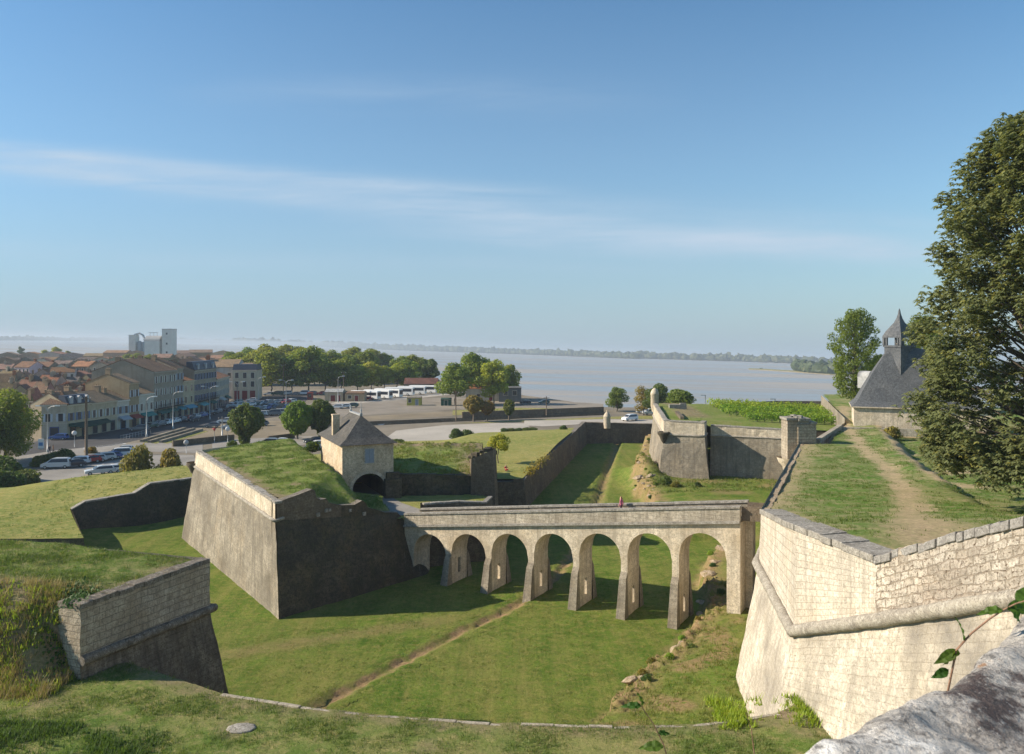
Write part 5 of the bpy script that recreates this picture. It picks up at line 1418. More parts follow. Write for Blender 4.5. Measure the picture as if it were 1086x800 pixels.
for i, (lab, a, b, dep, h, rise, wc, tc, al, hip) in enumerate(street):
    t, w, r = house('town_house', lab, sp[a], sp[b], dep, h, rise, WCOL[wc], TCOL[tc], True, hip, 'houses along the street')
    fl = 2 if h < 9 else 3 if h < 12 else 4
    fh = (h - 3.6) / (fl - 1)
    n = max(2, int(w / 2.3)); q = random.Random(40 + i)
    for f in range(fl - 1):
        for c in range(n):
            window(t, (c + .5) * w / n, 3.9 + f * fh, .95, min(1.8, fh * .62), -.004, SH[i % 4] if i not in (5, 8) else None, fcol=tuple(x * 1.15 for x in WCOL[wc]))
    ns = max(1, int(w / 3.2))
    for c in range(ns):
        window(t, (c + .5) * w / ns, .12, 1.6, 2.4, -.004, None, fcol=[(.06, .09, .22), (.05, .1, .1), (.3, .28, .24), (.1, .2, .3), (.2, .1, .08)][i % 5], kind='shop_front')
    mb = MB(); mb.box(-.02, w + .02, -.32, -.004, h - .32, h - .02); o = mb.build('cornice', M['matt'], t); o.color = c4(tuple(x * 1.1 for x in WCOL[wc]))
    mb = MB(); mb.box(0, w, -.1, -.004, 3.35, 3.5); o = mb.build('string_course', M['matt'], t); o.color = c4(tuple(x * 1.1 for x in WCOL[wc]))
    if i not in (1,):
        awc = [(.06, .08, .2), None, (.015, .06, .045), (.35, .38, .42), (.3, .05, .04), (.03, .22, .2), (.04, .14, .12), (.05, .25, .3), (.1, .3, .4), (.1, .35, .38), (.4, .4, .38)][i]
        if i: awning(t, w * (.5 if w < 7 else .32), 3.3, min(w * .8, 5.5), 1.5, awc)
        if w > 10: awning(t, w * .74, 3.3, 4.5, 1.4, (.02, .12, .1))
    else: awning(t, w * .55, 3.35, w * .98, 3.0, (.012, .06, .042))
    for c in range(1 if w < 6 else 2):
        chimney(r, [.06, .94][c] * w if w >= 6 else w * .1, dep * q.uniform(.4, .62), h + rise * .6, q.uniform(.7, 1.0), q.uniform(1.4, 2.4))
    if i in (1, 9):                                       # slate attics
        mb = MB(); ht = 2.1 if i == 1 else 2.6
        mb.wall((.05, -.1, h), (w - .05, -.1, h), (w - .05, .7, h + ht), (.05, .7, h + ht)); mb.face([(.05, .7, h + ht), (w - .05, .7, h + ht), (w - .05, 2.4, h + ht), (.05, 2.4, h + ht)])
        for x in (.05, w - .05): mb.face([(x, -.1, h), (x, .7, h + ht), (x, 2.4, h + ht), (x, 2.4, h)])
        att = mb.build('slate_attic', M['bslate'], r)
        for c in range(3):
            mb = MB(); xx = (c + .5) * w / 3
            mb.box(xx - .5, xx + .5, -.22, .9, h + .25, h + 1.6); mb.face([(xx - .6, -.3, h + 1.6), (xx + .6, -.3, h + 1.6), (xx, -.3, h + 2.0)]); mb.face([(xx - .6, -.3, h + 1.6), (xx, -.3, h + 2.0), (xx, 1, h + 2.0), (xx - .6, 1, h + 1.6)]); mb.face([(xx + .6, -.3, h + 1.6), (xx, -.3, h + 2.0), (xx, 1, h + 2.0), (xx + .6, 1, h + 1.6)])
            o = mb.build('dormer', M['matt'], r); o.color = (.42, .42, .42, 1)
    if i in (6, 7, 9):
        mb = MB(); mb.box(.4, w - .4, -1.1, -.01, 3.62, 3.75)
        for c in range(int(w / .35)): mb.box(.4 + c * .35, .43 + c * .35, -1.1, -1.07, 3.75, 4.65)
        mb.box(.4, w - .4, -1.12, -1.05, 4.65, 4.72); mb.build('balcony', M['rubber'], t)
# big white end block facing the camera
p0 = on(247, 424.6, GZ); p1 = Vector(((272 - CX) / FOC * (p0.y + 1), p0.y + 1, 0))
t, w, r = house('town_house', 'white three storey block with dark red ground floor doors and slate attic', p0, p1, 11, 11.0, 2.4, (.52, .46, .35), TCOL['tan'], True, 2.5, 'houses along the street')
for f in range(2):
    for c in range(3): window(t, (c + .5) * w / 3, 4.9 + f * 3.2, 1.25, 2.0, -.004, None, fcol=(.6, .55, .45))
for c in range(3): window(t, (c + .5) * w / 3, .1, 1.9, 3.4, -.004, None, fcol=(.5, .46, .38), kind='door', pane='redw')
mb = MB(); mb.wall((-.2, -.2, 11), (w + .2, -.2, 11), (w - .1, .6, 13.2), (.1, .6, 13.2)); mb.face([(.1, .6, 13.2), (w - .1, .6, 13.2), (w - .1, 4, 13.2), (.1, 4, 13.2)]); mb.wall((w + .2, -.2, 11), (w + .2, 9, 11), (w - .1, 9, 13.2), (w - .1, .6, 13.2)); mb.wall((-.2, 9, 11), (-.2, -.2, 11), (.1, .6, 13.2), (.1, 9, 13.2))
mb.build('slate_attic', M['bslate'], r)
mb = MB(); mb.box(-.25, w + .25, -.35, -.003, 10.7, 11.0); o = mb.build('cornice', M['matt'], t); o.color = (.55, .5, .4, 1)
t, w2_, r = house('town_house', 'grey fronted house under a tiled roof, left behind the white block', p0 + Vector((-14, 4, 0)), p0 + Vector((-.3, 5, 0)), 14, 12.0, 2.6, (.42, .42, .42), TCOL['tan'], True, 0, 'houses along the street')
chimney(r, 1.5, 6, 13.5, 1.0, 2.6, (.34, .14, .07)); window(t, w2_ * .8, 8, 1.2, 1.8, -.004)

# rooftops behind
q = random.Random(77)
rows = [(196, -8, 98, 7, 'front'), (212, -8, 148, 8, 'second'), (236, -8, 164, 8, 'third'), (262, -8, 176, 8, 'fourth'), (298, -8, 190, 9, 'fifth'), (342, -8, 226, 11, 'sixth'), (400, -8, 240, 12, 'seventh'), (480, -6, 250, 13, 'eighth'), (590, -4, 262, 13, 'ninth'), (740, -4, 270, 12, 'tenth')]
for ri, (Y, xa, xb, n, rn) in enumerate(rows):
    wpx = (xb - xa) / n
    for i in range(n):
        pxc = xa + (i + .5) * wpx; y = Y + q.uniform(-.035, .035) * Y
        w = wpx * Y / FOC * q.uniform(.8, 1.08); dep = q.uniform(.8, 1.25) * min(w, 13)
        if ri == 0 and w > 9: dep = 9
        x = (pxc - CX) / FOC * y
        if ri <= 3:                                       # keep clear of the street front
            lim = pw(y + dep, [(180, -116), (200, -112), (240, -112), (290, -118), (320, -125)])
            if x + w / 2 > lim: x = lim - w / 2 - q.uniform(.5, 3)
            if y < 200 and x + w / 2 > -117: continue
        h = q.choice([5.2, 6.2, 6.8, 7.6, 8.4]) + (.8 if ri > 5 else 0); rise = q.uniform(1.8, 2.7)
        wn_, tn = q.choice(['cream', 'grey', 'tan', 'brown', 'pale', 'white', 'grey', 'brown']), q.choice(['brown', 'orange', 'red', 'tan', 'brown', 'grey', 'brown', 'tan', 'dark'])
        along = q.random() < .5; ang = q.uniform(-.28, .28) + (.15 if ri % 2 else -.1)
        c, s = math.cos(ang) * w / 2, math.sin(ang) * w / 2
        t, ww, r = house('house', f'{wn_} house with {tn} tiled {"roof" if along else "gable roof"}, {ORD[i]} from left in the {rn} rooftop row', (x - c, y - s), (x + c, y + s), dep, h, rise, tuple(v_ * q.uniform(.85, 1.1) for v_ in WCOL[wn_]), tuple(v_ * q.uniform(.85, 1.15) for v_ in TCOL[tn]), along, 0, 'rooftops of the old town')
        if ri < 8:
            for _ in range(q.choice([1, 1, 2])): chimney(r, ww * q.uniform(.08, .92), dep * (q.uniform(.42, .58) if along else q.uniform(.1, .9)), h + rise * (.85 if along else .35), q.uniform(.6, .95), q.uniform(.9, 1.8), q.choice([(.33, .25, .17), (.3, .13, .07), (.4, .34, .26)]))
        if ri < 7:
            nw = q.choice([2, 3, 4])
            for j in range(nw): window(t, (j + .5) * ww / nw, h - 2.3, .9, 1.4, -.004)
# ---------------- grain silos
t = thing('grain_silo', 'big white grain silo with square tower above the rooftops', 'silo', on(170, 384, GZ) * 0 + Vector(((169.5 - CX) / FOC * 690, 690, GZ)))
mb = MB(); mb.box(4, 12.5, -5, 5, -.5, 30); tw = mb.build('tower', M['silo'], t)
for z in (25.5, 17, 9.5):
    mb = MB(); mb.box(7.4, 8.8, -5.12, -4.99, z, z + 1.6); mb.build('window', M['glass'], tw)
mb = MB(); mb.box(3.8, 12.7, -5.2, 5.2, 30, 30.5); mb.build('parapet', M['lead'], tw)
mb = MB(); mb.box(-10.5, 2.2, -6, 6, -.5, 20); mb.build('bin_block', M['silo'], t)
mb = MB(); N = 10
for i in range(N):
    a0, a1 = PI * i / N, PI * (i + 1) / N
    p_ = [(-6.1 * math.cos(a), 20 + 4.6 * math.sin(a)) for a in (a0, a1)]
    mb.wall((-10.7, p_[0][0], p_[0][1]), (2.3, p_[0][0], p_[0][1]), (2.3, p_[1][0], p_[1][1]), (-10.7, p_[1][0], p_[1][1]))
for x in (-10.7, 2.3): mb.face([(x, -6.1 * math.cos(PI * i / N), 20 + 4.6 * math.sin(PI * i / N)) for i in range(N + 1)])
mb.build('barrel_roof', M['lead'], t)
mb = MB(); mb.box(2.2, 4, -3, 3, -.5, 24); mb.build('link_stair', M['lead'], t)
mb = MB()
for x in (-8, -5, -2): mb.box(x, x + .3, -1, -.7, 24, 27)
mb.box(-9, -1, -1, -.7, 27, 27.4); mb.build('conveyor', M['steel'], t)
t = thing('grain_silo', 'smaller grey silo with cylinder bins left of the big white silo', 'silo', Vector(((145 - CX) / FOC * 740, 740, GZ)))
mb = MB(); mb.box(-5.5, .5, -4, 4, -.5, 25.5); mb.build('tower', M['silo'], t)
for x in (3, 8):
    mb = MB(); mb.lathe([(2.6, -.5), (2.6, 18.5), (.3, 20)], 16, (x, 0, 0)); mb.build('bin', M['lead'], t)
mb = MB(); mb.tube([(-2, 0, 25.5), (2.5, 0, 27), (6, 0, 25), (7.5, 0, 20)], .9, 8); mb.build('elevator_duct', M['steel'], t)

# ---------------- cars
def loft(mb, prof, ws, mi=0):
    n = len(prof); half = len(ws[0])
def car_proto(kind):
    t = thing('parked_car', None, None)
    L, Wd, Hh = {'hatch': (3.9, 1.68, 1.45), 'estate': (4.6, 1.78, 1.5), 'van': (4.7, 1.85, 1.85)}[kind]
    # side profile of lower body and of the cabin
    if kind == 'hatch': low = [(0, .35), (0, .72), (.15, .82), (1.0, .92), (3.55, .95), (3.88, .85), (3.9, .4)]; cab = [(.95, .92), (1.65, 1.38), (2.2, 1.45), (3.0, 1.42), (3.55, 1.25), (3.75, .95)]
    elif kind == 'estate': low = [(0, .35), (0, .72), (.15, .8), (1.2, .93), (4.3, .98), (4.55, .9), (4.6, .4)]; cab = [(1.15, .92), (1.95, 1.42), (2.6, 1.5), (3.9, 1.46), (4.3, 1.3), (4.5, .97)]
    else: low = [(0, .38), (0, .8), (.15, .95), (.95, 1.1), (4.4, 1.1), (4.68, 1.0), (4.7, .4)]; cab = [(.8, 1.08), (1.6, 1.72), (2.2, 1.85), (4.1, 1.83), (4.5, 1.65), (4.66, 1.05)]
    mb = MB(); w = Wd / 2
    def extrude(pf, w0, w1, mi=0, closed=True):
        zmn, zmx = min(p[1] for p in pf), max(p[1] for p in pf)
        def wd(z): return lerp(w0, w1, (z - zmn) / (zmx - zmn))
        Lf = [(p[0] - L / 2, -wd(p[1]), p[1]) for p in pf]; Rt = [(p[0] - L / 2, wd(p[1]), p[1]) for p in pf]
        mb.face(Lf, None, mi); mb.face(list(reversed(Rt)), None, mi)
        m = len(pf)
        for i in range(m if closed else m - 1):
            j = (i + 1) % m; mb.face([Lf[i], Rt[i], Rt[j], Lf[j]], None, mi, False)
    extrude(low, w, w * .97); extrude(cab, w * .96, w * .74)
    b = mb.build('body', M['carp'], t)
    bv = b.modifiers.new('bevel', 'BEVEL'); bv.width = .05; bv.segments = 2; bv.limit_method = 'ANGLE'
    mb = MB(); mid = .5
    zmn, zmx = cab[0][1], max(p[1] for p in cab)
    def cw(z): return lerp(w * .96, w * .74, (z - min(p[1] for p in cab)) / (zmx - min(p[1] for p in cab))) + .012
    for s in (-1, 1):                                     # side glass, windscreen, rear glass
        zb, ztp = zmn + .08, zmx - .12
        xs_ = [(cab[0][0] + .28, cab[1][0] + .12), (cab[-1][0] - .3, cab[-2][0] - .25)]
        a = [(xs_[0][0] + .05, zb), (xs_[1][0], zb), (xs_[1][1], ztp), (xs_[0][1] + .05, ztp)]
        mb.face([(p[0] - L / 2, s * cw(p[1]), p[1]) for p in a])
    for (p0_, p1_, o_) in ((cab[0], cab[1], -.014), (cab[-1], cab[-2], .014)):
        P = [p0_[0] + (p1_[0] - p0_[0]) * f - L / 2 + o_ for f in (.12, .92)]; Z = [p0_[1] + (p1_[1] - p0_[1]) * f + .012 for f in (.12, .92)]
        mb.face([(P[0], -cw(Z[0]) * .9, Z[0]), (P[0], cw(Z[0]) * .9, Z[0]), (P[1], cw(Z[1]) * .9, Z[1]), (P[1], -cw(Z[1]) * .9, Z[1])])
    mb.build('windows', M['glass'], t)
    def wheel():
        m = MB(); prof_ = [(.19, -.1), (.3, -.1), (.315, -.06), (.315, .06), (.3, .1), (.19, .1)]
        m.lathe(prof_, 16); return m
    wm = unit_mesh('tyre', lambda m: m.lathe([(.2, -.1), (.3, -.1), (.315, -.06), (.315, .06), (.3, .1), (.2, .1)], 16), [M['rubber']])
    rm = unit_mesh('rim', lambda m: m.lathe([(.01, .085), (.06, .1), (.1, .085), (.2, .095), (.2, -.095), (.01, -.08)], 12), [M['steel']])
    for x in (.75, L - .78):
        for s in (-1, 1):
            e = put(wm, 'wheel', t, (x - L / 2, s * (w - .09), .315)); e.rotation_euler = (-s * PI / 2, 0, 0)
            put(rm, 'rim', e, (0, 0, 0))
    for s in (-1, 1):
        mb = MB(); mb.box(-L / 2 - .015, -L / 2 + .12, s * w * .68 - .17, s * w * .68 + .17, low[1][1] - .12, low[1][1] + .02); mb.build('headlight', M['lampg'], t)
        mb = MB(); mb.box(L / 2 - .1, L / 2 + .012, s * w * .78 - .1, s * w * .78 + .1, low[-2][1] - .15, low[-2][1] + .02); mb.build('tail_light', M['redw'], t)
    return t
protos = {}
def get_proto(kind):
    if kind not in protos:
        p = car_proto(kind); cache = {}; tree_of(p, cache); protos[kind] = [p, cache, True]
    return protos[kind]
CC = {'silver': (.5, .52, .52), 'white': (.72, .72, .71), 'red': (.35, .03, .03), 'blue': (.06, .12, .32), 'dark': (.03, .035, .045), 'grey': (.18, .19, .2), 'black': (.015, .015, .017), 'green': (.03, .09, .07)}
def car(kind, col, p, rz, label, group):
    pr = get_proto(kind)
    if pr[2]: o = pr[0]; pr[2] = False; ch = pr[1][o.name]
    else:
        src, cache, _ = pr
        o = copy_tree(src, cache); ch = [x for x in bpy.data.objects if x.parent == o]
    tag(o, label, 'car', group); o.location = (p[0], p[1], GZ + .07); o.rotation_euler = (0, 0, rz)
    for x in ch: x.color = c4(CC[col])
    return o
g = 'cars in the small car park'
smallp = [('van', 'silver', (60, 497.2), 0.05, 'silver people carrier nearest the dry lawn in the small car park'), ('hatch', 'dark', (77, 496), 0.5, 'dark green hatchback between the silver people carrier and white estate'),
          ('estate', 'white', (81.5, 493), .1, 'white estate car in the small car park behind the silver people carrier'), ('hatch', 'red', (95, 491.5), .5, 'dark red hatchback in the small car park'),
          ('hatch', 'silver', (101, 490.5), .4, 'silver hatchback right of the dark red one'), ('estate', 'silver', (109, 488.8), .4, 'silver estate beside the dark blue car in the small car park'),
          ('hatch', 'blue', (117.5, 487.2), .4, 'dark blue hatchback in the small car park'), ('van', 'white', (126, 485.5), .25, 'white people carrier at the far end of the small car park'),
          ('hatch', 'silver', (131, 480.5), .2, 'silver car partly behind the yellowish bush'), ('estate', 'silver', (106, 503.5), .4, 'silver car half hidden by the lawn crest, leftmost of three'),
          ('hatch', 'white', (117, 502.3), .4, 'white car half hidden by the lawn crest, middle of three'), ('hatch', 'grey', (124, 501), .4, 'grey car half hidden by the lawn crest, rightmost of three')]
for kd_, cl_, (px, py), rz, lab in smallp:
    p = on(px, py, GZ); car(kd_, cl_, p, rz + math.radians(10), lab, g)
car('hatch', 'blue', on(62.5, 466.8, GZ), .1, 'bright blue car in front of the corner house with blue doors', 'cars on the street'); 
q = random.Random(21); cols = ['silver', 'white', 'grey', 'dark', 'silver', 'blue', 'black', 'white', 'red', 'silver', 'grey', 'green']
base = [(140, 456.5), (152, 453.8), (161, 452), (171, 450), (178, 448.6), (185, 447), (192, 445.6), (200, 444), (208, 442.2), (216, 440.2), (224, 438), (232, 435.2), (240, 431.4), (247, 427.8)]
for i, (px, py) in enumerate(base):
    c_ = q.choice(cols); p = on(px, py + .6, GZ) + Vector((1.8, 0, 0))
    car(q.choice(['hatch', 'estate', 'hatch']), c_, p, 1.45 if i else .3, f'{c_} car parked along the shop fronts, {ORD[i]} counting away from the corner house', 'cars parked along the shop fronts')
lots = [('back row of the big car park', [(253 + i * 6.2, 432 - i * .5) for i in range(10)], 1.2), ('middle row of the big car park', [(262 + i * 6.6, 436.5 - i * .4) for i in range(8)], 1.2), ('front row of the big car park', [(276 + i * 6.4, 441.5 - i * .45) for i in range(6)], .3),
        ('far row under the plane trees', [(286 + i * 9, 419.6 - i * .1) for i in range(9)], .2)]
for nm, pts, rz in lots:
    for i, (px, py) in enumerate(pts):
        c_ = q.choice(cols); p = on(px + q.uniform(-1, 1), py + q.uniform(-.3, .3), GZ)
        car(q.choice(['hatch', 'estate', 'van']), c_, p, rz + q.uniform(-.1, .1), f'{c_} car, {ORD[i]} from left in the {nm}', 'cars in the big car park')
singles = [('hatch', 'grey', (225, 453.8), .2, 'grey car alone at the edge of the earth lot'), ('hatch', 'dark', (205, 447.5), 1.3, 'dark car driving along the street in shade'), ('estate', 'white', (240, 449), .1, 'white van shaped car beside the round pruned tree'),
           ('hatch', 'silver', (243, 455.2), .25, 'silver hatchback just left of the pruned tree in the earth lot'), ('hatch', 'grey', (277, 452), .5, 'grey car right of the dark pruned tree'), ('hatch', 'white', (267, 426.4), .1, 'white car by the long kerb in front of the white block'),
           ('estate', 'grey', (284, 472.5), .15, 'grey car passing behind the grassy outwork, left of two'), ('hatch', 'white', (297, 472), .15, 'white car passing behind the grassy outwork, right of two'), ('estate', 'dark', (334, 471), .6, 'dark car left of the gatehouse'), ('van', 'white', (337, 477), .6, 'white van close behind the gatehouse'),
           ('estate', 'white', (357, 433.6), 0.0, 'white estate car on the quay in front of the ticket office'), ('hatch', 'white', (366, 433), .1, 'white car next to the pickup on the quay'), ('estate', 'green', (373, 432.2), 0.05, 'dark green pickup like car on the quay'),
           ('hatch', 'white', (371, 424.8), .2, 'white car between the two small red doored offices'), ('hatch', 'red', (389, 424.8), .1, 'red car in front of the parked coaches'), ('hatch', 'white', (458, 415.8), .1, 'white car beyond the coaches near the dark evergreen'),
           ('hatch', 'dark', (557, 429), .1, 'dark car parked at the water edge, left one'), ('hatch', 'green', (577, 428.6), .1, 'green car parked at the water edge, right one')]
for kd_, cl_, (px, py), rz, lab in singles: car(kd_, cl_, on(px, py, GZ), rz, lab, 'cars around the quay')
for i, (px, py, lab) in enumerate([(683, 438.5, 'white camper van parked at the far shore beside the bastion, left one'), (690, 440, 'white camper van parked at the far shore beside the bastion, right one'), (668, 446.6, 'white van behind the moat dam')]):
    car('van', 'white', on(px, py, GZ), .3 * i, lab, 'vans beyond the moat dam')

# ---------------- coaches
def coach_proto():
    t = thing('coach', None, None)
    mb = MB(); mb.box(-5.8, 5.8, -1.25, 1.25, .35, 3.25); b = mb.build('body', M['white'], t); bv = b.modifiers.new('bevel', 'BEVEL'); bv.width = .14; bv.segments = 2
    mb = MB()
    for s in (-1, 1): mb.box(-5.2, 5.2, s * 1.262 - .008, s * 1.262 + .008, 1.65, 2.75)
    mb.build('side_windows', M['glass'], t)
    mb = MB(); mb.box(-5.83, -5.8, -1.08, 1.08, 1.3, 2.85); mb.build('windscreen', M['glass'], t)
    wm, rm = _wm['tyre'], _wm['rim']
    for x in (-3.6, 2.9):
        for s in (-1, 1):
            e = put(wm, 'wheel', t, (x, s * 1.12, .5)); e.rotation_euler = (-s * PI / 2, 0, 0); e.scale = (1.55, 1.55, 1.6); put(rm, 'rim', e, (0, 0, 0))
    return t
cp = coach_proto(); cc = {}; tree_of(cp, cc)
for i, (px, py, rz) in enumerate([(388, 424, 2.75), (401, 423, 2.7), (412, 421.6, 2.7), (424, 419.8, 2.95), (437, 418.6, 2.95), (449, 417.4, 2.9)]):
    o = cp if i == 0 else copy_tree(cp, cc); p = on(px, py, GZ); o.location = (p.x, p.y, GZ + .06); o.rotation_euler = (0, 0, rz)
    tag(o, f'white coach with dark side windows, {ORD[i]} from left in the coach park', 'coach', 'coaches in the coach park')

# ---------------- small buildings on the quay
def hut(name, label, px, py, w, d, h, rise, wc, tc, doors=(), cat='building', rz=0.0, roofm='tile', along=True):
    p = on(px, py, GZ); c, s = math.cos(rz), math.sin(rz)
    t, ww, r = house(name, label, (p.x - w / 2 * c, p.y - w / 2 * s), (p.x + w / 2 * c, p.y + w / 2 * s), d, h, rise, wc, tc, along, 0, None, GZ, cat)
    for x, kind, pane, dw, dh, z in doors: window(t, x * ww, z, dw, dh, -.004, None, kind=kind, pane=pane)
    return t, r
hut('ticket_office', 'small pale office with dark red doors and white roof box on the quay', 354, 426, 6.5, 5, 3.4, .9, (.5, .42, .3), (.5, .5, .48), [(.45, 'door', 'redw', 1.6, 2.2, .05), (.78, 'door', 'redw', 1.2, 2.2, .05)])
hut('ticket_office', 'low tan office with flat tiled roof and red door beside the coaches', 376, 426, 7, 5, 2.9, .6, (.42, .33, .22), TCOL['brown'], [(.6, 'door', 'redw', 1.2, 2.1, .05), (.25, 'window', 'glass', 1.2, 1.1, 1.1)])
hut('boathouse', 'long building with dark red tiled roof behind the coaches', 446, 416.5, 14, 8, 3.6, 2.2, (.36, .3, .22), (.2, .09, .065), [(.2, 'window', 'glass', 1.2, 1.2, 1.2), (.5, 'window', 'glass', 1.2, 1.2, 1.2)])
hut('kiosk', 'yellow panelled kiosk standing alone on the quay', 439, 430.3, 4.8, 3, 2.6, .25, (.5, .46, .12), (.3, .26, .2), [(.2, 'window', 'glass', .9, 1.1, 1.1), (.7, 'door', 'shut', .9, 2.0, .05)])
hut('booth', 'dark green wooden booth right of the yellow kiosk', 473, 430.5, 3.4, 2.6, 2.1, .4, (.02, .1, .07), (.05, .11, .09), [(.5, 'door', 'green', 1.1, 1.8, .05)])
hut('waterside_house', 'house with orange tiled roof and white gable behind the quay trees', 516, 425.5, 15, 8, 4.6, 2.4, (.5, .46, .38), (.4, .17, .07), [(.3, 'window', 'glass', 1.2, 1.3, 1.2), (.6, 'door', 'redw', 1.2, 2.1, .05)])
hut('waterside_shed', 'grey flat shed beside the water right of the orange roofed house', 541, 426.5, 8, 6, 5.0, .3, (.16, .17, .18), (.2, .2, .2), [(.3, 'window', 'glass', 1.4, 1.6, 2.4), (.7, 'window', 'glass', 1.4, 1.6, 2.4)])
for i, (px, lab) in enumerate([(310, 'red telephone box by the trees'), ]):
    t = thing('phone_box', 'small red booth under the plane trees beside the car park', 'booth', on(329, 424, GZ)); mb = MB(); mb.box(-.9, .9, -.9, .9, 0, 2.5); mb.box(-1, 1, -1, 1, 2.5, 2.75); o = mb.build('body', M['matt'], t); o.color = (.3, .06, .04, 1)
    mb = MB(); mb.box(-.6, .6, -.93, -.9, .9, 2.2); mb.build('pane', M['glass'], t)
# ---------------- boats in the creek
def boat_proto():
    t = thing('small_boat', None, None)
    st = [(-2.4, .75, .25), (-1.2, .95, .15), (.4, .95, .12), (1.6, .6, .2), (2.5, .03, .5)]
    mb = MB(); ring = []
    for x, w, z in st: ring.append([(x, -w, .75 + z * .3), (x, -w * .7, .1), (x, 0, -.15), (x, w * .7, .1), (x, w, .75 + z * .3)])
    for a, b in zip(ring, ring[1:]):
        for i in range(4): mb.face([a[i], a[i + 1], b[i + 1], b[i]])
    mb.face(ring[0]); h = mb.build('hull', M['matt'], t)
    mb = MB()
    for a, b in zip(st, st[1:]): mb.face([(a[0], -a[1] * .88, .55), (a[0], a[1] * .88, .55), (b[0], b[1] * .88, .55), (b[0], -b[1] * .88, .55)])
    mb.build('inner_deck', M['wood'], t)
    for x in (-1.3, .2):
        mb = MB(); mb.box(x - .14, x + .14, -.85, .85, .62, .7); mb.build('seat', M['wood'], t)
    return t
bp = boat_proto(); bc = {}; tree_of(bp, bc)
for i, (px, py, col, lab) in enumerate([(396, 451.6, (.75, .75, .75), 'white boat moored at the near left end of the creek'), (402, 452.4, (.7, .72, .75), 'second white boat beside the leftmost one in the creek'), (410, 450.3, (.6, .68, .74), 'pale blue boat moored in the creek'), (427, 449, (.72, .6, .42), 'cream boat moored in the creek'), (442, 447.9, (.06, .28, .24), 'long green boat moored in the creek'), (456, 447.2, (.7, .72, .72), 'white boat at the right end of the creek')]):
    o = bp if i == 0 else copy_tree(bp, bc); p = on(px, py, -.7); o.location = (p.x, p.y, -.75); o.rotation_euler = (0, 0, .15 + .1 * (i % 3)); tag(o, lab, 'boat', 'boats in the creek')
    for x in (bc[bp.name] if i == 0 else [x for x in bpy.data.objects if x.parent == o]): x.color = c4(col)
# ---------------- lamps, poles, signs
def lamp_mesh(h, arms, parent):
    mb = MB(); mb.tube([(0, 0, 0), (0, 0, h * .5), (0, 0, h - .9)], [.13, .1, .08], 8); mb.lathe([(.22, 0), (.22, .5), (.14, .7)], 10); mb.build('pole', M['steel'], parent)
    for s in arms:
        mb = MB(); mb.tube([(0, 0, h - .95), (s * .25, 0, h - .4), (s * .9, 0, h - .05), (s * 1.7, 0, h)], .06, 6); a = mb.build('arm', M['steel'], parent)
        mb = MB(); mb.box(s * 1.95 - .42, s * 1.95 + .42, -.16, .16, h - .06, h + .14); mb.build('lamp_head', M['lampg'], a)
def mk_lamp(h, arms): t = thing('street_lamp', None, None); lamp_mesh(h, arms, t); c = {}; tree_of(t, c); return [t, c, True]
LP = {'two': mk_lamp(9.3, (-1, 1)), 'one': mk_lamp(9.3, (1,))}
for kd_, px, py, rz, lab in [('two', 50.5, 480, 0, 'double armed street lamp in front of the corner house'), ('one', 155.5, 463.5, .1, 'single armed street lamp beside the terrace kerbs, nearest'), ('one', 183.5, 455, .1, 'single armed street lamp at the far end of the terrace kerbs'),
        ('two', 222.5, 445, .1, 'double armed street lamp in front of the tall grey houses'), ('two', 251.5, 437, .1, 'double armed street lamp in front of the white block'), ('one', 274.5, 428.5, .1, 'single armed street lamp right of the white block'), ('two', 303.5, 434, .05, 'double armed street lamp beside the bright round trees'), ('one', 358.5, 427, .1, 'single armed street lamp by the ticket offices')]:
    pr = LP[kd_]
    if pr[2]: o = pr[0]; pr[2] = False
    else: o = copy_tree(pr[0], pr[1])
    p = on(px, py, GZ); o.location = (p.x, p.y, GZ + .02); o.rotation_euler = (0, 0, rz); tag(o, lab, 'street lamp', 'street lamps'); s = p.y / 175; 
def pole(px, py, h, lab, mat='wood', r=.16):
    p = on(px, py, GZ); t = thing('utility_pole', lab, 'pole', (p.x, p.y, GZ)); mb = MB(); mb.tube([(0, 0, 0), (0, 0, h)], [r, r * .7], 8); mb.build('shaft', M[mat], t)
    mb = MB(); mb.box(-.9, .9, -.06, .06, h - .5, h - .38); mb.build('crossbar', M['wood'], t)
    for x in (-.8, 0, .8):
        mb = MB(); mb.lathe([(.04, h - .38), (.07, h - .28), (.05, h - .18)], 6, (x, 0, 0)); mb.build('insulator', M['white'], t)
pole(91.5, 483, 11.5, 'tall brown utility pole beside the small car park', r=.3); pole(300.5, 423, 13, 'tall pale pole in front of the plane trees'); pole(364.5, 424.5, 10.5, 'pale pole behind the ticket offices'); pole(483.5, 446.6, 8.2, 'brown pole at the right end of the boat creek'); pole(579.5, 440.5, 5.6, 'thin pole by the shore right of the trees'); pole(235.6, 463, 4.6, 'short grey pole left of the dark pruned tree', 'steel')
for i, (px, py, c1, lab) in enumerate([(79, 474.5, (.75, .75, .75), 'white round road sign at the crossing'), (227.5, 470, (.5, .06, .06), 'red triangular road sign behind the outwork'), (241.5, 469.5, (.7, .72, .74), 'white road sign behind the outwork'), (197.5, 481, (.5, .5, .5), 'thin signpost left of the outwork')]):
    p = on(px, py, GZ); t = thing('road_sign', lab, 'road sign', (p.x, p.y, GZ)); mb = MB(); mb.tube([(0, 0, 0), (0, 0, 3.0)], .05, 6); mb.build('post', M['steel'], t)
    mb = MB(); mb.lathe([(.02, -.03), (.5, -.03), (.5, .03), (.02, .03)], 3 if i == 1 else 20); o = mb.build('plate', M['matt'], t); o.location = (0, -.08, 3.0 if i != 3 else 2.2); o.rotation_euler = (PI / 2, PI / 2 if i == 1 else 0, .2); o.color = c4(c1)
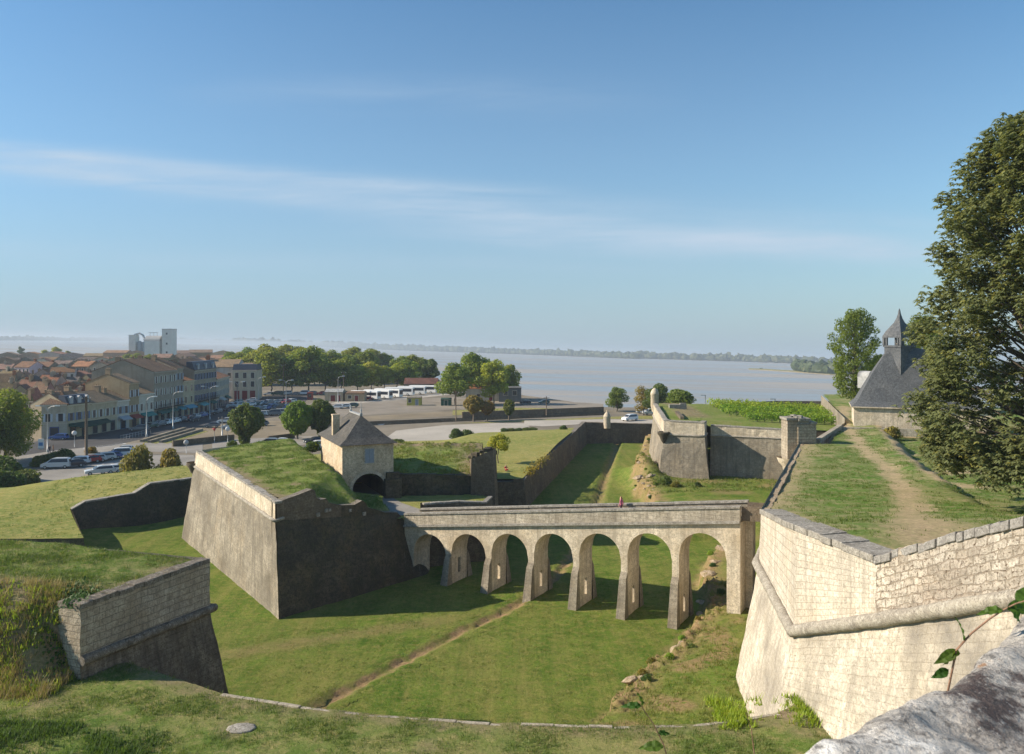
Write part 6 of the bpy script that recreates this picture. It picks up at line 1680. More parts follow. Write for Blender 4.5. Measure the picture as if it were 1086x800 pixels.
p = on(43.5, 477, GZ); t = thing('advert_panel', 'small white and blue advertising panel by the double street lamp', 'sign', (p.x, p.y, GZ)); mb = MB(); mb.box(-.55, .55, -.1, .1, .3, 2.2); mb.build('panel', M['white'], t)
mb = MB(); mb.box(-.45, .45, -.115, -.1, .8, 1.5); o = mb.build('poster', M['matt'], t); o.color = (.1, .25, .5, 1); mb = MB(); mb.box(-.5, .5, -.06, .06, 0, .3); mb.build('foot', M['steel'], t)
for i in range(9):                                         # pale crossing barriers along the pavement
    p = on(131 + i * 3.2, 466.5 - i * .75, GZ); t = thing('barrier', 'pale metal pedestrian barrier along the pavement by the crossing', 'barrier', (p.x, p.y, GZ), .8, 'pedestrian barriers')
    mb = MB(); mb.tube([(-.7, 0, 0), (-.7, 0, 1.0), (.7, 0, 1.0), (.7, 0, 0)], .035, 6, 0, True, False); mb.build('hoop', M['steel'], t)
    mb = MB(); mb.tube([(-.7, 0, .5), (.7, 0, .5)], .025, 6); mb.build('rail', M['steel'], t)
# ================================================================== foliage builders
def rand_unit(q):
    while True:
        v = Vector((q.uniform(-1, 1), q.uniform(-1, 1), q.uniform(-1, 1)))
        if .05 < v.length < 1: return v.normalized()
def leaf_quad(mb, p, n, s, q, asp=.6):
    t = n.cross(rand_unit(q))
    if t.length < 1e-3: return
    t.normalize(); b = n.cross(t)
    a, c = t * s * .5, b * s * .5 * asp
    mb.face([p - a, p - c * 1.0 + a * .15, p + a, p + c * 1.0 + a * .15])
def clump(mb, q, c, r, n, ls, shell=.55, asp=.65, flatn=.5):
    """leaves through an ellipsoid, denser towards its surface"""
    for _ in range(n):
        d = rand_unit(q); k_ = (shell + (1 - shell) * q.random() ** .6) if q.random() < .8 else q.random()
        p = Vector((c[0] + d.x * r[0] * k_, c[1] + d.y * r[1] * k_, c[2] + d.z * r[2] * k_))
        nn = (d * .7 + rand_unit(q) * .8 + Vector((0, 0, flatn))).normalized()
        leaf_quad(mb, p, nn, ls * q.uniform(.6, 1.3), q, asp)
def limb(mb, a, b, r0, r1, q, n=4, wob=.12):
    a, b = Vector(a), Vector(b); L = (b - a).length
    pts = [a.lerp(b, i / n) + (rand_unit(q) * wob * L * .5 * math.sin(PI * i / n)) for i in range(n + 1)]
    mb.tube(pts, [lerp(r0, r1, i / n) for i in range(n + 1)], 7)
def broad_tree(seed, h, r, trunk, nl, nleaf, ls, th=.28, squash=1.0):
    """trunk, limbs and a lobed crown; returns (crown, trunk) builders with the base at the origin"""
    q = random.Random(seed); cr, tr = MB(), MB()
    top = h * trunk
    limb(tr, (0, 0, -.3), (q.uniform(-.2, .2), q.uniform(-.2, .2), top), th, th * .6, q)
    for i in range(nl):
        a = 2 * PI * (i + q.uniform(-.3, .3)) / nl * 2.4; zf = ((i + .5) / nl) ** .85
        prof = math.sin(PI * min(1, .2 + .72 * zf)) ** .8
        rad = r * prof * q.uniform(.5, .8)
        c = (math.cos(a) * rad, math.sin(a) * rad, lerp(top * .95, h * .9, zf))
        rr = r * q.uniform(.34, .5) * (.75 + .4 * prof)
        limb(tr, (0, 0, top * q.uniform(.75, 1.0)), c, th * .45, th * .12, q)
        clump(cr, q, c, (rr, rr, rr * .8 * squash), nleaf // nl, ls)
    clump(cr, q, (0, 0, lerp(top, h, .55)), (r * .5, r * .5, (h - top) * .42), nleaf // 8, ls)
    return cr, tr
_tm = {}
def tree(kind, name, label, loc, rz=0, sc=1.0, group=None, cat='tree', leafm='plane'):
    if kind not in _tm:
        cr, tr = TREES[kind](); _tm[kind] = (cr.mesh('crown_' + kind, [M['plane']]), tr.mesh('trunk_' + kind, [M['bark']]) if tr else None)
    t = thing(name, label, cat, loc, rz, group); t.scale = (sc, sc, sc) if not hasattr(sc, '__len__') else sc
    for nm, me in (('crown', _tm[kind][0]), ('trunk', _tm[kind][1])):
        if me is None: continue
        o = bpy.data.objects.new(nm, me); COL.objects.link(o); o.parent = t
        if nm == 'crown':
            o.material_slots[0].link = 'OBJECT'; o.material_slots[0].material = M[leafm]
    return t
def round_bush(seed, r, h, n, ls):
    q = random.Random(seed); cr, tr = MB(), MB()
    for i in range(9):
        a = q.uniform(0, 6.3); k_ = q.uniform(0, .55)
        clump(cr, q, (math.cos(a) * r * k_, math.sin(a) * r * k_, h * q.uniform(.35, .68)), (r * .55, r * .55, h * .34), n // 9, ls)
    clump(cr, q, (0, 0, h * .3), (r * .95, r * .95, h * .32), n // 4, ls)
    for i in range(5): limb(tr, (0, 0, -.1), (q.uniform(-r, r) * .5, q.uniform(-r, r) * .5, h * .6), .06, .02, q)
    return cr, tr
def lollipop(seed, r, h, t, n, ls, low=.0):
    q = random.Random(seed); cr, tr = MB(), MB()
    limb(tr, (0, 0, -.3), (0, 0, t + h * .3), .26, .16, q, 4, .03)
    for i in range(n):
        d = rand_unit(q); z = d.z
        f = 1 - .38 * max(0, -z) ** 1.3
        wob = 1 + .2 * noise.noise(d * 2.6 + Vector((seed, 0, 0))) + .11 * noise.noise(d * 6)
        k_ = q.uniform(.82, 1.02) if q.random() < .85 else q.uniform(.3, .85)
        p = Vector((d.x * r * f * wob * k_, d.y * r * f * wob * k_, t + h * .5 + z * h * .5 * wob * k_))
        leaf_quad(cr, p, (d + rand_unit(q) * .8).normalized(), ls * q.uniform(.7, 1.3), q, .75)
    for i in range(6): limb(tr, (0, 0, t + .4), (q.uniform(-r, r) * .6, q.uniform(-r, r) * .6, t + h * q.uniform(.4, .8)), .1, .03, q)
    if low: clump(cr, q, (.3, 0, t), (r * .35, r * .35, low), n // 9, ls)
    return cr, tr
def column_tree(seed):
    q = random.Random(seed); cr, tr = MB(), MB()
    limb(tr, (0, 0, -.4), (.2, 0, 8), .4, .25, q, 4, .03); limb(tr, (.2, 0, 8), (0, 0, 16), .25, .05, q, 4, .05)
    for i in range(120):
        z = 2.2 + 15.2 * (i + .5) / 120; a = i * 2.39996
        R_ = pw(z, [(2, 2.4), (4.5, 3.7), (8, 4.3), (11, 4.5), (14, 4.0), (16, 2.9), (17.6, 1.2)]) * q.choice([.45, .7, .85, .95]) * q.uniform(.88, 1.08)
        c = (math.cos(a) * R_, math.sin(a) * R_, z)
        if i % 2: limb(tr, (0, 0, z * .75), c, .09, .02, q, 3)
        clump(cr, q, c, (1.15, 1.15, .8), 150, .36)
    return cr, tr
TREES = {
 'plane1': lambda: broad_tree(1, 15, 6.2, .3, 15, 5200, .85), 'plane2': lambda: broad_tree(2, 16, 6.6, .28, 17, 5600, .85), 'plane3': lambda: broad_tree(3, 14, 5.6, .3, 13, 4600, .8), 'plane4': lambda: broad_tree(4, 16.5, 5.8, .27, 16, 5200, .85),
 'lolli1': lambda: lollipop(5, 3.5, 6.8, 2.3, 9000, .44, 1.5), 'lolli2': lambda: lollipop(6, 3.4, 7.6, .9, 9500, .44), 'lolli3': lambda: lollipop(9, 3.1, 7.0, 1.3, 8500, .44, 1.2), 'lolli4': lambda: lollipop(12, 2.0, 3.6, 1.7, 3000, .42), 'lolli5': lambda: lollipop(13, 1.35, 4.0, 1.0, 2600, .36),
 'small': lambda: broad_tree(7, 4.7, 1.75, .52, 9, 2300, .32, .1), 'bush1': lambda: round_bush(8, 1.9, 2.6, 3600, .3), 'bush2': lambda: round_bush(18, 2.2, 2.3, 3400, .32), 'bush3': lambda: round_bush(28, 1.0, 1.1, 1200, .22),
 'big': lambda: broad_tree(9, 11.8, 5.2, .18, 20, 15000, .42, .35), 'acacia': lambda: column_tree(10), 'ever': lambda: broad_tree(11, 15, 4.2, .15, 15, 7000, .6), 'open': lambda: broad_tree(14, 8, 3.2, .22, 9, 2000, .42, .18), 'dense': lambda: broad_tree(15, 8, 3.6, .2, 13, 6500, .42, .22),
}
# grove of plane trees by the quay
q = random.Random(5)
grove = [('front', 0, [(288, 417.8, 1.08), (309, 417.4, .98), (327, 417.6, 1.12), (345, 416.9, .95), (362, 416.4, .9), (379, 415.8, .82), (394, 415.2, .8), (408, 414.6, .78), (421, 414, .78), (433, 413.6, .82)]),
         ('middle', 0, [(240, 408, .95), (252, 408, 1.02), (266, 409.0, 1.0), (280, 409, 1.12), (298, 408.6, 1.1), (316, 408.4, 1.06), (334, 408.4, 1.02), (352, 407.8, .98), (370, 407.4, .98), (388, 407, .95), (425, 406.6, .92), (440, 406.2, .9), (452, 406, .92)]),
         ('back', 0, [(246, 401.6, .95), (262, 401.4, 1.0), (280, 401, 1.12), (300, 400.8, 1.15), (318, 400.4, 1.15), (336, 400, 1.05), (356, 399.6, 1.05), (374, 399.4, 1.0), (392, 399.2, 1.0), (409, 399, .8)])]
for rn, _, pts in grove:
    for i, (px, py, s) in enumerate(pts):
        p = on(px, py, GZ); f = s * (p.y / 330) ** .12 * 1.1
        tree(f'plane{(i * 3 + len(rn)) % 4 + 1}', 'plane_tree', f'plane tree, {ORD[i]} from left in the {rn} row of the grove by the quay', (p.x, p.y, GZ), q.uniform(0, 6), (f * 1.08, f * 1.08, f * q.uniform(.84, .98)), 'plane trees of the quay grove', leafm='planel' if (rn == 'front' and i > 4) else 'plane')
for i, (px, py, kd_, s, lm, lab) in enumerate([(457, 413.5, 'ever', .95, 'bushd', 'dark evergreen tree at the right end of the quay grove'), (483, 429.8, 'plane1', .96, 'plane', 'big plane tree behind the dark green booth'), (505, 424, 'plane2', 1.1, 'plane', 'tall plane tree between two others by the water'), (523.5, 429, 'plane4', .94, 'planel', 'yellowish plane tree in front of the orange roofed house'), (538, 424, 'plane3', .95, 'plane', 'rightmost plane tree beside the grey waterside shed')]):
    p = on(px, py, GZ); tree(kd_, 'plane_tree' if i else 'evergreen_tree', lab, (p.x, p.y, GZ), i * 1.3, s, None, leafm=lm)
for px, py, kd_, s, lm, lab in [(261, 476.5, 'lolli1', 1.0, 'lollid', 'dark pruned tree with a heart shaped crown behind the outwork'), (315.5, 466, 'lolli2', 1.0, 'lolli', 'bright green pruned tree, left of the pair near the gatehouse'), (340, 464, 'lolli3', 1.03, 'lollid', 'darker pruned tree, right of the pair near the gatehouse'),
        (502.5, 447.2, 'lolli4', 1.35, 'rust', 'round tree with rusty brown leaves right of the gravel lot'), (516.5, 446.6, 'lolli4', 1.05, 'rust', 'smaller reddish tree beside the round rusty one'), (540, 445.4, 'lolli5', 1.15, 'lollid', 'small dark clipped tree on the grass strip by the lane')]:
    p = on(px, py, GZ); tree(kd_, 'pruned_tree', lab, (p.x, p.y, GZ), px, s, None, leafm=lm)
p = on(528.5, 492, g2_z(0, 122)); tree('small', 'young_tree', 'small young tree standing alone on the lawn beyond the bridge', (-2.15, 126, g2_z(-2.15, 126)), 0, 1.0, leafm='planel')
p = at(14, 488, 150); tree('big', 'broadleaf_tree', 'big bright green tree at the left edge by the small car park', (p.x - 1.5, 150, GZ), 0, (1.05, 1.05, 1.12), leafm='plane')
p = at(-14, 488, 140); tree('big', 'broadleaf_tree', 'dark tree cut by the left edge beside the big green one', (p.x - 3, 144, GZ), 2, .9, leafm='bushd')
for px, y, kd_, s, lm, lab in [(6, 128, 'bush1', 1.7, 'bushd', 'large dark bush at the left edge, highest'), (10, 122, 'bush2', 1.35, 'bushd', 'round dark green bush at the left edge beside the lawn'), (-6, 120, 'bush1', 1.3, 'bushd', 'dark bush cut by the left edge'), (24, 126, 'bush2', 1.1, 'bushd', 'dark bush right of the round one at the left edge'),
        (69, 149, 'bush1', 1.0, 'bushd', 'round clipped bush beside the silver people carrier'), (37, 127, 'bush3', 1.0, 'rust', 'small reddish bush at the edge of the car park'), (97, 160, 'bush3', 1.3, 'rust', 'small bush at the foot of the tall utility pole'),
        (147, 128, 'bush1', (1.45, 1.45, 2.4), 'bushy', 'big yellowish round bush left of the outwork'), (180, 128, 'bush1', (1.35, 1.35, 2.2), 'bushy', 'smaller yellowish bush next to the outwork corner'), (247, 102, 'bush3', .9, 'bushd', 'small dark bush on the grassy outwork'), (318, 120, 'bush2', .9, 'rust', 'brownish bush behind the outwork left of the gatehouse'), (331, 99, 'bush3', 1.2, 'bushd', 'dark low bush against the gatehouse side'),
        (423, 150, 'bush2', .75, 'bushd', 'dark round bush just right of the gatehouse roof'), (484, 178, 'bush1', 1.0, 'bushd', 'dark bush at the edge of the gravel lot'), (496, 181, 'bush3', 1.7, 'bushd', 'small loose bush right of the dark one by the gravel lot'), (598, 178, 'bush3', 1.0, 'bushd', 'small bush at the far corner of the lawn'),
        (706, 117, 'bush3', 1.2, 'ivy', 'blue green bush on the bank below the far bastion'), (716, 116, 'bush3', .8, 'bushy', 'low yellowish bush on the bank below the far bastion'), (740, 116, 'bush3', .7, 'bushd', 'low dark bush on the bank right of the blue green one'), (947, 108, 'bush3', 1.5, 'bushy', 'scrubby bush against the chapel wall')]:
    x = (px - CX) / FOC * y
    z = GZ if y > 118 and px < 400 else 10.0 if px in (247, 331) and y < 110 else g2_z(x, y) if 400 < px < 620 else moat_z(x, y) if 620 < px < 800 else pl_z(x, y) if px > 900 else GZ
    tree(kd_, 'bush', lab, (x, y, z - .1), px * .7, s, None, 'bush', lm)
q = random.Random(44)
for ln, n_, nm in ((bank_near, 16, 'near the bridge end'), (bank_far, 12, 'below the far bastion')):
    for i in range(n_):
        k_ = q.uniform(.05, .95) * (len(ln) - 1); a, b = ln[int(k_)], ln[min(len(ln) - 1, int(k_) + 1)]; p = a.lerp(b, k_ % 1) + Vector((q.uniform(-.2, 1.6), q.uniform(-.6, .6), 0))
        tree('bush3', 'weed_clump', 'leafy weed clump growing along the broken edge of the grass bank ' + nm, (p.x, p.y, moat_z(p.x, p.y) - .05), q.uniform(0, 6), q.uniform(.22, .5), 'weed clumps along the bank ' + nm, 'weed', q.choice(['bushy', 'vine', 'ivy']))
for i in range(5):
    px = 536 + i * 7; x = (px - CX) / FOC * 193; tree('bush2', 'hedge_bush', 'bush in the dark clipped hedge between lawn and lane', (x, 193, g2_z(x, 190) - .4), i, .62, 'bushes of the lane hedge', 'bush', 'bushd')
# hedge along the car park
for i in range(7):
    p = on(30 + i * 5.5, 497.5 - i * 1.2, GZ); tree('bush1', 'hedge_bush', 'bush in the dark hedge left of the small car park', (p.x, p.y + 3, GZ - .2), i * 1.1, .85, 'bushes of the car park hedge', 'bush', 'bushd')
# trees at the shore behind the dam and far bastion
for px, y, kd_, s, lm, z, lab in [(654, 250, 'dense', .95, 'acacia', GZ, 'round green tree at the shore left of the far bastion'), (682, 238, 'open', 1.1, 'bushy', GZ, 'sparse tree at the shore between the round one and the bastion'), (697, 232, 'dense', 1.22, 'bushd', GZ, 'dense dark tree behind the turret of the far bastion'), (722, 190, 'bush2', 1.7, 'acacia', 8.0, 'low broad bush at the back of the far bastion'),
        (907, 141, 'acacia', (.88, .88, .98), 'acacia', 11.5, 'tall dark tree standing left of the chapel turret'), (980, 150, 'acacia', .93, 'acacia', 11.5, 'green tree behind the chapel turret at right'), (932, 150, 'acacia', .52, 'acacia', 11.5, 'low tree behind the chapel roof'), (60, 820, 'plane2', .85, 'planel', GZ, 'bright tree above the rooftops at far left'), (48, 830, 'plane1', .7, 'planel', GZ, 'bright tree left of the tallest one above the far rooftops'), (72, 815, 'plane3', .7, 'plane', GZ, 'green tree right of the tallest one above the far rooftops'),
        (136, 560, 'plane3', .85, 'plane', GZ, 'green tree in front of the small silo'), (144, 555, 'plane1', .82, 'plane', GZ, 'second green tree in front of the small silo'), (157, 560, 'plane2', .72, 'plane', GZ, 'green tree at the foot of the big white silo'), (22, 900, 'ever', .9, 'bushd', GZ, 'dark conifer at the far left waterfront')]:
    tree(kd_, 'tree', lab, ((px - CX) / FOC * y, y, z), px, s, None, leafm=lm)

# ---------------- big ash tree at the right
q = random.Random(31); tx, ty, tz = 38.2, 56.0, 11.2
t = thing('ash_tree', 'huge grey green tree at the right edge, branches hanging over the lawn', 'tree', (tx, ty, tz))
tr = MB(); cr = MB()
limb(tr, (0, 0, -.5), (.3, 0, 9), .75, .5, q, 6, .04); limb(tr, (.3, 0, 9), (.2, .5, 24), .5, .1, q, 6, .06)
def outline_r(z):                                          # crown radius by height above the base
    return pw(z, [(3.0, 5.4), (4.2, 8.6), (6.5, 9.3), (9, 9.5), (11.3, 9.2), (14, 8.5), (16.6, 7.2), (19.2, 7.2), (21.2, 7.3), (23.2, 6.4), (26, 4.9), (28, 3.0)])
tips = []
for i in range(400):
    z = 3.2 + 25.0 * ((i + .5) / 400) ** .92; a = i * 2.39996 + q.uniform(-.3, .3)
    R_ = outline_r(z) * q.choice([.55, .74, .86, .95, 1.02]) * q.uniform(.9, 1.04)
    tips.append(Vector((math.cos(a) * R_, math.sin(a) * R_, z)))
for p in [(-8.9, -1.6, 4.6), (-8.3, -3, 6.2), (-6.8, -2.5, 14.9), (-8.2, -2.0, 20.6), (-7.8, -2.6, 21.4), (-5.0, -2, 22), (-8.6, .5, 5.4), (-6.5, -5, 4.0), (-3, -7, 3.6), (0, -7.5, 4.2), (-5.2, -3, 23.2), (-3.6, -3, 25.2), (-2, -3, 26.4), (-3.0, -3.5, 3.3)]: tips.append(Vector(p))
for i in range(46):
    a = q.uniform(PI * .85, PI * 1.9); R_ = q.uniform(3.5, 8.6); tips.append(Vector((math.cos(a) * R_, math.sin(a) * R_, q.uniform(4.0, 6.0))))
for i, tp_ in enumerate(tips):
    base_ = Vector((.3, 0, max(3.0, tp_.z * .72 - .5)))
    if i % 2 == 0 or i > 395: limb(tr, base_, tp_, .13, .025, q, 4, .1)
    rr = q.uniform(1.0, 1.55)
    for _ in range(72):                                    # drooping rosettes of leaflets
        d = rand_unit(q); c = tp_ + Vector((d.x * rr, d.y * rr, d.z * rr * .85)) * (q.random() ** .45)
        nl_ = 7; a0 = q.uniform(0, 6.3)
        for m_ in range(nl_):
            a = a0 + m_ * 2 * PI / nl_; out = Vector((math.cos(a), math.sin(a), q.uniform(-1.0, -.15))).normalized()
            side = out.cross(Vector((0, 0, 1))).normalized() * q.uniform(.05, .1); L = q.uniform(.24, .5)
            e = c + out * L; mid = c + out * L * .5
            cr.face([c, mid - side, e, mid + side])
cr.build('crown', M['ash'], t); tr.build('trunk', M['bark'], t)

# ---------------- vines on the far bastion
q = random.Random(12)
for rI in range(9):
    y = 131.5 + rI * 4.2; x0 = lerp(37.0, 41, rI / 8.0) + (2 if rI < 2 else 0); x1 = 62 + rI * 1.2
    cr = MB(); tr = MB(); x = x0
    while x < x1:
        z = fb_z(x, y); hh = 1.5 + .25 * nz(x, y, .3)
        clump(cr, q, (x - x0, q.uniform(-.15, .15), z + hh * .62), (.95, .75, hh * .5), 80, .36)
        if q.random() < .5: clump(cr, q, (x - x0, q.uniform(-.3, .3), z + hh * 1.05), (.5, .4, .35), 18, .3)
        limb(tr, (x - x0, 0, z - .1), (x - x0, 0, z + .9), .06, .04, q, 2)
        x += 1.25
    t = thing('vine_row', f'row of green vines on the far bastion, {ORD[rI]} row counted from the wall', 'vine row', (x0, y, 0), .05, 'vine rows on the far bastion')
    cr.build('foliage', M['vine'], t); tr.build('stem', M['bark'], t)
for px, py, y, lab in [(748, 419, 185, 'thin lamp post behind the vines, left'), (822, 423, 172, 'thin lamp post behind the vines, near the sentry post')]:
    p = at(px, py, y); t = thing('lamp_post', lab, 'lamp post', (p.x, y, p.z - 6)); mb = MB(); mb.tube([(0, 0, 0), (0, 0, 6)], .08, 6); mb.build('pole', M['steel'], t); mb = MB(); mb.box(-1.1, .1, -.08, .08, 5.85, 6.0); mb.build('lamp_head', M['steel'], t)

# ---------------- grass tufts, weeds, ivy
def tufts(name, n, area, zf, inside, h0, h1, mat='blade', wdt=.03, seed=1, blades=6, dens=None):
    q = random.Random(seed); V = []; Fc = []
    x0, x1, y0, y1 = area; k_ = 0; tries = 0
    while k_ < n and tries < n * 12:
        tries += 1
        x, y = q.uniform(x0, x1), q.uniform(y0, y1)
        if inside and not inside(x, y): continue
        if q.random() > sstep(-.35, .45, nz(x, y, .45, 40)) + .06: continue
        if dens and q.random() > dens(x, y): continue
        k_ += 1; z = zf(x, y) - .02
        hh = lerp(h0, h1, q.random() ** 2)
        for _ in range(blades):
            a = q.uniform(0, 6.3); bx, by = x + q.gauss(0, .1), y + q.gauss(0, .1); h = hh * q.uniform(.6, 1.2); ln = h * q.uniform(.2, .8)
            dx, dy = math.cos(a), math.sin(a); w_ = wdt * q.uniform(.7, 1.3); i = len(V)
            V += [(bx - dy * w_ / 2, by + dx * w_ / 2, z), (bx + dy * w_ / 2, by - dx * w_ / 2, z), (bx + dx * ln, by + dy * ln, z + h)]
            Fc.append((i, i + 1, i + 2))
    me = bpy.data.meshes.new(name); me.from_pydata(V, [], Fc); me.materials.append(M[mat]); me.update()
    o = bpy.data.objects.new(name, me); COL.objects.link(o); o['kind'] = 'stuff'; return o
vis = lambda x, y: abs(x) < .68 * y
tufts('grass_tufts', 9000, (-24.5, 15, 33, 44), te_z, lambda x, y: te_in(x, y) and vis(x, y), .05, .22, seed=1, dens=lambda x, y: 1 - te_d(x, y) * .9)
tufts('grass_tufts', 5000, (-42, -19, 40, 57), cg_z, lambda x, y: cg_in(x, y) and vis(x, y), .06, .25, seed=2, dens=lambda x, y: 1 - cg_d(x, y) * .6)
tufts('grass_tufts', 9000, (-38, -11, 70, 106), dl_z, lambda x, y: pip(x, y, dl_poly), .06, .24, seed=3, wdt=.045, dens=lambda x, y: 1 - dl_d(x, y) * .85)
tufts('grass_tufts', 11000, (14, 62, 33, 112), pl_z, lambda x, y: pip(x, y, ppoly) and vis(x, y), .05, .2, seed=4, wdt=.045, dens=lambda x, y: max(0, 1 - pl_d(x, y) * 1.15))
tufts('grass_tufts', 5000, (3, 22, 38, 75), moat_z, lambda x, y: bankh(x, y)[0] > .4, .08, .35, seed=5, wdt=.05)
tufts('grass_tufts', 3500, (16, 46, 112, 150), moat_z, lambda x, y: bankh(x, y)[0] > .4, .12, .5, seed=6, wdt=.09)
tufts('grass_tufts', 2600, (-19, -4, 93, 112), bk_z, None, .12, .4, seed=7, wdt=.07)
tufts('grass_tufts', 12000, (-22, 16, 38, 78), moat_z, lambda x, y: vis(x, y) and bankh(x, y)[0] < .3 and not (x < -17 and y > 66), .04, .13, seed=21, wdt=.05, blades=5)
tufts('grass_tufts', 4000, (-62, -22, 84, 126), gl_z, lambda x, y: gl_in(x, y) and vis(x, y), .05, .16, seed=22, wdt=.07, blades=5)
tufts('dry_weeds', 1500, (-36, -22.9, 38.8, 44.4), cg_z, lambda x, y: vis(x, y), .12, .7, 'straw', .026, 8, 9)
tufts('green_weeds', 1500, (-36, -22.9, 38.2, 43.8), cg_z, lambda x, y: vis(x, y), .12, .4, 'vine', .06, 9, 7)
tufts('green_weeds', 1200, (-24, -12, 33.5, 36.5), te_z, lambda x, y: vis(x, y) and x < -15.5, .1, .38, 'ivy', .05, 10, 8)
tufts('green_weeds', 260, (9.5, 14, 36.4, 39.4), te_z, None, .15, .5, 'vine', .06, 13, 8)
q = random.Random(3); mb = MB()
for i in range(900):
    x, y = q.gauss(-23.7, .5), q.gauss(42.9, .8); z = cg_z(x, y) + q.uniform(-.1, .35) if x < -23.4 else 10.1 + q.uniform(-.1, .25)
    leaf_quad(mb, Vector((x, y, z)), (Vector((-.2, -.6, .7)) + rand_unit(q) * .6).normalized(), q.uniform(.1, .22), q, .9)
o = mb.build('ivy_patch', M['ivy']); tag(o, 'dark green ivy over the broken end of the left bastion', 'ivy')
mb = MB()
for i in range(520):
    k_ = q.random(); p = K1.lerp(K2, .05 + .3 * k_ * q.random()) + Vector((q.gauss(.1, .4), q.gauss(0, .5), q.uniform(-.2, .9))); leaf_quad(mb, p, rand_unit(q), q.uniform(.2, .45), q, .6)
o = mb.build('scrub', M['bushy']); tag(o, 'loose scrub growing along the near top of the long moat wall', 'scrub')

# ---------------- sprigs right in front of the parapet
def sprig(label, stem_pts, leaves, r=.005, seed=1):
    q = random.Random(seed); b = Vector(stem_pts[0]); t = thing('bramble_sprig', label, 'sprig', b)
    mb = MB(); mb.tube(stem_pts, [lerp(r, r * .45, i / (len(stem_pts) - 1)) for i in range(len(stem_pts))], 7); mb.build('stem', M['stem'], t, True)
    for p, d, n, L, w_ in leaves:
        p, d, n = Vector(p), Vector(d).normalized(), Vector(n).normalized(); sdir = d.cross(n).normalized(); n = sdir.cross(d)
        m = MB(); N = 9; L_, R_, C_ = [], [], []
        for i in range(N + 1):
            f = i / N; wd = w_ * math.sin(PI * f ** .8) * (1 - .35 * f) ; dr = -n * L * .28 * f * f
            wob = n * .004 * math.sin(f * 20 + p.x * 50)
            c = p + d * L * f + dr; C_.append(c); L_.append(c - sdir * wd + n * wd * .28 + wob); R_.append(c + sdir * wd + n * wd * .28 - wob)
        for i in range(N):
            m.face([L_[i], C_[i], C_[i + 1], L_[i + 1]], None, 0, True); m.face([C_[i], R_[i], R_[i + 1], C_[i + 1]], None, 0, True)
        m.build('leaf', M['bram'], t, True)
a_ = lambda px, py, y: at(px, py, y)
sprig('bramble shoot with green leaves reaching over the parapet at right', [a_(1000, 800, 2.6), a_(1004, 740, 2.6), a_(1014, 690, 2.58), a_(1030, 672, 2.55), a_(1050, 656, 2.5), a_(1066, 646, 2.47), a_(1078, 640, 2.45), a_(1100, 634, 2.42)],
      [(a_(1015, 689, 2.58), (-.8, 0, -.55), (.2, -.8, .6), .085, .020), (a_(1016, 687, 2.58), (-.35, .1, -1), (.5, -.8, .3), .075, .019), (a_(1022, 680, 2.56), (.0, .1, 1), (.9, -.5, .1), .072, .017), (a_(1006, 710, 2.6), (-.9, 0, -.5), (.1, -.9, .5), .06, .018),
       (a_(1064, 647, 2.47), (-.9, .1, -.05), (0, -.5, .9), .075, .018), (a_(1068, 646, 2.46), (1, 0, .1), (0, -.6, .8), .1, .028), (a_(1078, 640, 2.45), (.7, 0, .7), (-.5, -.6, .6), .09, .026), (a_(1070, 644, 2.46), (.6, .1, -.5), (.2, -.8, .5), .08, .022)], .0042, 2)
sprig('thin yellowish shoot with few leaves at the bottom middle', [a_(726, 900, 3.2), a_(712, 820, 3.2), a_(704, 790, 3.2), a_(693, 768, 3.18), a_(684, 755, 3.15), a_(680, 748, 3.15)],
      [(a_(681, 749, 3.15), (-1, 0, .1), (0, -.6, .8), .085, .017), (a_(682, 750, 3.15), (-.2, .1, 1), (.8, -.5, .1), .06, .014), (a_(698, 778, 3.18), (1, 0, .1), (0, -.5, .8), .05, .014), (a_(704, 792, 3.2), (-1, 0, .05), (0, -.6, .8), .1, .026)], .003, 4)
sprig('dry reddish stalk in front of the right rampart base', [a_(812, 860, 3.4), a_(800, 800, 3.4), a_(797, 775, 3.4), a_(791, 755, 3.4)], [(a_(800, 795, 3.4), (.4, 0, 1), (1, -.5, 0), .04, .006), (a_(795, 768, 3.4), (-.5, 0, 1), (1, -.5, 0), .04, .006)], .003, 5)

# ---------------- far shores and spit
def woods(name, pts, n, r, seed, label, hz_=1.0):
    """a far wood: many small leafy humps standing on a bank along a shore line"""
    q = random.Random(seed); V = []; Fc = []
    seg = [(Vector((a[0], a[1])), Vector((b[0], b[1]))) for a, b in zip(pts, pts[1:])]
    ico = bmesh.new(); bmesh.ops.create_icosphere(ico, subdivisions=2, radius=1); iv = [v.co.copy() for v in ico.verts]; ifc = [[v.index for v in f.verts] for f in ico.faces]; ico.free()
    for i in range(n):
        k_ = (i + q.random()) / n * len(seg); a, b = seg[min(int(k_), len(seg) - 1)]; p = a.lerp(b, k_ % 1)
        dist = p.length; s = r * q.uniform(.7, 1.25) * dist / 850
        back = (p.normalized() * q.uniform(0, 1) ** 1.5 * dist * .06)
        c = Vector((p.x + back.x, p.y + back.y, sea_z(p.x + back.x, p.y + back.y) + .5)); o_ = len(V); ph = Vector((q.uniform(0, 50), 0, 0))
        hh = s * q.uniform(.75, 1.1)
        for v in iv:
            k2 = 1 + .55 * noise.noise(v * 1.9 + ph)
            V.append((c.x + v.x * s * 1.1 * k2, c.y + v.y * s * k2, c.z + max(-.3, (v.z * .85 + .75)) * hh * k2))
        Fc += [[o_ + j for j in f] for f in ifc]
    me = bpy.data.meshes.new(name); me.from_pydata(V, [], Fc); me.materials.append(M['farw']); me.update()
    o = bpy.data.objects.new(name, me); COL.objects.link(o); o['kind'] = 'stuff'; o['label'] = label
def wz(px, py): p = sea(px, py); return (p.x, p.y)
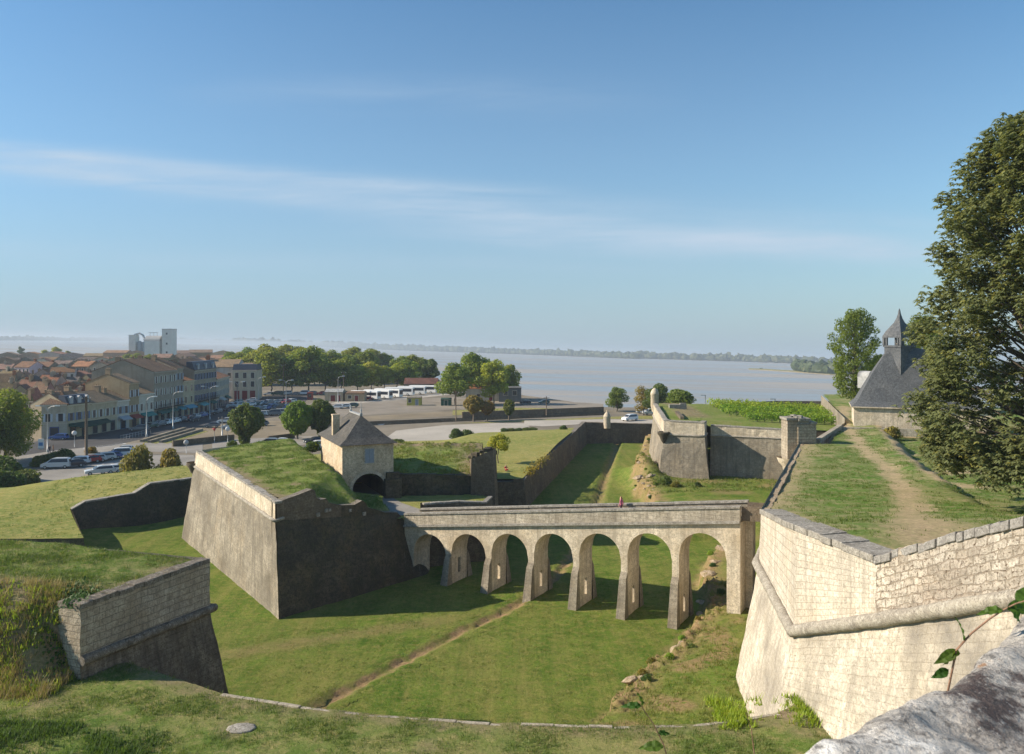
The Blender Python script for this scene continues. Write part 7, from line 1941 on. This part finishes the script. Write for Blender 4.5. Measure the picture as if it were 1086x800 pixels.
isl = [wz(-60, 360.9), wz(60, 361.6), wz(160, 362.8), wz(250, 364.8), wz(340, 368.2), wz(420, 371.6), wz(490, 374), wz(560, 376.4), wz(620, 378.6), wz(678, 381)]
far = [wz(672, 380.2), wz(740, 382.4), wz(800, 384.2), wz(860, 386.4), wz(930, 388.4), wz(1100, 391)]
spit = [wz(842, 394.3), wz(858, 396), wz(880, 397.5), wz(930, 398.5), wz(1100, 400)]
for nm, pts, hh in (('far_island', isl, 1.2), ('far_shore', far, 1.2), ('river_spit', [wz(794, 392.3), wz(810, 393), wz(842, 395), wz(880, 398), wz(930, 399.5), wz(1100, 401)], 1.6)):
    mb = MB()
    for a, b in zip(pts, pts[1:]):
        f = 1.4 if nm != 'river_spit' else 1.06
        A0, B0 = Vector((a[0], a[1], sea_z(*a) - .3)), Vector((b[0], b[1], sea_z(*b) - .3)); k6 = 1.001
        A1, B1 = [Vector((p_[0] * k6, p_[1] * k6, sea_z(p_[0] * k6, p_[1] * k6) + hh * .7)) for p_ in (a, b)]; C1, D1 = [Vector((p_[0] * f, p_[1] * f, sea_z(p_[0] * f, p_[1] * f) + hh)) for p_ in (b, a)]
        mb.face([A0, B0, B1, A1]); mb.face([A1, B1, C1, D1], None, 1)
    o = mb.build(nm, [M['dirtl'], M['verge']]); o['kind'] = 'structure'
near_isl = isl[5:]
woods('far_woods', isl[3:], 620, 3.3, 1, 'hazy woods along the island across the river')
woods('far_woods', isl[:4], 300, 2.1, 2, 'faint blue woods on the most distant shore', 1.0)
woods('far_woods', far, 300, 3.9, 3, 'hazy woods along the far shore at right')
woods('far_woods', [wz(846, 394.0)] + spit[1:], 110, 6.0, 4, 'woods on the low river spit at right')
mb = MB(); q = random.Random(6)
for i in range(5): clump(mb, q, (q.uniform(-3, 3), q.uniform(-2, 2), 1.6), (1.8, 1.5, 1.3), 60, .7)
o = mb.build('shrub_clump', M['bushd']); p = sea(808, 392.2); o.location = (p.x, p.y + 6, p.z + .5); tag(o, 'single small shrub near the tip of the river spit', 'shrub')
for i, (px, py, w_, lab) in enumerate([(567, 371.5, 40, 'pale far building on the island left of the other'), (630, 374.6, 44, 'pale far building on the island near its middle'), (722, 380.6, 34, 'pale far house on the shore at right')]):
    p = sea(px, {567: 376.0, 630: 378.4, 722: 381.6}[px]); t, ww, r = house('far_house', lab, (p.x - w_ / 2, p.y + 2), (p.x + w_ / 2, p.y + 2), 14, w_ * .32, w_ * .1, (.7, .67, .6), TCOL['orange'], z=p.z + 1)

# ---------------- people
def person(label, loc, rz, pose, shirt, trousers, hair=(.05, .035, .025), group=None, cat='person'):
    t = thing('person', label, cat, loc, rz, group)
    J = dict(pel=(0, 0, .93), chest=(0, 0, 1.28), neck=(0, 0, 1.47), head=(0, -.02, 1.62), top=(0, -.01, 1.73))
    for s, n in ((-1, 'l'), (1, 'r')):
        J[n + 'hip'] = (s * .10, 0, .9); J[n + 'knee'] = (s * .11, -.03 + s * .06, .5); J[n + 'ank'] = (s * .11, .05 + s * .12, .09); J[n + 'toe'] = (s * .12, -.12 + s * .12, .04)
        J[n + 'sh'] = (s * .19, 0, 1.41); J[n + 'el'] = (s * .25, .03 - s * .05, 1.13); J[n + 'ha'] = (s * .25, -.06 - s * .1, .88); J[n + 'fi'] = (s * .25, -.08 - s * .1, .78)
    if pose == 'sit':
        dz = -.82
        for k_ in ('pel', 'chest', 'neck', 'head', 'top'): J[k_] = (J[k_][0], J[k_][1] + (J[k_][2] - .93) * .18, J[k_][2] + dz)
        for s, n in ((-1, 'l'), (1, 'r')):
            J[n + 'hip'] = (s * .1, -.02, .12); J[n + 'knee'] = (s * .14, -.42, .42); J[n + 'ank'] = (s * .13, -.62, .08); J[n + 'toe'] = (s * .13, -.78, .04)
            J[n + 'sh'] = (s * .19, .09, .59); J[n + 'el'] = (s * .25, -.1, .42); J[n + 'ha'] = (s * .14, -.34, .45); J[n + 'fi'] = (s * .12, -.42, .45)
    E = [('pel', 'chest'), ('chest', 'neck'), ('neck', 'head'), ('head', 'top')]
    for n in 'lr': E += [('pel', n + 'hip'), (n + 'hip', n + 'knee'), (n + 'knee', n + 'ank'), (n + 'ank', n + 'toe'), ('neck', n + 'sh'), (n + 'sh', n + 'el'), (n + 'el', n + 'ha'), (n + 'ha', n + 'fi')]
    RR = dict(pel=.15, chest=.155, neck=.06, head=.1, top=.07, hip=.095, knee=.065, ank=.045, toe=.04, sh=.065, el=.045, ha=.033, fi=.03)
    ks = list(J); me = bpy.data.meshes.new('body'); me.from_pydata([J[k_] for k_ in ks], [(ks.index(a), ks.index(b)) for a, b in E], [])
    o = bpy.data.objects.new('body', me); COL.objects.link(o)
    o.modifiers.new('skin', 'SKIN'); sub = o.modifiers.new('sub', 'SUBSURF'); sub.levels = 2; sub.render_levels = 2
    for k_, sv in zip(ks, me.skin_vertices[0].data):
        r_ = RR.get(k_, RR.get(k_[1:], .05)); sv.radius = (r_, r_ * (.72 if k_ in ('pel', 'chest') else 1)); sv.use_root = k_ == 'pel'
    dg = bpy.context.evaluated_depsgraph_get(); m2 = bpy.data.meshes.new_from_object(o.evaluated_get(dg)); bpy.data.objects.remove(o)
    skin = plain('skin', (.5, .3, .21), .6, var=.05) if 'skin' not in M else M['skin']; M['skin'] = skin
    a = plain('shirt_cloth', shirt, .9, var=.1); b = plain('trouser_cloth', trousers, .9, var=.1); hr = plain('hair', hair, .8)
    for m_ in (skin, a, b, hr): m2.materials.append(m_)
    hd = Vector(J['head']); ha = [Vector(J['lha']), Vector(J['rha'])]
    for f in m2.polygons:
        c = f.center; f.use_smooth = True
        if (c - hd).length < .19 and c.z > J['neck'][2] + .02: f.material_index = 3 if (c.y > hd.y + .02 or c.z > hd.z + .07) else 0
        elif min((c - h_).length for h_ in ha) < .12: f.material_index = 0
        elif c.z < J['pel'][2] + .03 and abs(c.x) < .19 or c.z < J['pel'][2] - .2: f.material_index = 2
        else: f.material_index = 1
    o = bpy.data.objects.new('body', m2); COL.objects.link(o); o.parent = t
    return t
# on the bridge, walking away along the deck
tt = 22.6; bp_ = BA + bu * tt + bn * 2.1
person('person in a pink top walking across the stone bridge', (bp_.x, bp_.y, btop(tt) - 1.0), math.atan2(bu.y, bu.x) - PI / 2, 'walk', (.5, .16, .22), (.2, .07, .09), (.25, .1, .05))
p = on(535.5, 492, 4.2); person('person in red sitting on the lawn right of the young tree', (-.9, 119.6, g2_z(-.9, 119.6)), .4, 'sit', (.4, .05, .05), (.1, .1, .14))
person('person in dark clothes sitting on the lawn left of the young tree', (-3.0, 118.6, g2_z(-3.0, 118.6)), -.8, 'sit', (.03, .03, .04), (.04, .04, .05))
p = on(52.5, 482, GZ); person('person in dark clothes standing near the double street lamp, left one', (p.x, p.y, GZ + .06), .4, 'walk', (.06, .06, .08), (.05, .05, .07))
p = on(56.5, 481.6, GZ); person('person in brown clothes standing near the double street lamp, right one', (p.x, p.y, GZ + .06), 2.4, 'walk', (.2, .12, .07), (.05, .05, .07))
